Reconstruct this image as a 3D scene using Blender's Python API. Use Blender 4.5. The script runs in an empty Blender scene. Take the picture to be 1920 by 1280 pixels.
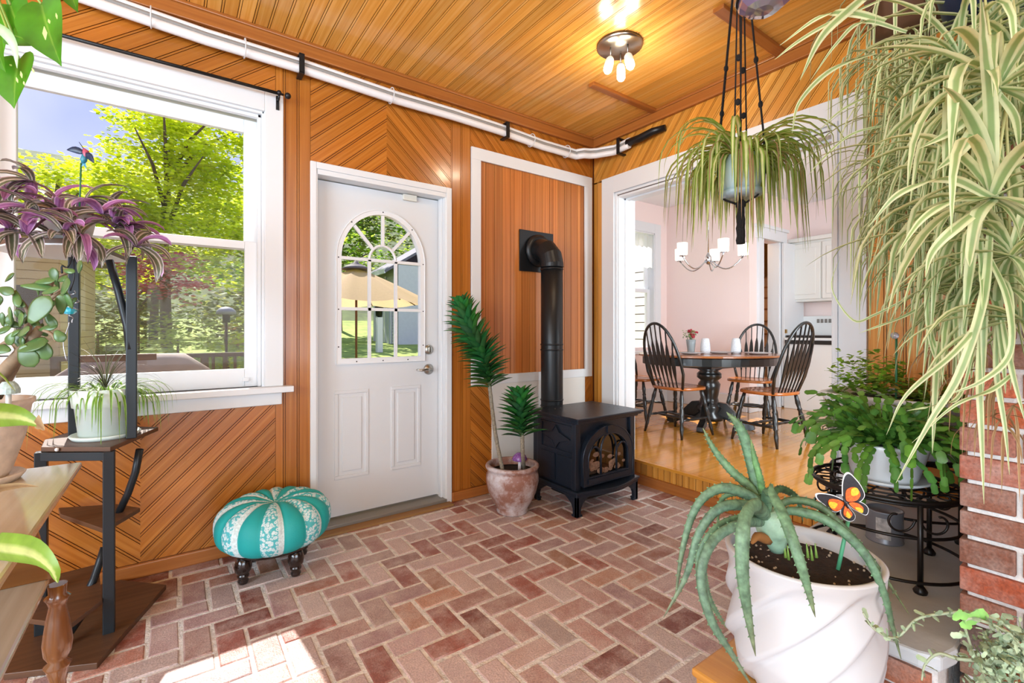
import bpy, bmesh, math, random
from mathutils import Vector, Matrix, Euler

# ------------------------------------------------------------------ camera, world, sun, light
SC = bpy.context.scene
COL = SC.collection
SC.view_settings.view_transform = 'Standard'
SC.view_settings.look = 'None'
SC.view_settings.gamma = 1.0
SC.view_settings.use_curve_mapping = False
SC.view_settings.exposure = -0.04
SC.render.engine = 'CYCLES'
cy = SC.cycles
cy.use_denoising = True
cy.max_bounces = 9; cy.diffuse_bounces = 4; cy.glossy_bounces = 4
cy.transmission_bounces = 8; cy.transparent_max_bounces = 16
cy.caustics_reflective = False; cy.caustics_refractive = False
cy.sample_clamp_indirect = 4.0; cy.sample_clamp_direct = 0.0

F_PX, CXP, HY = 882.0, 960.0, 618.0
YAW = math.atan((CXP - 325.0) / F_PX)
SY, CY = math.sin(YAW), math.cos(YAW)
CAM = Vector((-2.934, -2.88, 1.185))
cam_data = bpy.data.cameras.new('camera')
cam = bpy.data.objects.new('camera', cam_data)
COL.objects.link(cam)
cam.location = CAM
cam.rotation_euler = (math.radians(90), 0, -YAW)
cam_data.sensor_width = 36.0
cam_data.lens = 36.0 * F_PX / 1920.0
cam_data.shift_y = -(640.0 - HY) / 1920.0
cam_data.clip_start = 0.05
cam_data.clip_end = 300
SC.camera = cam

world = bpy.data.worlds.new('world'); SC.world = world
world.use_nodes = True
wn = world.node_tree; wn.nodes.clear()
wo = wn.nodes.new('ShaderNodeOutputWorld'); wb = wn.nodes.new('ShaderNodeBackground')
tc = wn.nodes.new('ShaderNodeTexCoord'); sp = wn.nodes.new('ShaderNodeSeparateXYZ')
cr = wn.nodes.new('ShaderNodeValToRGB')
cr.color_ramp.elements[0].position = 0.0; cr.color_ramp.elements[0].color = (0.72, 0.75, 0.90, 1)
cr.color_ramp.elements[1].position = 0.75; cr.color_ramp.elements[1].color = (0.20, 0.33, 0.80, 1)
e = cr.color_ramp.elements.new(0.32); e.color = (0.42, 0.48, 0.80, 1)
nz = wn.nodes.new('ShaderNodeTexNoise'); nz.inputs['Scale'].default_value = 2.2; nz.inputs['Detail'].default_value = 4
mr = wn.nodes.new('ShaderNodeMapRange'); mr.inputs[1].default_value = 0.5; mr.inputs[2].default_value = 0.75
mr.inputs[3].default_value = 0; mr.inputs[4].default_value = 0.5
mx = wn.nodes.new('ShaderNodeMix'); mx.data_type = 'RGBA'; mx.inputs[7].default_value = (0.95, 0.94, 0.96, 1)
wn.links.new(tc.outputs['Generated'], sp.inputs[0]); wn.links.new(sp.outputs[2], cr.inputs[0])
wn.links.new(tc.outputs['Generated'], nz.inputs['Vector']); wn.links.new(nz.outputs[0], mr.inputs[0])
wn.links.new(mr.outputs[0], mx.inputs[0]); wn.links.new(cr.outputs[0], mx.inputs[6])
wn.links.new(mx.outputs[2], wb.inputs[0]); wb.inputs[1].default_value = 1.4
wn.links.new(wb.outputs[0], wo.inputs[0])

def add_light(kind, name, loc, energy, color=(1, 1, 1), aim=None, size=1.0, size_y=None):
    ld = bpy.data.lights.new(name, kind)
    ld.energy = energy; ld.color = color
    lo = bpy.data.objects.new(name, ld); COL.objects.link(lo); lo.location = loc
    if aim is not None:
        lo.rotation_euler = Vector(aim).to_track_quat('-Z', 'Y').to_euler()
    if kind == 'AREA':
        ld.shape = 'RECTANGLE'; ld.size = size; ld.size_y = size_y or size
    if kind == 'POINT':
        ld.shadow_soft_size = size
    return lo

sun = add_light('SUN', 'sun', (0, 8, 10), 11.0, (1.0, 0.95, 0.88), aim=(0.07, -0.92, -1.0))
sun.data.angle = math.radians(0.6)
# added, boosted fill lamps standing in for daylight from unseen sides behind and left
add_light('AREA', 'added_fill_back', (-2.8, -8.40, 1.60), 285, (0.75, 0.89, 1.0), aim=(0, 1, 0), size=5.0, size_y=2.2)
add_light('AREA', 'added_fill_left', (-6.40, -3.6, 1.60), 370, (0.75, 0.89, 1.0), aim=(1, 0, 0), size=4.0, size_y=2.2)
# added fill lamp on the closed kitchen side of the dining room
add_light('AREA', 'added_fill_kitchen', (0.95, -3.3, 1.6), 165, (0.80, 0.92, 1.0), aim=(0.25, 1, 0.0), size=1.5, size_y=1.6)

def P(px, py, dep):
    """a point seen at (px, py) of the 1920x1280 frame at a real distance in metres"""
    q = (px - CXP) / F_PX; r = -(py - HY) / F_PX
    return CAM + Vector((SY + q * CY, CY - q * SY, r)) * dep

# ------------------------------------------------------------------ materials
MATS = {}
def new_mat(name):
    m = bpy.data.materials.new(name); m.use_nodes = True
    nt = m.node_tree; b = nt.nodes.get('Principled BSDF')
    MATS[name] = m
    return m, nt, b

def rgb(h):
    h = h.lstrip('#'); c = [int(h[i:i+2], 16) / 255 for i in (0, 2, 4)]
    return tuple(x / 12.92 if x <= 0.04045 else ((x + 0.055) / 1.055) ** 2.4 for x in c) + (1,)

def simple(name, color, rough=0.5, metal=0.0, spec=0.5, noise=0.0, nscale=8.0, bump=0.0, bscale=60.0, emit=None, estr=0, trans=0, coat=0, sss=0):
    m, nt, b = new_mat(name)
    c = rgb(color) if isinstance(color, str) else tuple(color) + ((1,) if len(color) == 3 else ())
    b.inputs['Base Color'].default_value = c
    b.inputs['Roughness'].default_value = rough
    b.inputs['Metallic'].default_value = metal
    b.inputs['Specular IOR Level'].default_value = spec
    b.inputs['Coat Weight'].default_value = coat
    if trans: b.inputs['Transmission Weight'].default_value = trans
    if sss:
        b.inputs['Subsurface Weight'].default_value = sss; b.inputs['Subsurface Scale'].default_value = 0.02
    if emit: b.inputs['Emission Color'].default_value = rgb(emit); b.inputs['Emission Strength'].default_value = estr
    L = nt.links
    if noise:
        t = nt.nodes.new('ShaderNodeTexCoord'); n = nt.nodes.new('ShaderNodeTexNoise')
        n.inputs['Scale'].default_value = nscale; n.inputs['Detail'].default_value = 6
        r = nt.nodes.new('ShaderNodeValToRGB')
        r.color_ramp.elements[0].position = 0.3; r.color_ramp.elements[1].position = 0.7
        r.color_ramp.elements[0].color = tuple(x * (1 - noise) for x in c[:3]) + (1,)
        r.color_ramp.elements[1].color = tuple(min(1, x * (1 + noise * 0.6)) for x in c[:3]) + (1,)
        L.new(t.outputs['Object'], n.inputs['Vector']); L.new(n.outputs[0], r.inputs[0]); L.new(r.outputs[0], b.inputs['Base Color'])
    if bump:
        t = nt.nodes.new('ShaderNodeTexCoord'); n = nt.nodes.new('ShaderNodeTexNoise')
        n.inputs['Scale'].default_value = bscale; n.inputs['Detail'].default_value = 5
        bp = nt.nodes.new('ShaderNodeBump'); bp.inputs['Strength'].default_value = bump; bp.inputs['Distance'].default_value = 0.01
        L.new(t.outputs['Object'], n.inputs['Vector']); L.new(n.outputs[0], bp.inputs['Height']); L.new(bp.outputs[0], b.inputs['Normal'])
    return m

def wood(name, dark, light, rough=0.3, gscale=(2.0, 45.0), coat=0.0, use_attr=True, mid=None, bump=0.15):
    """grain runs along UV.x; board tint comes from the colour attribute 'col'"""
    m, nt, b = new_mat(name); L = nt.links; N = nt.nodes.new
    uv = N('ShaderNodeUVMap'); mp = N('ShaderNodeMapping'); mp.inputs['Scale'].default_value = (gscale[0]*.6, gscale[1]*1.3, 1)
    n1 = N('ShaderNodeTexNoise'); n1.inputs['Scale'].default_value = 1.0; n1.inputs['Detail'].default_value = 4; n1.inputs['Roughness'].default_value = 0.55
    n1.inputs['Distortion'].default_value = 0.12
    r = N('ShaderNodeValToRGB'); r.color_ramp.elements[0].position = 0.12; r.color_ramp.elements[1].position = 0.88
    r.color_ramp.elements[0].color = rgb(dark); r.color_ramp.elements[1].color = rgb(light)
    if mid: e = r.color_ramp.elements.new(0.5); e.color = rgb(mid)
    L.new(uv.outputs[0], mp.inputs[0]); L.new(mp.outputs[0], n1.inputs['Vector']); L.new(n1.outputs[0], r.inputs[0])
    out = r.outputs[0]
    if use_attr:
        at = N('ShaderNodeVertexColor'); at.layer_name = 'col'
        mm = N('ShaderNodeMix'); mm.data_type = 'RGBA'; mm.blend_type = 'MULTIPLY'; mm.inputs[0].default_value = 1.0
        L.new(r.outputs[0], mm.inputs[6]); L.new(at.outputs[0], mm.inputs[7]); out = mm.outputs[2]
    L.new(out, b.inputs['Base Color'])
    b.inputs['Roughness'].default_value = rough; b.inputs['Coat Weight'].default_value = coat; b.inputs['Coat Roughness'].default_value = 0.12
    bp = N('ShaderNodeBump'); bp.inputs['Strength'].default_value = bump; bp.inputs['Distance'].default_value = 0.002
    L.new(n1.outputs[0], bp.inputs['Height']); L.new(bp.outputs[0], b.inputs['Normal'])
    return m

def brickmat(name, efflo=0.5, rough=0.75, tint2='#d9cdc6'):
    m, nt, b = new_mat(name); L = nt.links; N = nt.nodes.new
    at = N('ShaderNodeVertexColor'); at.layer_name = 'col'
    tcn = N('ShaderNodeTexCoord')
    n = N('ShaderNodeTexNoise'); n.inputs['Scale'].default_value = 9; n.inputs['Detail'].default_value = 8; n.inputs['Roughness'].default_value = 0.7
    n2 = N('ShaderNodeTexNoise'); n2.inputs['Scale'].default_value = 160; n2.inputs['Detail'].default_value = 3
    r = N('ShaderNodeMapRange'); r.inputs[1].default_value = 0.42; r.inputs[2].default_value = 0.72; r.inputs[3].default_value = 0.0; r.inputs[4].default_value = efflo
    mixa = N('ShaderNodeMix'); mixa.data_type = 'RGBA'; mixa.inputs[7].default_value = rgb(tint2)
    r2 = N('ShaderNodeMapRange'); r2.inputs[1].default_value = 0.3; r2.inputs[2].default_value = 0.75; r2.inputs[3].default_value = 0.72; r2.inputs[4].default_value = 1.2
    mul = N('ShaderNodeMix'); mul.data_type = 'RGBA'; mul.blend_type = 'MULTIPLY'; mul.inputs[0].default_value = 1
    L.new(tcn.outputs['Object'], n.inputs['Vector']); L.new(tcn.outputs['Object'], n2.inputs['Vector'])
    L.new(n.outputs[0], r.inputs[0]); L.new(r.outputs[0], mixa.inputs[0]); L.new(at.outputs[0], mixa.inputs[6])
    L.new(n2.outputs[0], r2.inputs[0]); L.new(mixa.outputs[2], mul.inputs[6]); L.new(r2.outputs[0], mul.inputs[7])
    L.new(mul.outputs[2], b.inputs['Base Color'])
    bp = N('ShaderNodeBump'); bp.inputs['Strength'].default_value = 0.5; bp.inputs['Distance'].default_value = 0.004
    ad = N('ShaderNodeMath'); ad.operation = 'ADD'
    L.new(n.outputs[0], ad.inputs[0]); L.new(n2.outputs[0], ad.inputs[1]); L.new(ad.outputs[0], bp.inputs['Height']); L.new(bp.outputs[0], b.inputs['Normal'])
    b.inputs['Roughness'].default_value = rough
    return m

def leafmat(name, stops, trans=0.35, rough=0.4, noise=0.15, along=None, nscale=30):
    """stops: colours across the blade, UV.x 0..1; along = optional tip colour mixed by UV.y"""
    m, nt, b = new_mat(name); L = nt.links; N = nt.nodes.new
    uv = N('ShaderNodeUVMap'); sx = N('ShaderNodeSeparateXYZ'); L.new(uv.outputs[0], sx.inputs[0])
    tcn = N('ShaderNodeTexCoord'); n = N('ShaderNodeTexNoise'); n.inputs['Scale'].default_value = nscale; n.inputs['Detail'].default_value = 4
    L.new(tcn.outputs['Object'], n.inputs['Vector'])
    r = N('ShaderNodeValToRGB')
    els = r.color_ramp.elements
    els[0].position = stops[0][0]; els[0].color = rgb(stops[0][1])
    els[1].position = stops[-1][0]; els[1].color = rgb(stops[-1][1])
    for p, c in stops[1:-1]:
        e = els.new(p); e.color = rgb(c)
    L.new(sx.outputs[0], r.inputs[0]); out = r.outputs[0]
    if along:
        mr_ = N('ShaderNodeMapRange'); mr_.inputs[1].default_value = along[1]; mr_.inputs[2].default_value = 1.0
        L.new(sx.outputs[1], mr_.inputs[0])
        mxx = N('ShaderNodeMix'); mxx.data_type = 'RGBA'; mxx.inputs[7].default_value = rgb(along[0])
        L.new(mr_.outputs[0], mxx.inputs[0]); L.new(out, mxx.inputs[6]); out = mxx.outputs[2]
    at = N('ShaderNodeVertexColor'); at.layer_name = 'col'
    ma = N('ShaderNodeMix'); ma.data_type = 'RGBA'; ma.blend_type = 'MULTIPLY'; ma.inputs[0].default_value = 1
    L.new(out, ma.inputs[6]); L.new(at.outputs[0], ma.inputs[7]); out = ma.outputs[2]
    mr2 = N('ShaderNodeMapRange'); mr2.inputs[1].default_value = 0.3; mr2.inputs[2].default_value = 0.7; mr2.inputs[3].default_value = 1 - noise; mr2.inputs[4].default_value = 1 + noise
    L.new(n.outputs[0], mr2.inputs[0])
    mb = N('ShaderNodeMix'); mb.data_type = 'RGBA'; mb.blend_type = 'MULTIPLY'; mb.inputs[0].default_value = 1
    L.new(out, mb.inputs[6]); L.new(mr2.outputs[0], mb.inputs[7]); out = mb.outputs[2]
    L.new(out, b.inputs['Base Color']); b.inputs['Roughness'].default_value = rough
    if trans:
        tr = N('ShaderNodeBsdfTranslucent'); ms = N('ShaderNodeMixShader'); ms.inputs[0].default_value = trans
        L.new(out, tr.inputs[0]); L.new(b.outputs[0], ms.inputs[1]); L.new(tr.outputs[0], ms.inputs[2])
        mo = [x for x in nt.nodes if x.type == 'OUTPUT_MATERIAL'][0]
        L.new(ms.outputs[0], mo.inputs[0])
    return m

def glassmat(name, tint=(1, 1, 1, 1), refl=0.06, rough=0.0):
    m, nt, b = new_mat(name); nt.nodes.remove(b); L = nt.links; N = nt.nodes.new
    mo = [x for x in nt.nodes if x.type == 'OUTPUT_MATERIAL'][0]
    t = N('ShaderNodeBsdfTransparent'); t.inputs[0].default_value = tint
    g = N('ShaderNodeBsdfGlossy'); g.inputs['Roughness'].default_value = rough
    ms = N('ShaderNodeMixShader'); ms.inputs[0].default_value = refl
    L.new(t.outputs[0], ms.inputs[1]); L.new(g.outputs[0], ms.inputs[2]); L.new(ms.outputs[0], mo.inputs[0])
    return m

# ------------------------------------------------------------------ mesh accumulator
class MB:
    def __init__(s):
        s.v = []; s.f = []; s.uv = []; s.col = []; s.mi = []; s.sm = []
    def face(s, idx, uvs=None, col=(1, 1, 1), mi=0, smooth=False):
        s.f.append(tuple(idx)); s.uv.append(uvs); s.col.append(col); s.mi.append(mi); s.sm.append(smooth)
    def add(s, verts):
        n = len(s.v); s.v += [tuple(p) for p in verts]; return n
    def box(s, lo, hi, col=(1, 1, 1), mi=0, M=None):
        x0, y0, z0 = lo; x1, y1, z1 = hi
        vs = [(x0,y0,z0),(x1,y0,z0),(x1,y1,z0),(x0,y1,z0),(x0,y0,z1),(x1,y0,z1),(x1,y1,z1),(x0,y1,z1)]
        if M is not None: vs = [tuple(M @ Vector(p)) for p in vs]
        n = s.add(vs)
        dx, dy, dz = x1-x0, y1-y0, z1-z0
        long_ax = max((dx,0),(dy,1),(dz,2))[1]
        for q, ax in (((0,3,2,1),2),((4,5,6,7),2),((0,1,5,4),1),((2,3,7,6),1),((1,2,6,5),0),((3,0,4,7),0)):
            axs = [a for a in (0,1,2) if a != ax]
            if long_ax in axs: axs = [long_ax] + [a for a in axs if a != long_ax]
            L0 = [(x0,y0,z0),(x1,y0,z0),(x1,y1,z0),(x0,y1,z0),(x0,y0,z1),(x1,y0,z1),(x1,y1,z1),(x0,y1,z1)]
            uv = [(L0[i][axs[0]] + s.seed(), L0[i][axs[1]]) for i in q]
            s.face([n+i for i in q], uv, col, mi)
        return s
    _sd = 0.0
    def seed(s): return s._sd
    def obox(s, c, size, rz=0, rx=0, ry=0, **k):
        M = Matrix.Translation(c) @ Euler((rx, ry, rz)).to_matrix().to_4x4()
        h = Vector(size) / 2
        return s.box(-h, h, M=M, **k)
    def bar(s, p0, p1, w, h, up=(0,0,1), **k):
        p0, p1 = Vector(p0), Vector(p1); d = p1 - p0; ln = d.length; d.normalize()
        u = Vector(up)
        if abs(d.dot(u)) > .98: u = Vector((1,0,0))
        sd = d.cross(u).normalized(); u = sd.cross(d)
        M = Matrix((( d.x, sd.x, u.x, p0.x),( d.y, sd.y, u.y, p0.y),( d.z, sd.z, u.z, p0.z),(0,0,0,1)))
        return s.box((0,-w/2,-h/2),(ln,w/2,h/2), M=M, **k)
    def prism(s, poly, z0, z1, M=None, col=(1,1,1), mi=0, uvo=0):
        """poly: list of (x,y) ccw, extruded z0..z1"""
        n = len(poly)
        vs = [(x,y,z0) for x,y in poly] + [(x,y,z1) for x,y in poly]
        if M is not None: vs = [tuple(M @ Vector(p)) for p in vs]
        b = s.add(vs)
        s.face([b+i for i in reversed(range(n))], [(poly[i][0]+uvo, poly[i][1]) for i in reversed(range(n))], col, mi)
        s.face([b+n+i for i in range(n)], [(poly[i][0]+uvo, poly[i][1]) for i in range(n)], col, mi)
        for i in range(n):
            j = (i+1) % n
            s.face([b+i,b+j,b+n+j,b+n+i], [(poly[i][0]+uvo,0),(poly[j][0]+uvo,0),(poly[j][0]+uvo,.01),(poly[i][0]+uvo,.01)], col, mi)
        return s
    def rings(s, rings, cap=True, closed=False, col=(1,1,1), mi=0, smooth=True):
        m = len(rings[0]); b = s.add([p for r in rings for p in r]); k = len(rings)
        for i in range(k if closed else k-1):
            a0 = b + i*m; a1 = b + ((i+1) % k)*m
            for j in range(m):
                j2 = (j+1) % m
                s.face([a0+j, a0+j2, a1+j2, a1+j], [(i/k,j/m),(i/k,(j+1)/m),((i+1)/k,(j+1)/m),((i+1)/k,j/m)], col, mi, smooth)
        if cap and not closed:
            s.face([b+j for j in reversed(range(m))], None, col, mi); s.face([b+(k-1)*m+j for j in range(m)], None, col, mi)
        return s
    def tube(s, pts, r, seg=8, closed=False, cap=True, **k):
        pts = [Vector(p) for p in pts]; n = len(pts)
        rr = r if isinstance(r, (list, tuple)) else [r]*n
        rg = []; up = None
        for i, p in enumerate(pts):
            if closed: d = pts[(i+1) % n] - pts[i-1]
            else: d = pts[min(i+1,n-1)] - pts[max(i-1,0)]
            if d.length < 1e-9: d = Vector((0,0,1))
            d.normalize()
            if up is None:
                up = Vector((0,0,1)) if abs(d.z) < .9 else Vector((1,0,0))
            sd = d.cross(up)
            if sd.length < 1e-6: sd = d.cross(Vector((0,1,0)))
            sd.normalize(); up = sd.cross(d)
            rg.append([p + (sd*math.cos(2*math.pi*j/seg) + up*math.sin(2*math.pi*j/seg))*rr[i] for j in range(seg)])
        return s.rings(rg, cap=cap, closed=closed, **k)
    def lathe(s, prof, c=(0,0,0), seg=24, M=None, cap=True, mod=None, **k):
        """prof: list of (r, z)"""
        rg = []
        for (r, z) in prof:
            ring = []
            for j in range(seg):
                a = 2*math.pi*j/seg; rr = r if mod is None else r*mod(a, z)
                p = Vector((rr*math.cos(a), rr*math.sin(a), z))
                if M is not None: p = M @ p
                ring.append(p + Vector(c))
            rg.append(ring)
        return s.rings(rg, cap=cap, **k)
    def ball(s, c, r, seg=12, sc=(1,1,1), M=None, **k):
        n = max(5, seg//2)
        rg = []
        for i in range(n+1):
            t = math.pi*i/n; rr = max(1e-4, math.sin(t))*r
            ring = []
            for j in range(seg):
                p = Vector((rr*math.cos(2*math.pi*j/seg)*sc[0], rr*math.sin(2*math.pi*j/seg)*sc[1], -math.cos(t)*r*sc[2]))
                if M is not None: p = M @ p
                ring.append(p + Vector(c))
            rg.append(ring)
        return s.rings(rg, **k)
    def ribbon(s, pts, w, nrm=None, fold=0.15, col=(1,1,1), mi=0, smooth=True, sideb=None):
        """leaf blade: pts list, w list of widths; 2 quads across (v-folded); uv x across, y along"""
        pts = [Vector(p) for p in pts]; n = len(pts); vs = []
        prev = None
        for i, p in enumerate(pts):
            d = (pts[min(i+1,n-1)] - pts[max(i-1,0)]).normalized()
            if nrm is not None: u = Vector(nrm)
            else: u = Vector((0,0,1))
            if sideb is not None: sd = Vector(sideb)
            else:
                sd = d.cross(u)
                if sd.length < .15: sd = prev if prev is not None else d.cross(Vector((1,.3,0)))
            sd = (sd - d*sd.dot(d)).normalized()
            if prev is not None and sd.dot(prev) < 0: sd = -sd
            prev = sd
            up = sd.cross(d)
            hw = w[i]/2
            vs += [p - sd*hw + up*hw*fold, p - up*hw*fold, p + sd*hw + up*hw*fold]
        b = s.add(vs)
        for i in range(n-1):
            for q in (0, 1):
                a = b+3*i+q
                s.face([a, a+1, a+4, a+3], [(q*.5, i/(n-1)), (q*.5+.5, i/(n-1)), (q*.5+.5, (i+1)/(n-1)), (q*.5, (i+1)/(n-1))], col, mi, smooth)
        return s
    def build(s, name, mats, parent=None, label=None, bev=0, solid=0, sub=0, kind=None):
        me = bpy.data.meshes.new(name)
        off = Vector((0,0,0))
        if parent is not None:
            o_ = parent; 
            while o_ is not None: off += o_.location; o_ = o_.parent
        vs = [(p[0]-off.x, p[1]-off.y, p[2]-off.z) for p in s.v]
        me.from_pydata(vs, [], s.f)
        uvs = []; cs = []
        for f, uv, c in zip(s.f, s.uv, s.col):
            k = len(f)
            if uv is None: uvs += [0.0, 0.0]*k
            else:
                for t in uv: uvs += [t[0], t[1]]
            cs += [c[0], c[1], c[2], 1.0]*k
        me.uv_layers.new(name='UVMap'); me.uv_layers['UVMap'].data.foreach_set('uv', uvs)
        me.color_attributes.new('col', 'FLOAT_COLOR', 'CORNER'); me.color_attributes['col'].data.foreach_set('color', cs)
        me.polygons.foreach_set('use_smooth', s.sm); me.polygons.foreach_set('material_index', s.mi)
        for m in (mats if isinstance(mats, (list, tuple)) else [mats]): me.materials.append(m)
        me.update()
        o = bpy.data.objects.new(name, me); COL.objects.link(o)
        if parent is not None: o.parent = parent
        if label: o['label'] = label
        if kind: o['kind'] = kind
        if solid:
            md = o.modifiers.new('solid', 'SOLIDIFY'); md.thickness = solid; md.offset = 0
        if sub:
            md = o.modifiers.new('sub', 'SUBSURF'); md.levels = sub; md.render_levels = sub
        if bev:
            md = o.modifiers.new('bev', 'BEVEL'); md.width = bev; md.segments = 2; md.limit_method = 'ANGLE'; md.angle_limit = math.radians(40)
        return o

def thing(name, label, cat, loc=(0,0,0), group=None):
    o = bpy.data.objects.new(name, None); COL.objects.link(o); o.location = loc
    o['label'] = label; o['category'] = cat
    o.empty_display_size = 0.05
    if group: o['group'] = group
    return o
def tag(o, label, cat, group=None, kind=None):
    o['label'] = label; o['category'] = cat
    if group: o['group'] = group
    if kind: o['kind'] = kind
    return o
def struct(mb, name, mats, **k):
    return mb.build(name, mats, kind='structure', **k)

def clip(poly, a, b, c):
    """keep a*x+b*y<=c"""
    out = []
    for i in range(len(poly)):
        p, q = poly[i], poly[(i+1) % len(poly)]
        dp = a*p[0]+b*p[1]-c; dq = a*q[0]+b*q[1]-c
        if dp <= 0: out.append(p)
        if (dp < 0 < dq) or (dq < 0 < dp):
            t = dp/(dp-dq); out.append((p[0]+(q[0]-p[0])*t, p[1]+(q[1]-p[1])*t))
    return out

def boards(mb, rect, ang, width, fmap, phase=0.0, thick=0.008, bead=True, tint=0.16, rng=None, gap=0.0034):
    """tongue-and-groove boards filling rect (u0,v0,u1,v1), long axis at ang; fmap(u,v,t)->xyz"""
    rng = rng or random.Random(5)
    u0, v0, u1, v1 = rect; ca, sa = math.cos(ang), math.sin(ang)
    base = [(u0,v0),(u1,v0),(u1,v1),(u0,v1)]
    ds = [-sa*x + ca*y for x, y in base]
    k0 = math.floor((min(ds)-phase)/width); k1 = math.ceil((max(ds)-phase)/width)
    for k in range(k0, k1):
        d0 = phase + k*width; t = 1 + rng.uniform(-tint, tint); hue = rng.uniform(-.06, .06)
        col = (t*(1+hue*.3), t*(1-hue*.3), t*(1-hue)); sx = rng.uniform(0, 50)
        strips = [(d0+gap/2, d0+width-gap/2)]
        if bead: strips = [(d0+gap/2, d0+width-.0125), (d0+width-.0095, d0+width-gap/2)]
        for a0, a1 in strips:
            poly = clip(clip(base, sa, -ca, -a0), -sa, ca, a1)
            if len(poly) < 3: continue
            n = len(poly)
            uv = [(sx + ca*x+sa*y, -sa*x+ca*y + k*3.3) for x, y in poly]
            cxm = sum(p[0] for p in poly)/n; cym = sum(p[1] for p in poly)/n
            b = mb.add([fmap(x,y,0.0) for x,y in poly] + [fmap(x,y,thick) for x,y in poly])
            mb.face([b+n+i for i in range(n)], uv, col)
            for i in range(n):
                j = (i+1) % n
                mb.face([b+i,b+j,b+n+j,b+n+i], [uv[i],uv[j],uv[j],uv[i]], tuple(c*.8 for c in col))
# ------------------------------------------------------------------ shared materials
M_WALL = wood('panel_wood', '#92541a', '#c48238', rough=0.27, mid='#a96420', coat=0.25)
M_WALLB = wood('panel_wood_lit', '#b57428', '#e6b05c', rough=0.32, mid='#c68534', coat=0.2)  # same panelling, colour partly brightened for the light on this wall
M_CEIL = wood('ceiling_wood_lit', '#ce8a32', '#f8cc80', rough=0.24, mid='#e8aa50', coat=0.3)  # brighter, yellower tones put the lamplight into the wood colour
M_TRIM = wood('trim_wood', '#8a4c1e', '#b87638', rough=0.32, mid='#a0602a', coat=0.2)
M_ALCOVE = wood('alcove_wood', '#96521f', '#cf8b4a', rough=0.42, mid='#b56d33', gscale=(1.2, 60))
M_GROOVE = simple('groove_dark_wood', '#5a2708', 0.7)  # dark wood backing behind the gaps between boards
M_WHITE = simple('white_paint', '#dcdfe2', 0.38)
M_WHITE2 = simple('white_door_paint', '#d6d9dc', 0.42)
M_VINYL = simple('white_vinyl', '#e4e7ea', 0.3)
M_MORTAR = simple('mortar', '#e4dfda', 0.9, noise=0.25, nscale=30, bump=0.6, bscale=120)
M_MORTARW = simple('white_mortar', '#cfccc8', 0.9, noise=0.15, nscale=20, bump=0.6, bscale=90)
M_BRICK = brickmat('floor_brick', efflo=0.72, rough=0.46, tint2='#dccac4')
M_BRICK2 = brickmat('chimney_brick', efflo=0.5, rough=0.85, tint2='#b8aca4')
M_STONE = simple('bluestone', '#bcc0c2', 0.55, noise=0.22, nscale=3.5, bump=0.25, bscale=14)
M_BLACK = simple('black_metal', '#17191c', 0.38, metal=0.3)
M_GLASS = glassmat('window_glass', refl=0.008)
M_PINK = simple('pink_wall_paint', '#f0dcd7', 0.6)
M_DFLOOR = wood('parquet', '#c07a26', '#e0a04a', rough=0.12, mid='#d08e36', gscale=(1.5, 25), coat=0.5, bump=0.03)
M_CEILW = simple('white_ceiling', '#e8e8ea', 0.6)
M_STEEL = simple('satin_nickel', '#b9b6ae', 0.28, metal=1.0)

H0 = 2.82
DF = 0.185                        # dining room floor height
RX = -3.66                        # left wall
LX = -6.5                         # unseen left end of the room
YB = -8.5                         # back wall

def holes_wall(mb, fm, us, vs, holes, t0, t1, **k):
    """solid wall as boxes between breakpoints, skipping holes (u0,v0,u1,v1)"""
    for i in range(len(us)-1):
        for j in range(len(vs)-1):
            uc = (us[i]+us[i+1])/2; vc = (vs[j]+vs[j+1])/2
            if any(h[0] < uc < h[2] and h[1] < vc < h[3] for h in holes): continue
            a = fm(us[i], vs[j], t0); b = fm(us[i+1], vs[j+1], t1)
            mb.box([min(a[q], b[q]) for q in range(3)], [max(a[q], b[q]) for q in range(3)], **k)

fA = lambda u, v, t: (u, 0.008 - t, v)
fB = lambda u, v, t: (0.008 - t, u, v)

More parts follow.
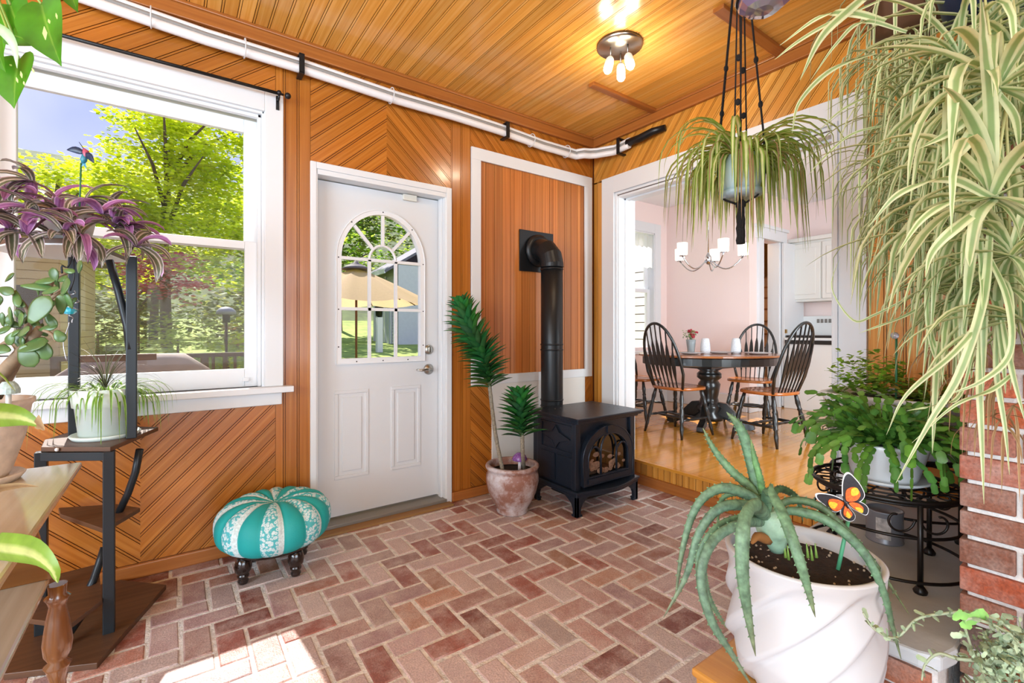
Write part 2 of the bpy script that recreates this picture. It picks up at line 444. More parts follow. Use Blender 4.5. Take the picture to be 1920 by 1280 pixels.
# ---- floor: axis-aligned herringbone of real bricks on a mortar bed
def floor():
    rng = random.Random(11)
    mb = MB(); mb.box((LX, YB, -0.10), (0.1, 0.06, -0.0025), mi=1)
    U = 0.1038; X0, Y0 = -1.458, -1.462
    pal = ['#b28474', '#b88e7e', '#ab735e', '#c2a090', '#b38c84', '#c6a89c', '#9c5c4c', '#bb988e', '#c4aa9c', '#b8866a', '#a67a6c', '#8f5244']
    def brick(x0, y0, x1, y1):
        x0, x1 = max(x0, -4.6), min(x1, -0.004); y1 = min(y1, -0.105) if y0 < -0.105 else y1
        if x1-x0 < .03 or y1-y0 < .03: return
        g = .0058 + rng.uniform(0, .0024); x0 += g; y0 += g; x1 -= g; y1 -= g
        c = rgb(rng.choice(pal))[:3]; k = rng.uniform(.78, 1.22); c = (c[0]*k*.96, c[1]*k*1.05, c[2]*k*1.2)
        h = rng.uniform(-.0012, .0018); b = .0045
        tl = [(rng.uniform(-.0012, .0012)) for _ in range(4)]
        jit = lambda: rng.uniform(-.0016, .0016)
        lo = [(x0+jit(), y0+jit()), (x1+jit(), y0+jit()), (x1+jit(), y1+jit()), (x0+jit(), y1+jit())]
        ct = ((x0+x1)/2, (y0+y1)/2)
        up = [(px + (b if px < ct[0] else -b), py + (b if py < ct[1] else -b)) for px, py in lo]
        n = mb.add([(px, py, -.01) for px, py in lo] + [(px, py, h-.003) for px, py in lo] + [(px, py, h+tl[i]) for i, (px, py) in enumerate(up)])
        for i in range(4):
            j = (i+1) % 4
            mb.face([n+i, n+j, n+4+j, n+4+i], None, c); mb.face([n+4+i, n+4+j, n+8+j, n+8+i], None, c, smooth=False)
        mb.face([n+8, n+9, n+10, n+11], None, c)
    i0 = int((-4.6-X0)/U)-2; i1 = int(-X0/U)+3
    j0 = int((-5.2-Y0)/U)-2; j1 = int((-0.105-Y0)/U)+2
    for i in range(i0, i1):
        for j in range(j0, j1):
            m = (i+j) % 4; x = X0+i*U; y = Y0+j*U
            if m == 0: 
                if y < -.12: brick(x, y, x+U, y+2*U)
            elif m == 2:
                if y < -.12: brick(x, y, x+2*U, y+U)
    x = -4.6
    while x < -0.02:
        brick(x, -.103, x+.207, .0); x += .207
    return struct(mb, 'floor', [M_BRICK, M_MORTAR])
floor()

# ---- wall with the window and the entrance door (y = 0)
WX0, WX1, WZ0, WZ1 = -3.60, -2.53, 0.875, 2.375
DX0, DX1, DZ1 = -2.262, -1.42, 2.118
w = MB()
holes_wall(w, lambda u, v, t: (u, t, v), [LX-.14, WX0, WX1, DX0, DX1, .19], [-.1, .0, WZ0, DZ1, WZ1, H0+.1],
           [(WX0, WZ0, WX1, WZ1), (DX0, -.0, DX1, DZ1)], 0.008, 0.16, mi=1)
rg = random.Random(3)
A45 = math.radians(45)
Z_ = .066
boards(w, (LX, .775, -3.655, 2.48), math.pi/2, .079, fA, rng=rg, phase=3.655)
boards(w, (LX, .067, -3.063, .775), -A45, .066, fA, rng=rg)
boards(w, (-3.063, .067, -2.476, .775), A45, .066, fA, rng=rg)
boards(w, (LX, 2.48, -2.476, 2.74), math.radians(38), .066, fA, rng=rg)
boards(w, (-2.476, 0, -2.436, H0), math.pi/2, .04, fA, bead=False, rng=rg, phase=2.436)
boards(w, (-2.436, 0, -2.292, H0), math.pi/2, .072, fA, rng=rg, phase=2.292)
boards(w, (-2.292, 2.155, -1.838, H0), math.radians(42), .066, fA, rng=rg)
boards(w, (-1.838, 2.155, -1.382, H0), -math.radians(42), .066, fA, rng=rg)
boards(w, (-1.382, 0, -1.222, H0), math.pi/2, .08, fA, rng=rg, phase=1.222)
boards(w, (-1.222, 2.48, -.03, H0), -math.radians(45), .066, fA, rng=rg)
boards(w, (-1.222, 0.067, -1.045, .80), -math.radians(45), .066, fA, rng=rg)
boards(w, (-.11, 0.067, -.03, .80), math.radians(45), .066, fA, rng=rg)
boards(w, (-.03, 0, 0, H0), math.pi/2, .03, fA, bead=False, rng=rg)
struct(w, 'wall_front', [M_WALL, M_GROOVE])
# alcove boards inside the white frame
w = MB()
rg = random.Random(8)
x = -1.145
fC = lambda u, v, t: (u, 0.012 - t, v)
while x < -.11:
    wd = rg.choice([.036, .052, .06, .072, .075, .05])
    boards(w, (x, .85, min(x+wd, -.105), 2.40), math.pi/2, wd, fC, bead=False, tint=.22, rng=rg, phase=-(x+wd))
    x += wd
struct(w, 'trim_1', [M_ALCOVE, M_GROOVE])
w = MB()
for lo, hi in (((-1.222, -.016, 2.397), (-.026, .0, 2.483)), ((-1.222, -.016, .789), (-.026, .0, .856)),
               ((-1.222, -.016, .856), (-1.144, .0, 2.397)), ((-.108, -.016, .856), (-.026, .0, 2.397))):
    w.box(lo, hi)
struct(w, 'trim_2', M_WHITE, bev=.002)
w = MB(); w.box((-1.045, -.012, 0.0), (-.108, .008, .789))
struct(w, 'trim_3', simple('hearth_board', '#d8d5cf', 0.6, noise=.05, nscale=4), bev=.002)
# baseboards
w = MB(); w.box((LX, -.022, 0), (-2.296, 0, .067)); w.box((-1.379, -.022, 0), (-1.045, 0, .067)); w.box((-.108, -.022, 0), (0, 0, .067))
struct(w, 'baseboard_front', M_TRIM, bev=.006)
# ceiling boards run away from the camera along y
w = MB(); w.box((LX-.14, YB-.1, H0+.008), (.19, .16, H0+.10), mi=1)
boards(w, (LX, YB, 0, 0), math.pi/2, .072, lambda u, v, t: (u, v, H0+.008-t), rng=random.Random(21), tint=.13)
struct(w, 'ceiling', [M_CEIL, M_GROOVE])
w = MB(); w.box((LX, -.03, 2.735), (0, 0.0, H0)); w.box((LX, -.04, 2.80), (0, -.03, H0))
struct(w, 'trim_4', M_TRIM, bev=.008)
w = MB(); w.box((-.03, YB, 2.735), (0, -.03, H0)); w.box((-.04, YB, 2.80), (-.03, -.04, H0))
struct(w, 'trim_5', M_TRIM, bev=.008)
w = MB(); w.box((-.69, -.685, H0-.022), (-.03, -.635, H0)); struct(w, 'trim_6', M_TRIM, bev=.004)
w = MB(); w.box((-.70, -1.59, H0-.022), (-.03, -1.53, H0)); struct(w, 'trim_7', M_TRIM, bev=.004)

# ---- wall with the wide opening to the dining room (x = 0)
OY0, OY1, OZ1 = -1.812, -.285, 2.262
w = MB()
holes_wall(w, lambda u, v, t: (t, u, v), [YB, OY0, OY1, .16], [-.1, DF-.02, OZ1, H0+.1], [(OY0, DF-.02, OY1, OZ1)], 0.008, 0.17, mi=1)
rg = random.Random(31)
boards(w, (-.118, 0, -.012, 2.44), math.pi/2, .053, fB, rng=rg, bead=False)
boards(w, (-1.975, 2.43, -.012, H0), -math.radians(52), .066, fB, rng=rg)
boards(w, (YB, 0, -1.975, H0), math.pi/2, .079, fB, rng=rg, phase=1.975)
struct(w, 'wall_right', [M_WALLB, M_GROOVE])
w = MB()   # white casing with stepped inner moulding and deep jamb
def casingB(w, p, e, x0, x1):      # p = inset from the outer edge, e = to inset
    oy0, oy1, oz = -1.975, -.118, 2.44
    w.box((x0, oy1-e, DF-.185), (x1, oy1-p, oz-p)); w.box((x0, oy0+p, DF-.185), (x1, oy0+e, oz-p)); w.box((x0, oy0+e, oz-e), (x1, oy1-e, oz-p))
casingB(w, 0, .128, -.020, .004)
casingB(w, .128, .140, -.030, .004)
casingB(w, .140, .160, -.012, .004)
w.box((0.0, OY1-.004, DF), (.20, OY1+.014, OZ1+.01)); w.box((0.0, OY0-.014, DF), (.20, OY0+.004, OZ1+.01)); w.box((0.0, OY0, OZ1-.004), (.20, OY1, OZ1+.014))
w.box((.07, OY1-.018, DF), (.11, OY1, OZ1)); w.box((.07, OY0, DF), (.11, OY0+.018, OZ1)); w.box((.07, OY0, OZ1-.018), (.11, OY1, OZ1))
struct(w, 'trim_8', M_WHITE, bev=.0025)
# step up to the dining room
w = MB(); w.box((0.0, -1.975, -.05), (.17, -.118, DF-.022), mi=1)
boards(w, (-1.975, .06, -.118, DF-.02), math.pi/2, .052, lambda u, v, t: (-.004-t, u, v), rng=rg, bead=False)
w.box((-.03, -1.975, 0), (-.004, -.118, .075), mi=2)
w.box((-.034, -1.975, DF-.022), (.0, -.118, DF), mi=3)
struct(w, 'trim_9', [M_WALLB, M_GROOVE, M_TRIM, M_DFLOOR], bev=.003)

# ---- unseen sides of the sunroom, glazed, set far out to even the fill
w = MB()
holes_wall(w, lambda u, v, t: (t, u, v), [YB, -5.7, -1.5, .0], [-.1, .45, 2.7, H0+.1], [(-5.7, .45, -1.5, 2.7)], LX-.14, LX)
struct(w, 'wall_left', M_WALL)
w = MB()
holes_wall(w, lambda u, v, t: (u, t, v), [LX-.14, -5.4, -.2, .1], [-.1, .45, 2.7, H0+.1], [(-5.4, .45, -.2, 2.7)], YB-.1, YB)
struct(w, 'wall_back', M_WALL)

# ---- window: casing, jambs, two sashes with glass, insect screen on the lower half
w = MB()
w.box((-3.655, -.02, WZ0), (WX0, .004, 2.482)); w.box((WX1, -.02, WZ0), (-2.438, .004, 2.482)); w.box((WX0, -.02, WZ1), (WX1, .004, 2.482))
w.box((WX0-.004, 0, WZ0-.03), (WX0+.012, .15, WZ1+.01)); w.box((WX1-.012, 0, WZ0-.03), (WX1+.004, .15, WZ1+.01)); w.box((WX0, 0, WZ1-.012), (WX1, .15, WZ1+.01))
w.box((WX0+.012, .02, WZ0), (WX0+.03, .05, WZ1-.012)); w.box((WX1-.03, .02, WZ0), (WX1-.012, .05, WZ1-.012)); w.box((WX0+.012, .02, WZ1-.03), (WX1-.012, .05, WZ1-.012))
win = struct(w, 'window_1', M_WHITE, bev=.003)
w = MB(); w.box((-3.655, -.065, .842), (-2.392, .15, .875)); w.box((-3.655, -.02, .773), (-2.445, .0, .842))
w.build('window_sill', M_WHITE, win, bev=.004)
def sash(name, x0, x1, z0, z1, y, st, rl, rb):
    w = MB(); t = .032
    w.box((x0, y, z0), (x0+st, y+t, z1)); w.box((x1-st, y, z0), (x1, y+t, z1))
    w.box((x0+st, y, z1-rl), (x1-st, y+t, z1)); w.box((x0+st, y, z0), (x1-st, y+t, z0+rb))
    s_ = w.build(name, M_VINYL, win, bev=.003)
    g = MB(); n = g.add([(x0+st-.004, y+t/2, z0+rb-.004), (x1-st+.004, y+t/2, z0+rb-.004), (x1-st+.004, y+t/2, z1-rl+.004), (x0+st-.004, y+t/2, z1-rl+.004)])
    g.face([n, n+1, n+2, n+3]); g.build('pane', M_GLASS, s_)
    return s_
sash('upper_sash', -3.565, -2.55, 1.625, 2.345, .088, .068, .072, .045)
ls = sash('lower_sash', -3.565, -2.55, .872, 1.668, .052, .068, .042, .101)
w = MB(); w.box((-2.63, .04, .905), (-2.60, .052, .925)); w.build('sash_lock', M_VINYL, ls)
w = MB(); n = w.add([(-3.56, .135, .89), (-2.555, .135, .89), (-2.555, .135, 1.65), (-3.56, .135, 1.65)]); w.face([n, n+1, n+2, n+3])
ms_, nt_, b_ = new_mat('insect_screen')
b_.inputs['Base Color'].default_value = rgb('#8f7f66'); b_.inputs['Roughness'].default_value = .9
tr_ = nt_.nodes.new('ShaderNodeBsdfTransparent'); mxs = nt_.nodes.new('ShaderNodeMixShader'); mxs.inputs[0].default_value = .20
nt_.links.new(tr_.outputs[0], mxs.inputs[1]); nt_.links.new(b_.outputs[0], mxs.inputs[2])
nt_.links.new(mxs.outputs[0], [x for x in nt_.nodes if x.type == 'OUTPUT_MATERIAL'][0].inputs[0])
w.build('insect_screen', ms_, win)

# ---- entrance door with arched light
w = MB()
w.box((-2.295, -.015, 0), (DX0, .01, 2.157)); w.box((DX1, -.015, 0), (-1.38, .01, 2.157)); w.box((DX0, -.015, DZ1), (DX1, .01, 2.157))
w.box((DX0-.003, -.01, 0), (DX0+.008, .15, DZ1)); w.box((DX1-.008, -.01, 0), (DX1+.003, .15, DZ1)); w.box((DX0, -.01, DZ1-.03), (DX1, .15, DZ1))
w.box((DX1-.022, .03, 0), (DX1-.008, .07, DZ1-.03))
struct(w, 'trim_10', M_WHITE, bev=.003)
w = MB(); w.box((DX0, -.02, .0), (DX1, .13, .033)); struct(w, 'trim_11', simple('door_threshold', '#8d8880', .45, metal=.4), bev=.004)
w = MB(); w.box((-2.29, -.085, -.002), (-1.40, -.018, .014)); struct(w, 'trim_12', wood('old_threshold_wood', '#6f4a22', '#a87f4a', rough=.6, use_attr=False), bev=.004)

SX0, SX1, SZ0, SZ1, DYF, DYB = -2.254, -1.434, .045, 2.082, .080, .124
ACX, AA, AB, AZ, AZB = -1.836, .262, .296, 1.628, 1.007
def arch(a, b, zb, n=28, cx=ACX, zc=AZ):
    """contour, counter-clockwise from bottom right"""
    pts = [(cx+a, zb), (cx+a, (zb+zc)/2)]
    for i in range(n+1):
        t = math.pi*i/n; pts.append((cx+a*math.cos(t), zc+b*math.sin(t)))
    pts += [(cx-a, (zb+zc)/2), (cx-a, zb), (cx, zb)]
    return pts
def radial_rect(pts, x0, z0, x1, z1, c):
    out = []
    for x, z in pts:
        dx, dz = x-c[0], z-c[1]; t = 1e9
        if dx > 1e-9: t = min(t, (x1-c[0])/dx)
        if dx < -1e-9: t = min(t, (x0-c[0])/dx)
        if dz > 1e-9: t = min(t, (z1-c[1])/dz)
        if dz < -1e-9: t = min(t, (z0-c[1])/dz)
        out.append((c[0]+dx*t, c[1]+dz*t))
    return out
def ringface(mb, A_, B_, y, flip=False):
    n = len(A_); b = mb.add([(x, y, z) for x, z in A_] + [(x, y, z) for x, z in B_])
    for i in range(n):
        j = (i+1) % n; q = [b+i, b+j, b+n+j, b+n+i]
        mb.face(q[::-1] if flip else q)
w = MB()
c0 = (ACX, 1.45)
ic = arch(AA+.005, AB+.005, AZB-.005)
x0_, z0_, x1_, z1_ = SX0, .95, SX1, SZ1
oc = radial_rect(ic, x0_, z0_, x1_, z1_, c0)
# snap the nearest sample to each rectangle corner
for cxx, czz in ((x0_, z0_), (x1_, z0_), (x1_, z1_), (x0_, z1_)):
    k = min(range(len(oc)), key=lambda i: (oc[i][0]-cxx)**2+(oc[i][1]-czz)**2); oc[k] = (cxx, czz)
ringface(w, oc, ic, DYF); ringface(w, oc, ic, DYB, True)
n = len(ic); b = w.add([(x, DYF, z) for x, z in ic] + [(x, DYB, z) for x, z in ic])
for i in range(n): w.face([b+i, b+n+i, b+n+(i+1) % n, b+(i+1) % n])
w.box((SX0, DYF, SZ0), (SX1, DYB, .95))
w.box((SX0, DYF+.001, .95), (SX0+.002, DYB, SZ1)); w.box((SX1-.002, DYF+.001, .95), (SX1, DYB, SZ1)); w.box((SX0, DYF+.001, SZ1-.002), (SX1, DYB, SZ1))
door = struct(w, 'door_1', M_WHITE2)
for (px0, px1) in ((-2.137, -1.927), (-1.779, -1.571)):
    w = MB(); z0, z1 = .267, .812
    for lo, hi in (((px0, z0), (px1, z0+.022)), ((px0, z1-.022), (px1, z1)), ((px0, z0+.022), (px0+.022, z1-.022)), ((px1-.022, z0+.022), (px1, z1-.022))):
        w.box((lo[0], DYF-.006, lo[1]), (hi[0], DYF+.002, hi[1]))
    w.box((px0+.045, DYF-.006, z0+.045), (px1-.045, DYF+.002, z1-.045))
    w.build('door_panel', M_WHITE2, door, bev=.003)
w = MB()
o1 = arch(AA+.034, AB+.034, AZB-.036); i1 = arch(AA, AB, AZB)
ringface(w, o1, i1, DYF-.012)
for A_, fl in ((o1, False), (i1, True)):
    n = len(A_); b = w.add([(x, DYF-.012, z) for x, z in A_] + [(x, DYF+.02, z) for x, z in A_])
    for i in range(n): w.face([b+i, b+n+i, b+n+(i+1) % n, b+(i+1) % n], smooth=False)
o2 = arch(AA+.012, AB+.012, AZB-.012); i2 = arch(AA-.002, AB-.002, AZB+.002)
w.tube([(x, DYF-.012, z) for x, z in arch(AA+.03, AB+.03, AZB-.032)], .004, 6, closed=True)
fr = w.build('glass_frame', M_VINYL, door)
w = MB(); yb = DYF-.004; t_ = .0095
def mun(p, q): w.bar((p[0], yb, p[1]), (q[0], yb, q[1]), .016, .019)
third = 2*AA/3
for z in (AZ, 1.315): mun((ACX-AA, z), (ACX+AA, z))
for x in (ACX-third/2, ACX+third/2): mun((x, AZB), (x, AZ))
ra, rb_ = third/2, third/2*1.12
w.tube([(ACX+ra*math.cos(math.pi*i/16), yb, AZ+rb_*math.sin(math.pi*i/16)) for i in range(17)], .0095, 6)
for d in (45, 90, 135):
    a = math.radians(d); mun((ACX+ra*math.cos(a), AZ+rb_*math.sin(a)), (ACX+AA*math.cos(a)*.99, AZ+AB*math.sin(a)*.99))
w.build('muntins', M_VINYL, fr)
w = MB(); b = w.add([(x, DYF+.02, z) for x, z in i1]); w.face([b+i for i in range(len(i1))]); w.build('pane', M_GLASS, fr)
w = MB()
for px, pz in ((ACX, AZ+AB+.018), (ACX+.20, AZ+AB*.66+.03), (ACX-.20, AZ+AB*.66+.03), (ACX-AA-.018, AZ), (ACX+AA+.018, AZ), (ACX-AA-.018, 1.31), (ACX+AA+.018, 1.31),
               (ACX-AA-.018, 1.08), (ACX+AA+.018, 1.08), (ACX-.17, AZB-.02), (ACX, AZB-.02), (ACX+.17, AZB-.02)):
    w.ball((px, DYF-.013, pz), .0042, 8, sc=(1, .5, 1))
w.build('screws', M_BLACK, fr)
w = MB(); w.lathe([(.001, 0), (.033, 0), (.033, .008), (.024, .014), (.001, .014)], (0, 0, 0), 24, M=Matrix.Translation((-1.512, DYF, 1.049)) @ Matrix.Rotation(math.pi/2, 4, 'X'))
w.box((-1.516, DYF-.03, 1.03), (-1.508, DYF-.012, 1.068)); w.build('deadbolt', M_STEEL, door)
w = MB(); w.lathe([(.001, 0), (.036, 0), (.036, .006), (.022, .016), (.012, .02), (.012, .045), (.001, .046)], (0, 0, 0), 24, M=Matrix.Translation((-1.512, DYF, .914)) @ Matrix.Rotation(math.pi/2, 4, 'X'))
w.tube([(-1.512, DYF-.042, .914), (-1.545, DYF-.048, .918), (-1.58, DYF-.046, .912), (-1.615, DYF-.04, .918)], [.010, .009, .008, .006], 10)
w.build('door_handle', M_STEEL, door)
w = MB(); w.box((-1.70, DYF-.022, 2.045), (-1.605, DYF, 2.085)); w.build('alarm_sensor', simple('sensor_plastic', '#dad8cd', .5), door, bev=.003)

# ---- dining room shell
w = MB(); w.box((.012, -3.4, DF-.2), (4.3, 1.30, DF-.008), mi=1)
boards(w, (.0, -3.4, 4.2, 1.28), math.radians(0), .057, lambda u, v, t: (u, v, DF-.008+t), rng=random.Random(41), bead=False, tint=.10, gap=.001)
struct(w, 'floor_dining', [M_DFLOOR, M_GROOVE])
w = MB(); w.box((.0, -3.4, 2.90), (6.0, 1.36, 3.0)); struct(w, 'ceiling_dining', M_CEILW)
w = MB(); NWX0, NWX1, NWZ0, NWZ1 = 1.40, 2.41, .95, 2.50
holes_wall(w, lambda u, v, t: (u, t, v), [.0, NWX0, NWX1, 2.85], [DF-.1, NWZ0, NWZ1, 3.0], [(NWX0, NWZ0, NWX1, NWZ1)], 1.22, 1.36)
struct(w, 'wall_dining_left', M_PINK)
w = MB(); w.box((2.70, .05, DF-.1), (2.85, 1.36, 3.0)); struct(w, 'wall_dining_far', M_PINK)
w = MB(); w.box((0, .16, DF-.2), (.17, 1.36, 3.0)); w.box((0, -3.4, 2.82), (.17, .16, 3.0)); struct(w, 'wall_dining_near', M_PINK)
w = MB()
holes_wall(w, lambda u, v, t: (u, t, v), [2.85, 3.0, 3.42, 4.1], [DF-.1, DF, 2.31, 3.0], [(3.0, DF, 3.42, 2.31)], .05, .17)
struct(w, 'wall_kitchen_left', M_PINK)
w = MB(); w.box((4.05, -3.4, DF-.1), (4.2, .06, 3.0)); struct(w, 'wall_kitchen_far', M_PINK)
w = MB(); w.box((.17, -3.5, DF-.1), (4.2, -3.4, 3.0)); struct(w, 'wall_kitchen_right', M_PINK)
w = MB(); w.box((2.672, .06, DF), (2.70, 1.22, DF+.20)); w.box((.17, 1.195, DF), (2.70, 1.22, DF+.20)); w.box((2.672, .025, DF), (2.875, .05, DF+.20))
struct(w, 'baseboard_dining', M_WHITE, bev=.006)
# door frame to the stairs, an open white door leaf beside it
w = MB(); w.box((2.875, .02, DF), (3.0, .055, 2.36)); w.box((2.84, .0, 2.31), (3.56, .055, 2.46)); w.box((2.82, -.02, 2.44), (3.58, .055, 2.48))
w.box((3.42, .02, DF), (3.54, .055, 2.31)); w.box((2.995, .03, DF), (3.01, .18, 2.31)); w.box((3.41, .03, DF), (3.425, .18, 2.31))
struct(w, 'trim_13', M_WHITE, bev=.004)
w = MB(); w.bar((3.43, -.005, DF+1.07), (3.93, -.03, DF+1.07), .035, 2.10)
dd = struct(w, 'door_2', M_WHITE, bev=.004)
w = MB(); w.box((3.44, -.04, 1.14), (3.475, -.018, 1.19)); w.build('door_handle', simple('brass', '#b08a4a', .3, metal=.8), dd)
w = MB()
for i in range(11):
    w.box((3.12+i*.235, .18, DF), (3.12+(i+1)*.235+.02, 1.15, DF+.19*(i+1)-.025), mi=0); w.box((3.10+i*.235, .18, DF+.19*(i+1)-.025), (3.12+(i+1)*.235, 1.15, DF+.19*(i+1)), mi=1)
w.box((2.86, 1.15, DF), (6.0, 1.22, 3.0), mi=2); w.box((5.9, .17, DF), (6.0, 1.2, 3.0), mi=2); w.box((4.2, .05, DF), (6.0, .17, 3.0), mi=2); w.box((2.85, .17, DF-.1), (3.3, 1.2, DF-.01), mi=1)
hl = add_light('POINT', 'added_fill_stairs', (3.3, .7, 2.6), 16, (1, .78, .5), size=.08)  # added fill light, brightens the stairs behind the doorway
struct(w, 'trim_14', [simple('stair_riser', '#c7ab88', .5), simple('stair_tread', '#8a5c30', .4), simple('stair_wall', '#b98436', .6)])
# dining window with lace valance
w = MB()
w.box((NWX0-.13, 1.195, NWZ0-.05), (NWX0, 1.225, NWZ1+.13)); w.box((NWX1, 1.195, NWZ0-.05), (NWX1+.13, 1.225, NWZ1+.13)); w.box((NWX0, 1.195, NWZ1), (NWX1, 1.225, NWZ1+.13)); w.box((NWX0-.17, 1.17, NWZ0-.09), (NWX1+.17, 1.30, NWZ0-.05))
w.box((NWX1-.02, 1.2, NWZ0-.05), (NWX1, 1.36, NWZ1)); w.box((NWX0, 1.2, NWZ0-.05), (NWX0+.02, 1.36, NWZ1)); w.box((NWX0, 1.2, NWZ1-.02), (NWX1, 1.36, NWZ1))
win2 = struct(w, 'window_2', M_WHITE, bev=.004)
for nm, z0, z1, y in (('upper_sash', 1.70, NWZ1-.02, 1.30), ('lower_sash', NWZ0-.05, 1.74, 1.265)):
    w = MB(); x0, x1, st = NWX0+.02, NWX1-.02, .06
    w.box((x0, y, z0), (x0+st, y+.03, z1)); w.box((x1-st, y, z0), (x1, y+.03, z1)); w.box((x0+st, y, z0), (x1-st, y+.03, z0+.05)); w.box((x0+st, y, z1-.05), (x1-st, y+.03, z1))
    s_ = w.build(nm, M_VINYL, win2, bev=.003)
    w = MB(); n = w.add([(x0+st, y+.015, z0+.05), (x1-st, y+.015, z0+.05), (x1-st, y+.015, z1-.05), (x0+st, y+.015, z1-.05)]); w.face([n, n+1, n+2, n+3]); w.build('pane', M_GLASS, s_)
# ------------------------------------------------------------------ garden
def gz(y): return -0.25 if y < 3 else (-0.25 + (y-3)*.075 if y < 14 else (.575 + (y-14)*.03 if y < 26 else .935 + (y-26)*.42))
M_GRASS = simple('lawn_grass', '#97a848', .9, noise=.35, nscale=2.0, bump=.5, bscale=40)
mb = MB(); xs = [-40 + 4*i for i in range(26)]; ys = [.16, 3, 6, 9, 12, 14, 18, 22, 28, 36, 50, 80]
n = mb.add([(x, y, gz(y)) for y in ys for x in xs])
for j in range(len(ys)-1):
    for i in range(len(xs)-1):
        a = n+j*len(xs)+i; mb.face([a, a+1, a+1+len(xs), a+len(xs)], smooth=True)
M_WOODS = simple('wooded_slope', '#5d6b34', .95, noise=.6, nscale=.9, bump=1, bscale=3)
mb.mi = [1 if mb.v[f_[0]][1] >= 27 else 0 for f_ in mb.f]
tag(mb.build('lawn', [M_GRASS, M_WOODS]), 'green lawn rising gently behind the house', 'lawn', kind='structure')
# timber deck outside the window with a railing
M_DECK = wood('deck_wood', '#6b5544', '#93786a', rough=.8, use_attr=False)
mb = MB()
for i in range(38): mb.box((-9, .2+i*.14, -.30), (-.6, .2+i*.14+.132, -.14))
tag(mb.build('deck', M_DECK), 'weathered timber deck outside the window', 'deck', kind='structure')
M_RAIL = simple('railing_wood', '#4a3428', .75, noise=.2)
t = thing('deck_railing', 'dark brown wooden deck railing with slats behind the window', 'railing', (-2.2, 5.4, -.14))
def prt(mb, name, m, root, **k): return mb.build(name, m, root, **k)
mb = MB(); mb.box((-4.2, 5.35, .78), (-.9, 5.47, .84)); prt(mb, 'handrail', M_RAIL, t)
mb = MB(); mb.box((-4.2, 5.39, 0.0), (-.9, 5.43, .06))
for i in range(24): mb.box((-4.15+i*.14, 5.39, 0), (-4.11+i*.14, 5.43, .78))
prt(mb, 'balusters', M_RAIL, t)
for x in (-4.2, -2.6, -.98):
    mb = MB(); mb.box((x, 5.36, -.14), (x+.09, 5.45, .78)); prt(mb, 'post', M_RAIL, t)

# foliage generator: clusters of small folded leaves on twig points inside a set of ellipsoids
def crown(mb, blobs, n, size, rng, cols, flat=.5):
    n = n*6.0
    for c, r in blobs:
        c = Vector(c); r = Vector(r); m = int(n*r[0]*r[1]*r[2])
        k = 0
        nb = max(12, m//30)
        for _ in range(nb):
            while True:
                d = Vector((rng.uniform(-1, 1), rng.uniform(-1, 1), rng.uniform(-1, 1)))
                if .1 < d.length <= 1: break
            d = d.normalized()*(rng.uniform(.35, 1.0)**.6); p0 = c + Vector((d.x*r.x, d.y*r.y, d.z*r.z))
            base = rng.choice(cols); kk = rng.uniform(.8, 1.2)
            for _ in range(30):
                p = p0 + Vector((rng.gauss(0, 1), rng.gauss(0, 1), rng.gauss(0, .5)))*size*2.4
                a = rng.uniform(0, 6.28); tl = rng.uniform(-.8, .8)
                u = Vector((math.cos(a), math.sin(a), rng.uniform(-.3, .3))); v = Vector((-math.sin(a)*math.cos(tl), math.cos(a)*math.cos(tl), math.sin(tl)))
                s_ = size*rng.uniform(.6, 1.3)
                q = [p - u*s_, p - v*s_*.6, p + u*s_, p + v*s_*.6]
                i = mb.add(q); t_ = kk*rng.uniform(.85, 1.15)
                mb.face([i, i+1, i+2, i+3], [(0,0),(1,0),(1,1),(0,1)], tuple(x*t_ for x in base))
def treeleaf(name, trans=.72):
    m, nt, b = new_mat(name); L = nt.links; N = nt.nodes.new
    at = N('ShaderNodeVertexColor'); at.layer_name = 'col'
    L.new(at.outputs[0], b.inputs['Base Color']); b.inputs['Roughness'].default_value = .5
    tr = N('ShaderNodeBsdfTranslucent'); ms = N('ShaderNodeMixShader'); ms.inputs[0].default_value = trans
    L.new(at.outputs[0], tr.inputs[0]); L.new(b.outputs[0], ms.inputs[1]); L.new(tr.outputs[0], ms.inputs[2])
    L.new(ms.outputs[0], [x for x in nt.nodes if x.type == 'OUTPUT_MATERIAL'][0].inputs[0])
    return m
M_TL = treeleaf('tree_leaves')
M_BARK = simple('bark', '#5d4c3c', .9, noise=.3, nscale=5, bump=.5, bscale=10)
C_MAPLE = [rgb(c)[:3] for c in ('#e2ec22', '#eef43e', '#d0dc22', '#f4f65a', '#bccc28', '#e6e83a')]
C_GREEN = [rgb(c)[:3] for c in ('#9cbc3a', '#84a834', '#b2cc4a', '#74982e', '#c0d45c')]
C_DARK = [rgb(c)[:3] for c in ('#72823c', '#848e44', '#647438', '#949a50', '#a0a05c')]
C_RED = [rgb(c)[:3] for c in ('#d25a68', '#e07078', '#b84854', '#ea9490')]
C_SHRUB = [rgb(c)[:3] for c in ('#bfd24c', '#a6bc44', '#d0dc68', '#92aa3c')]
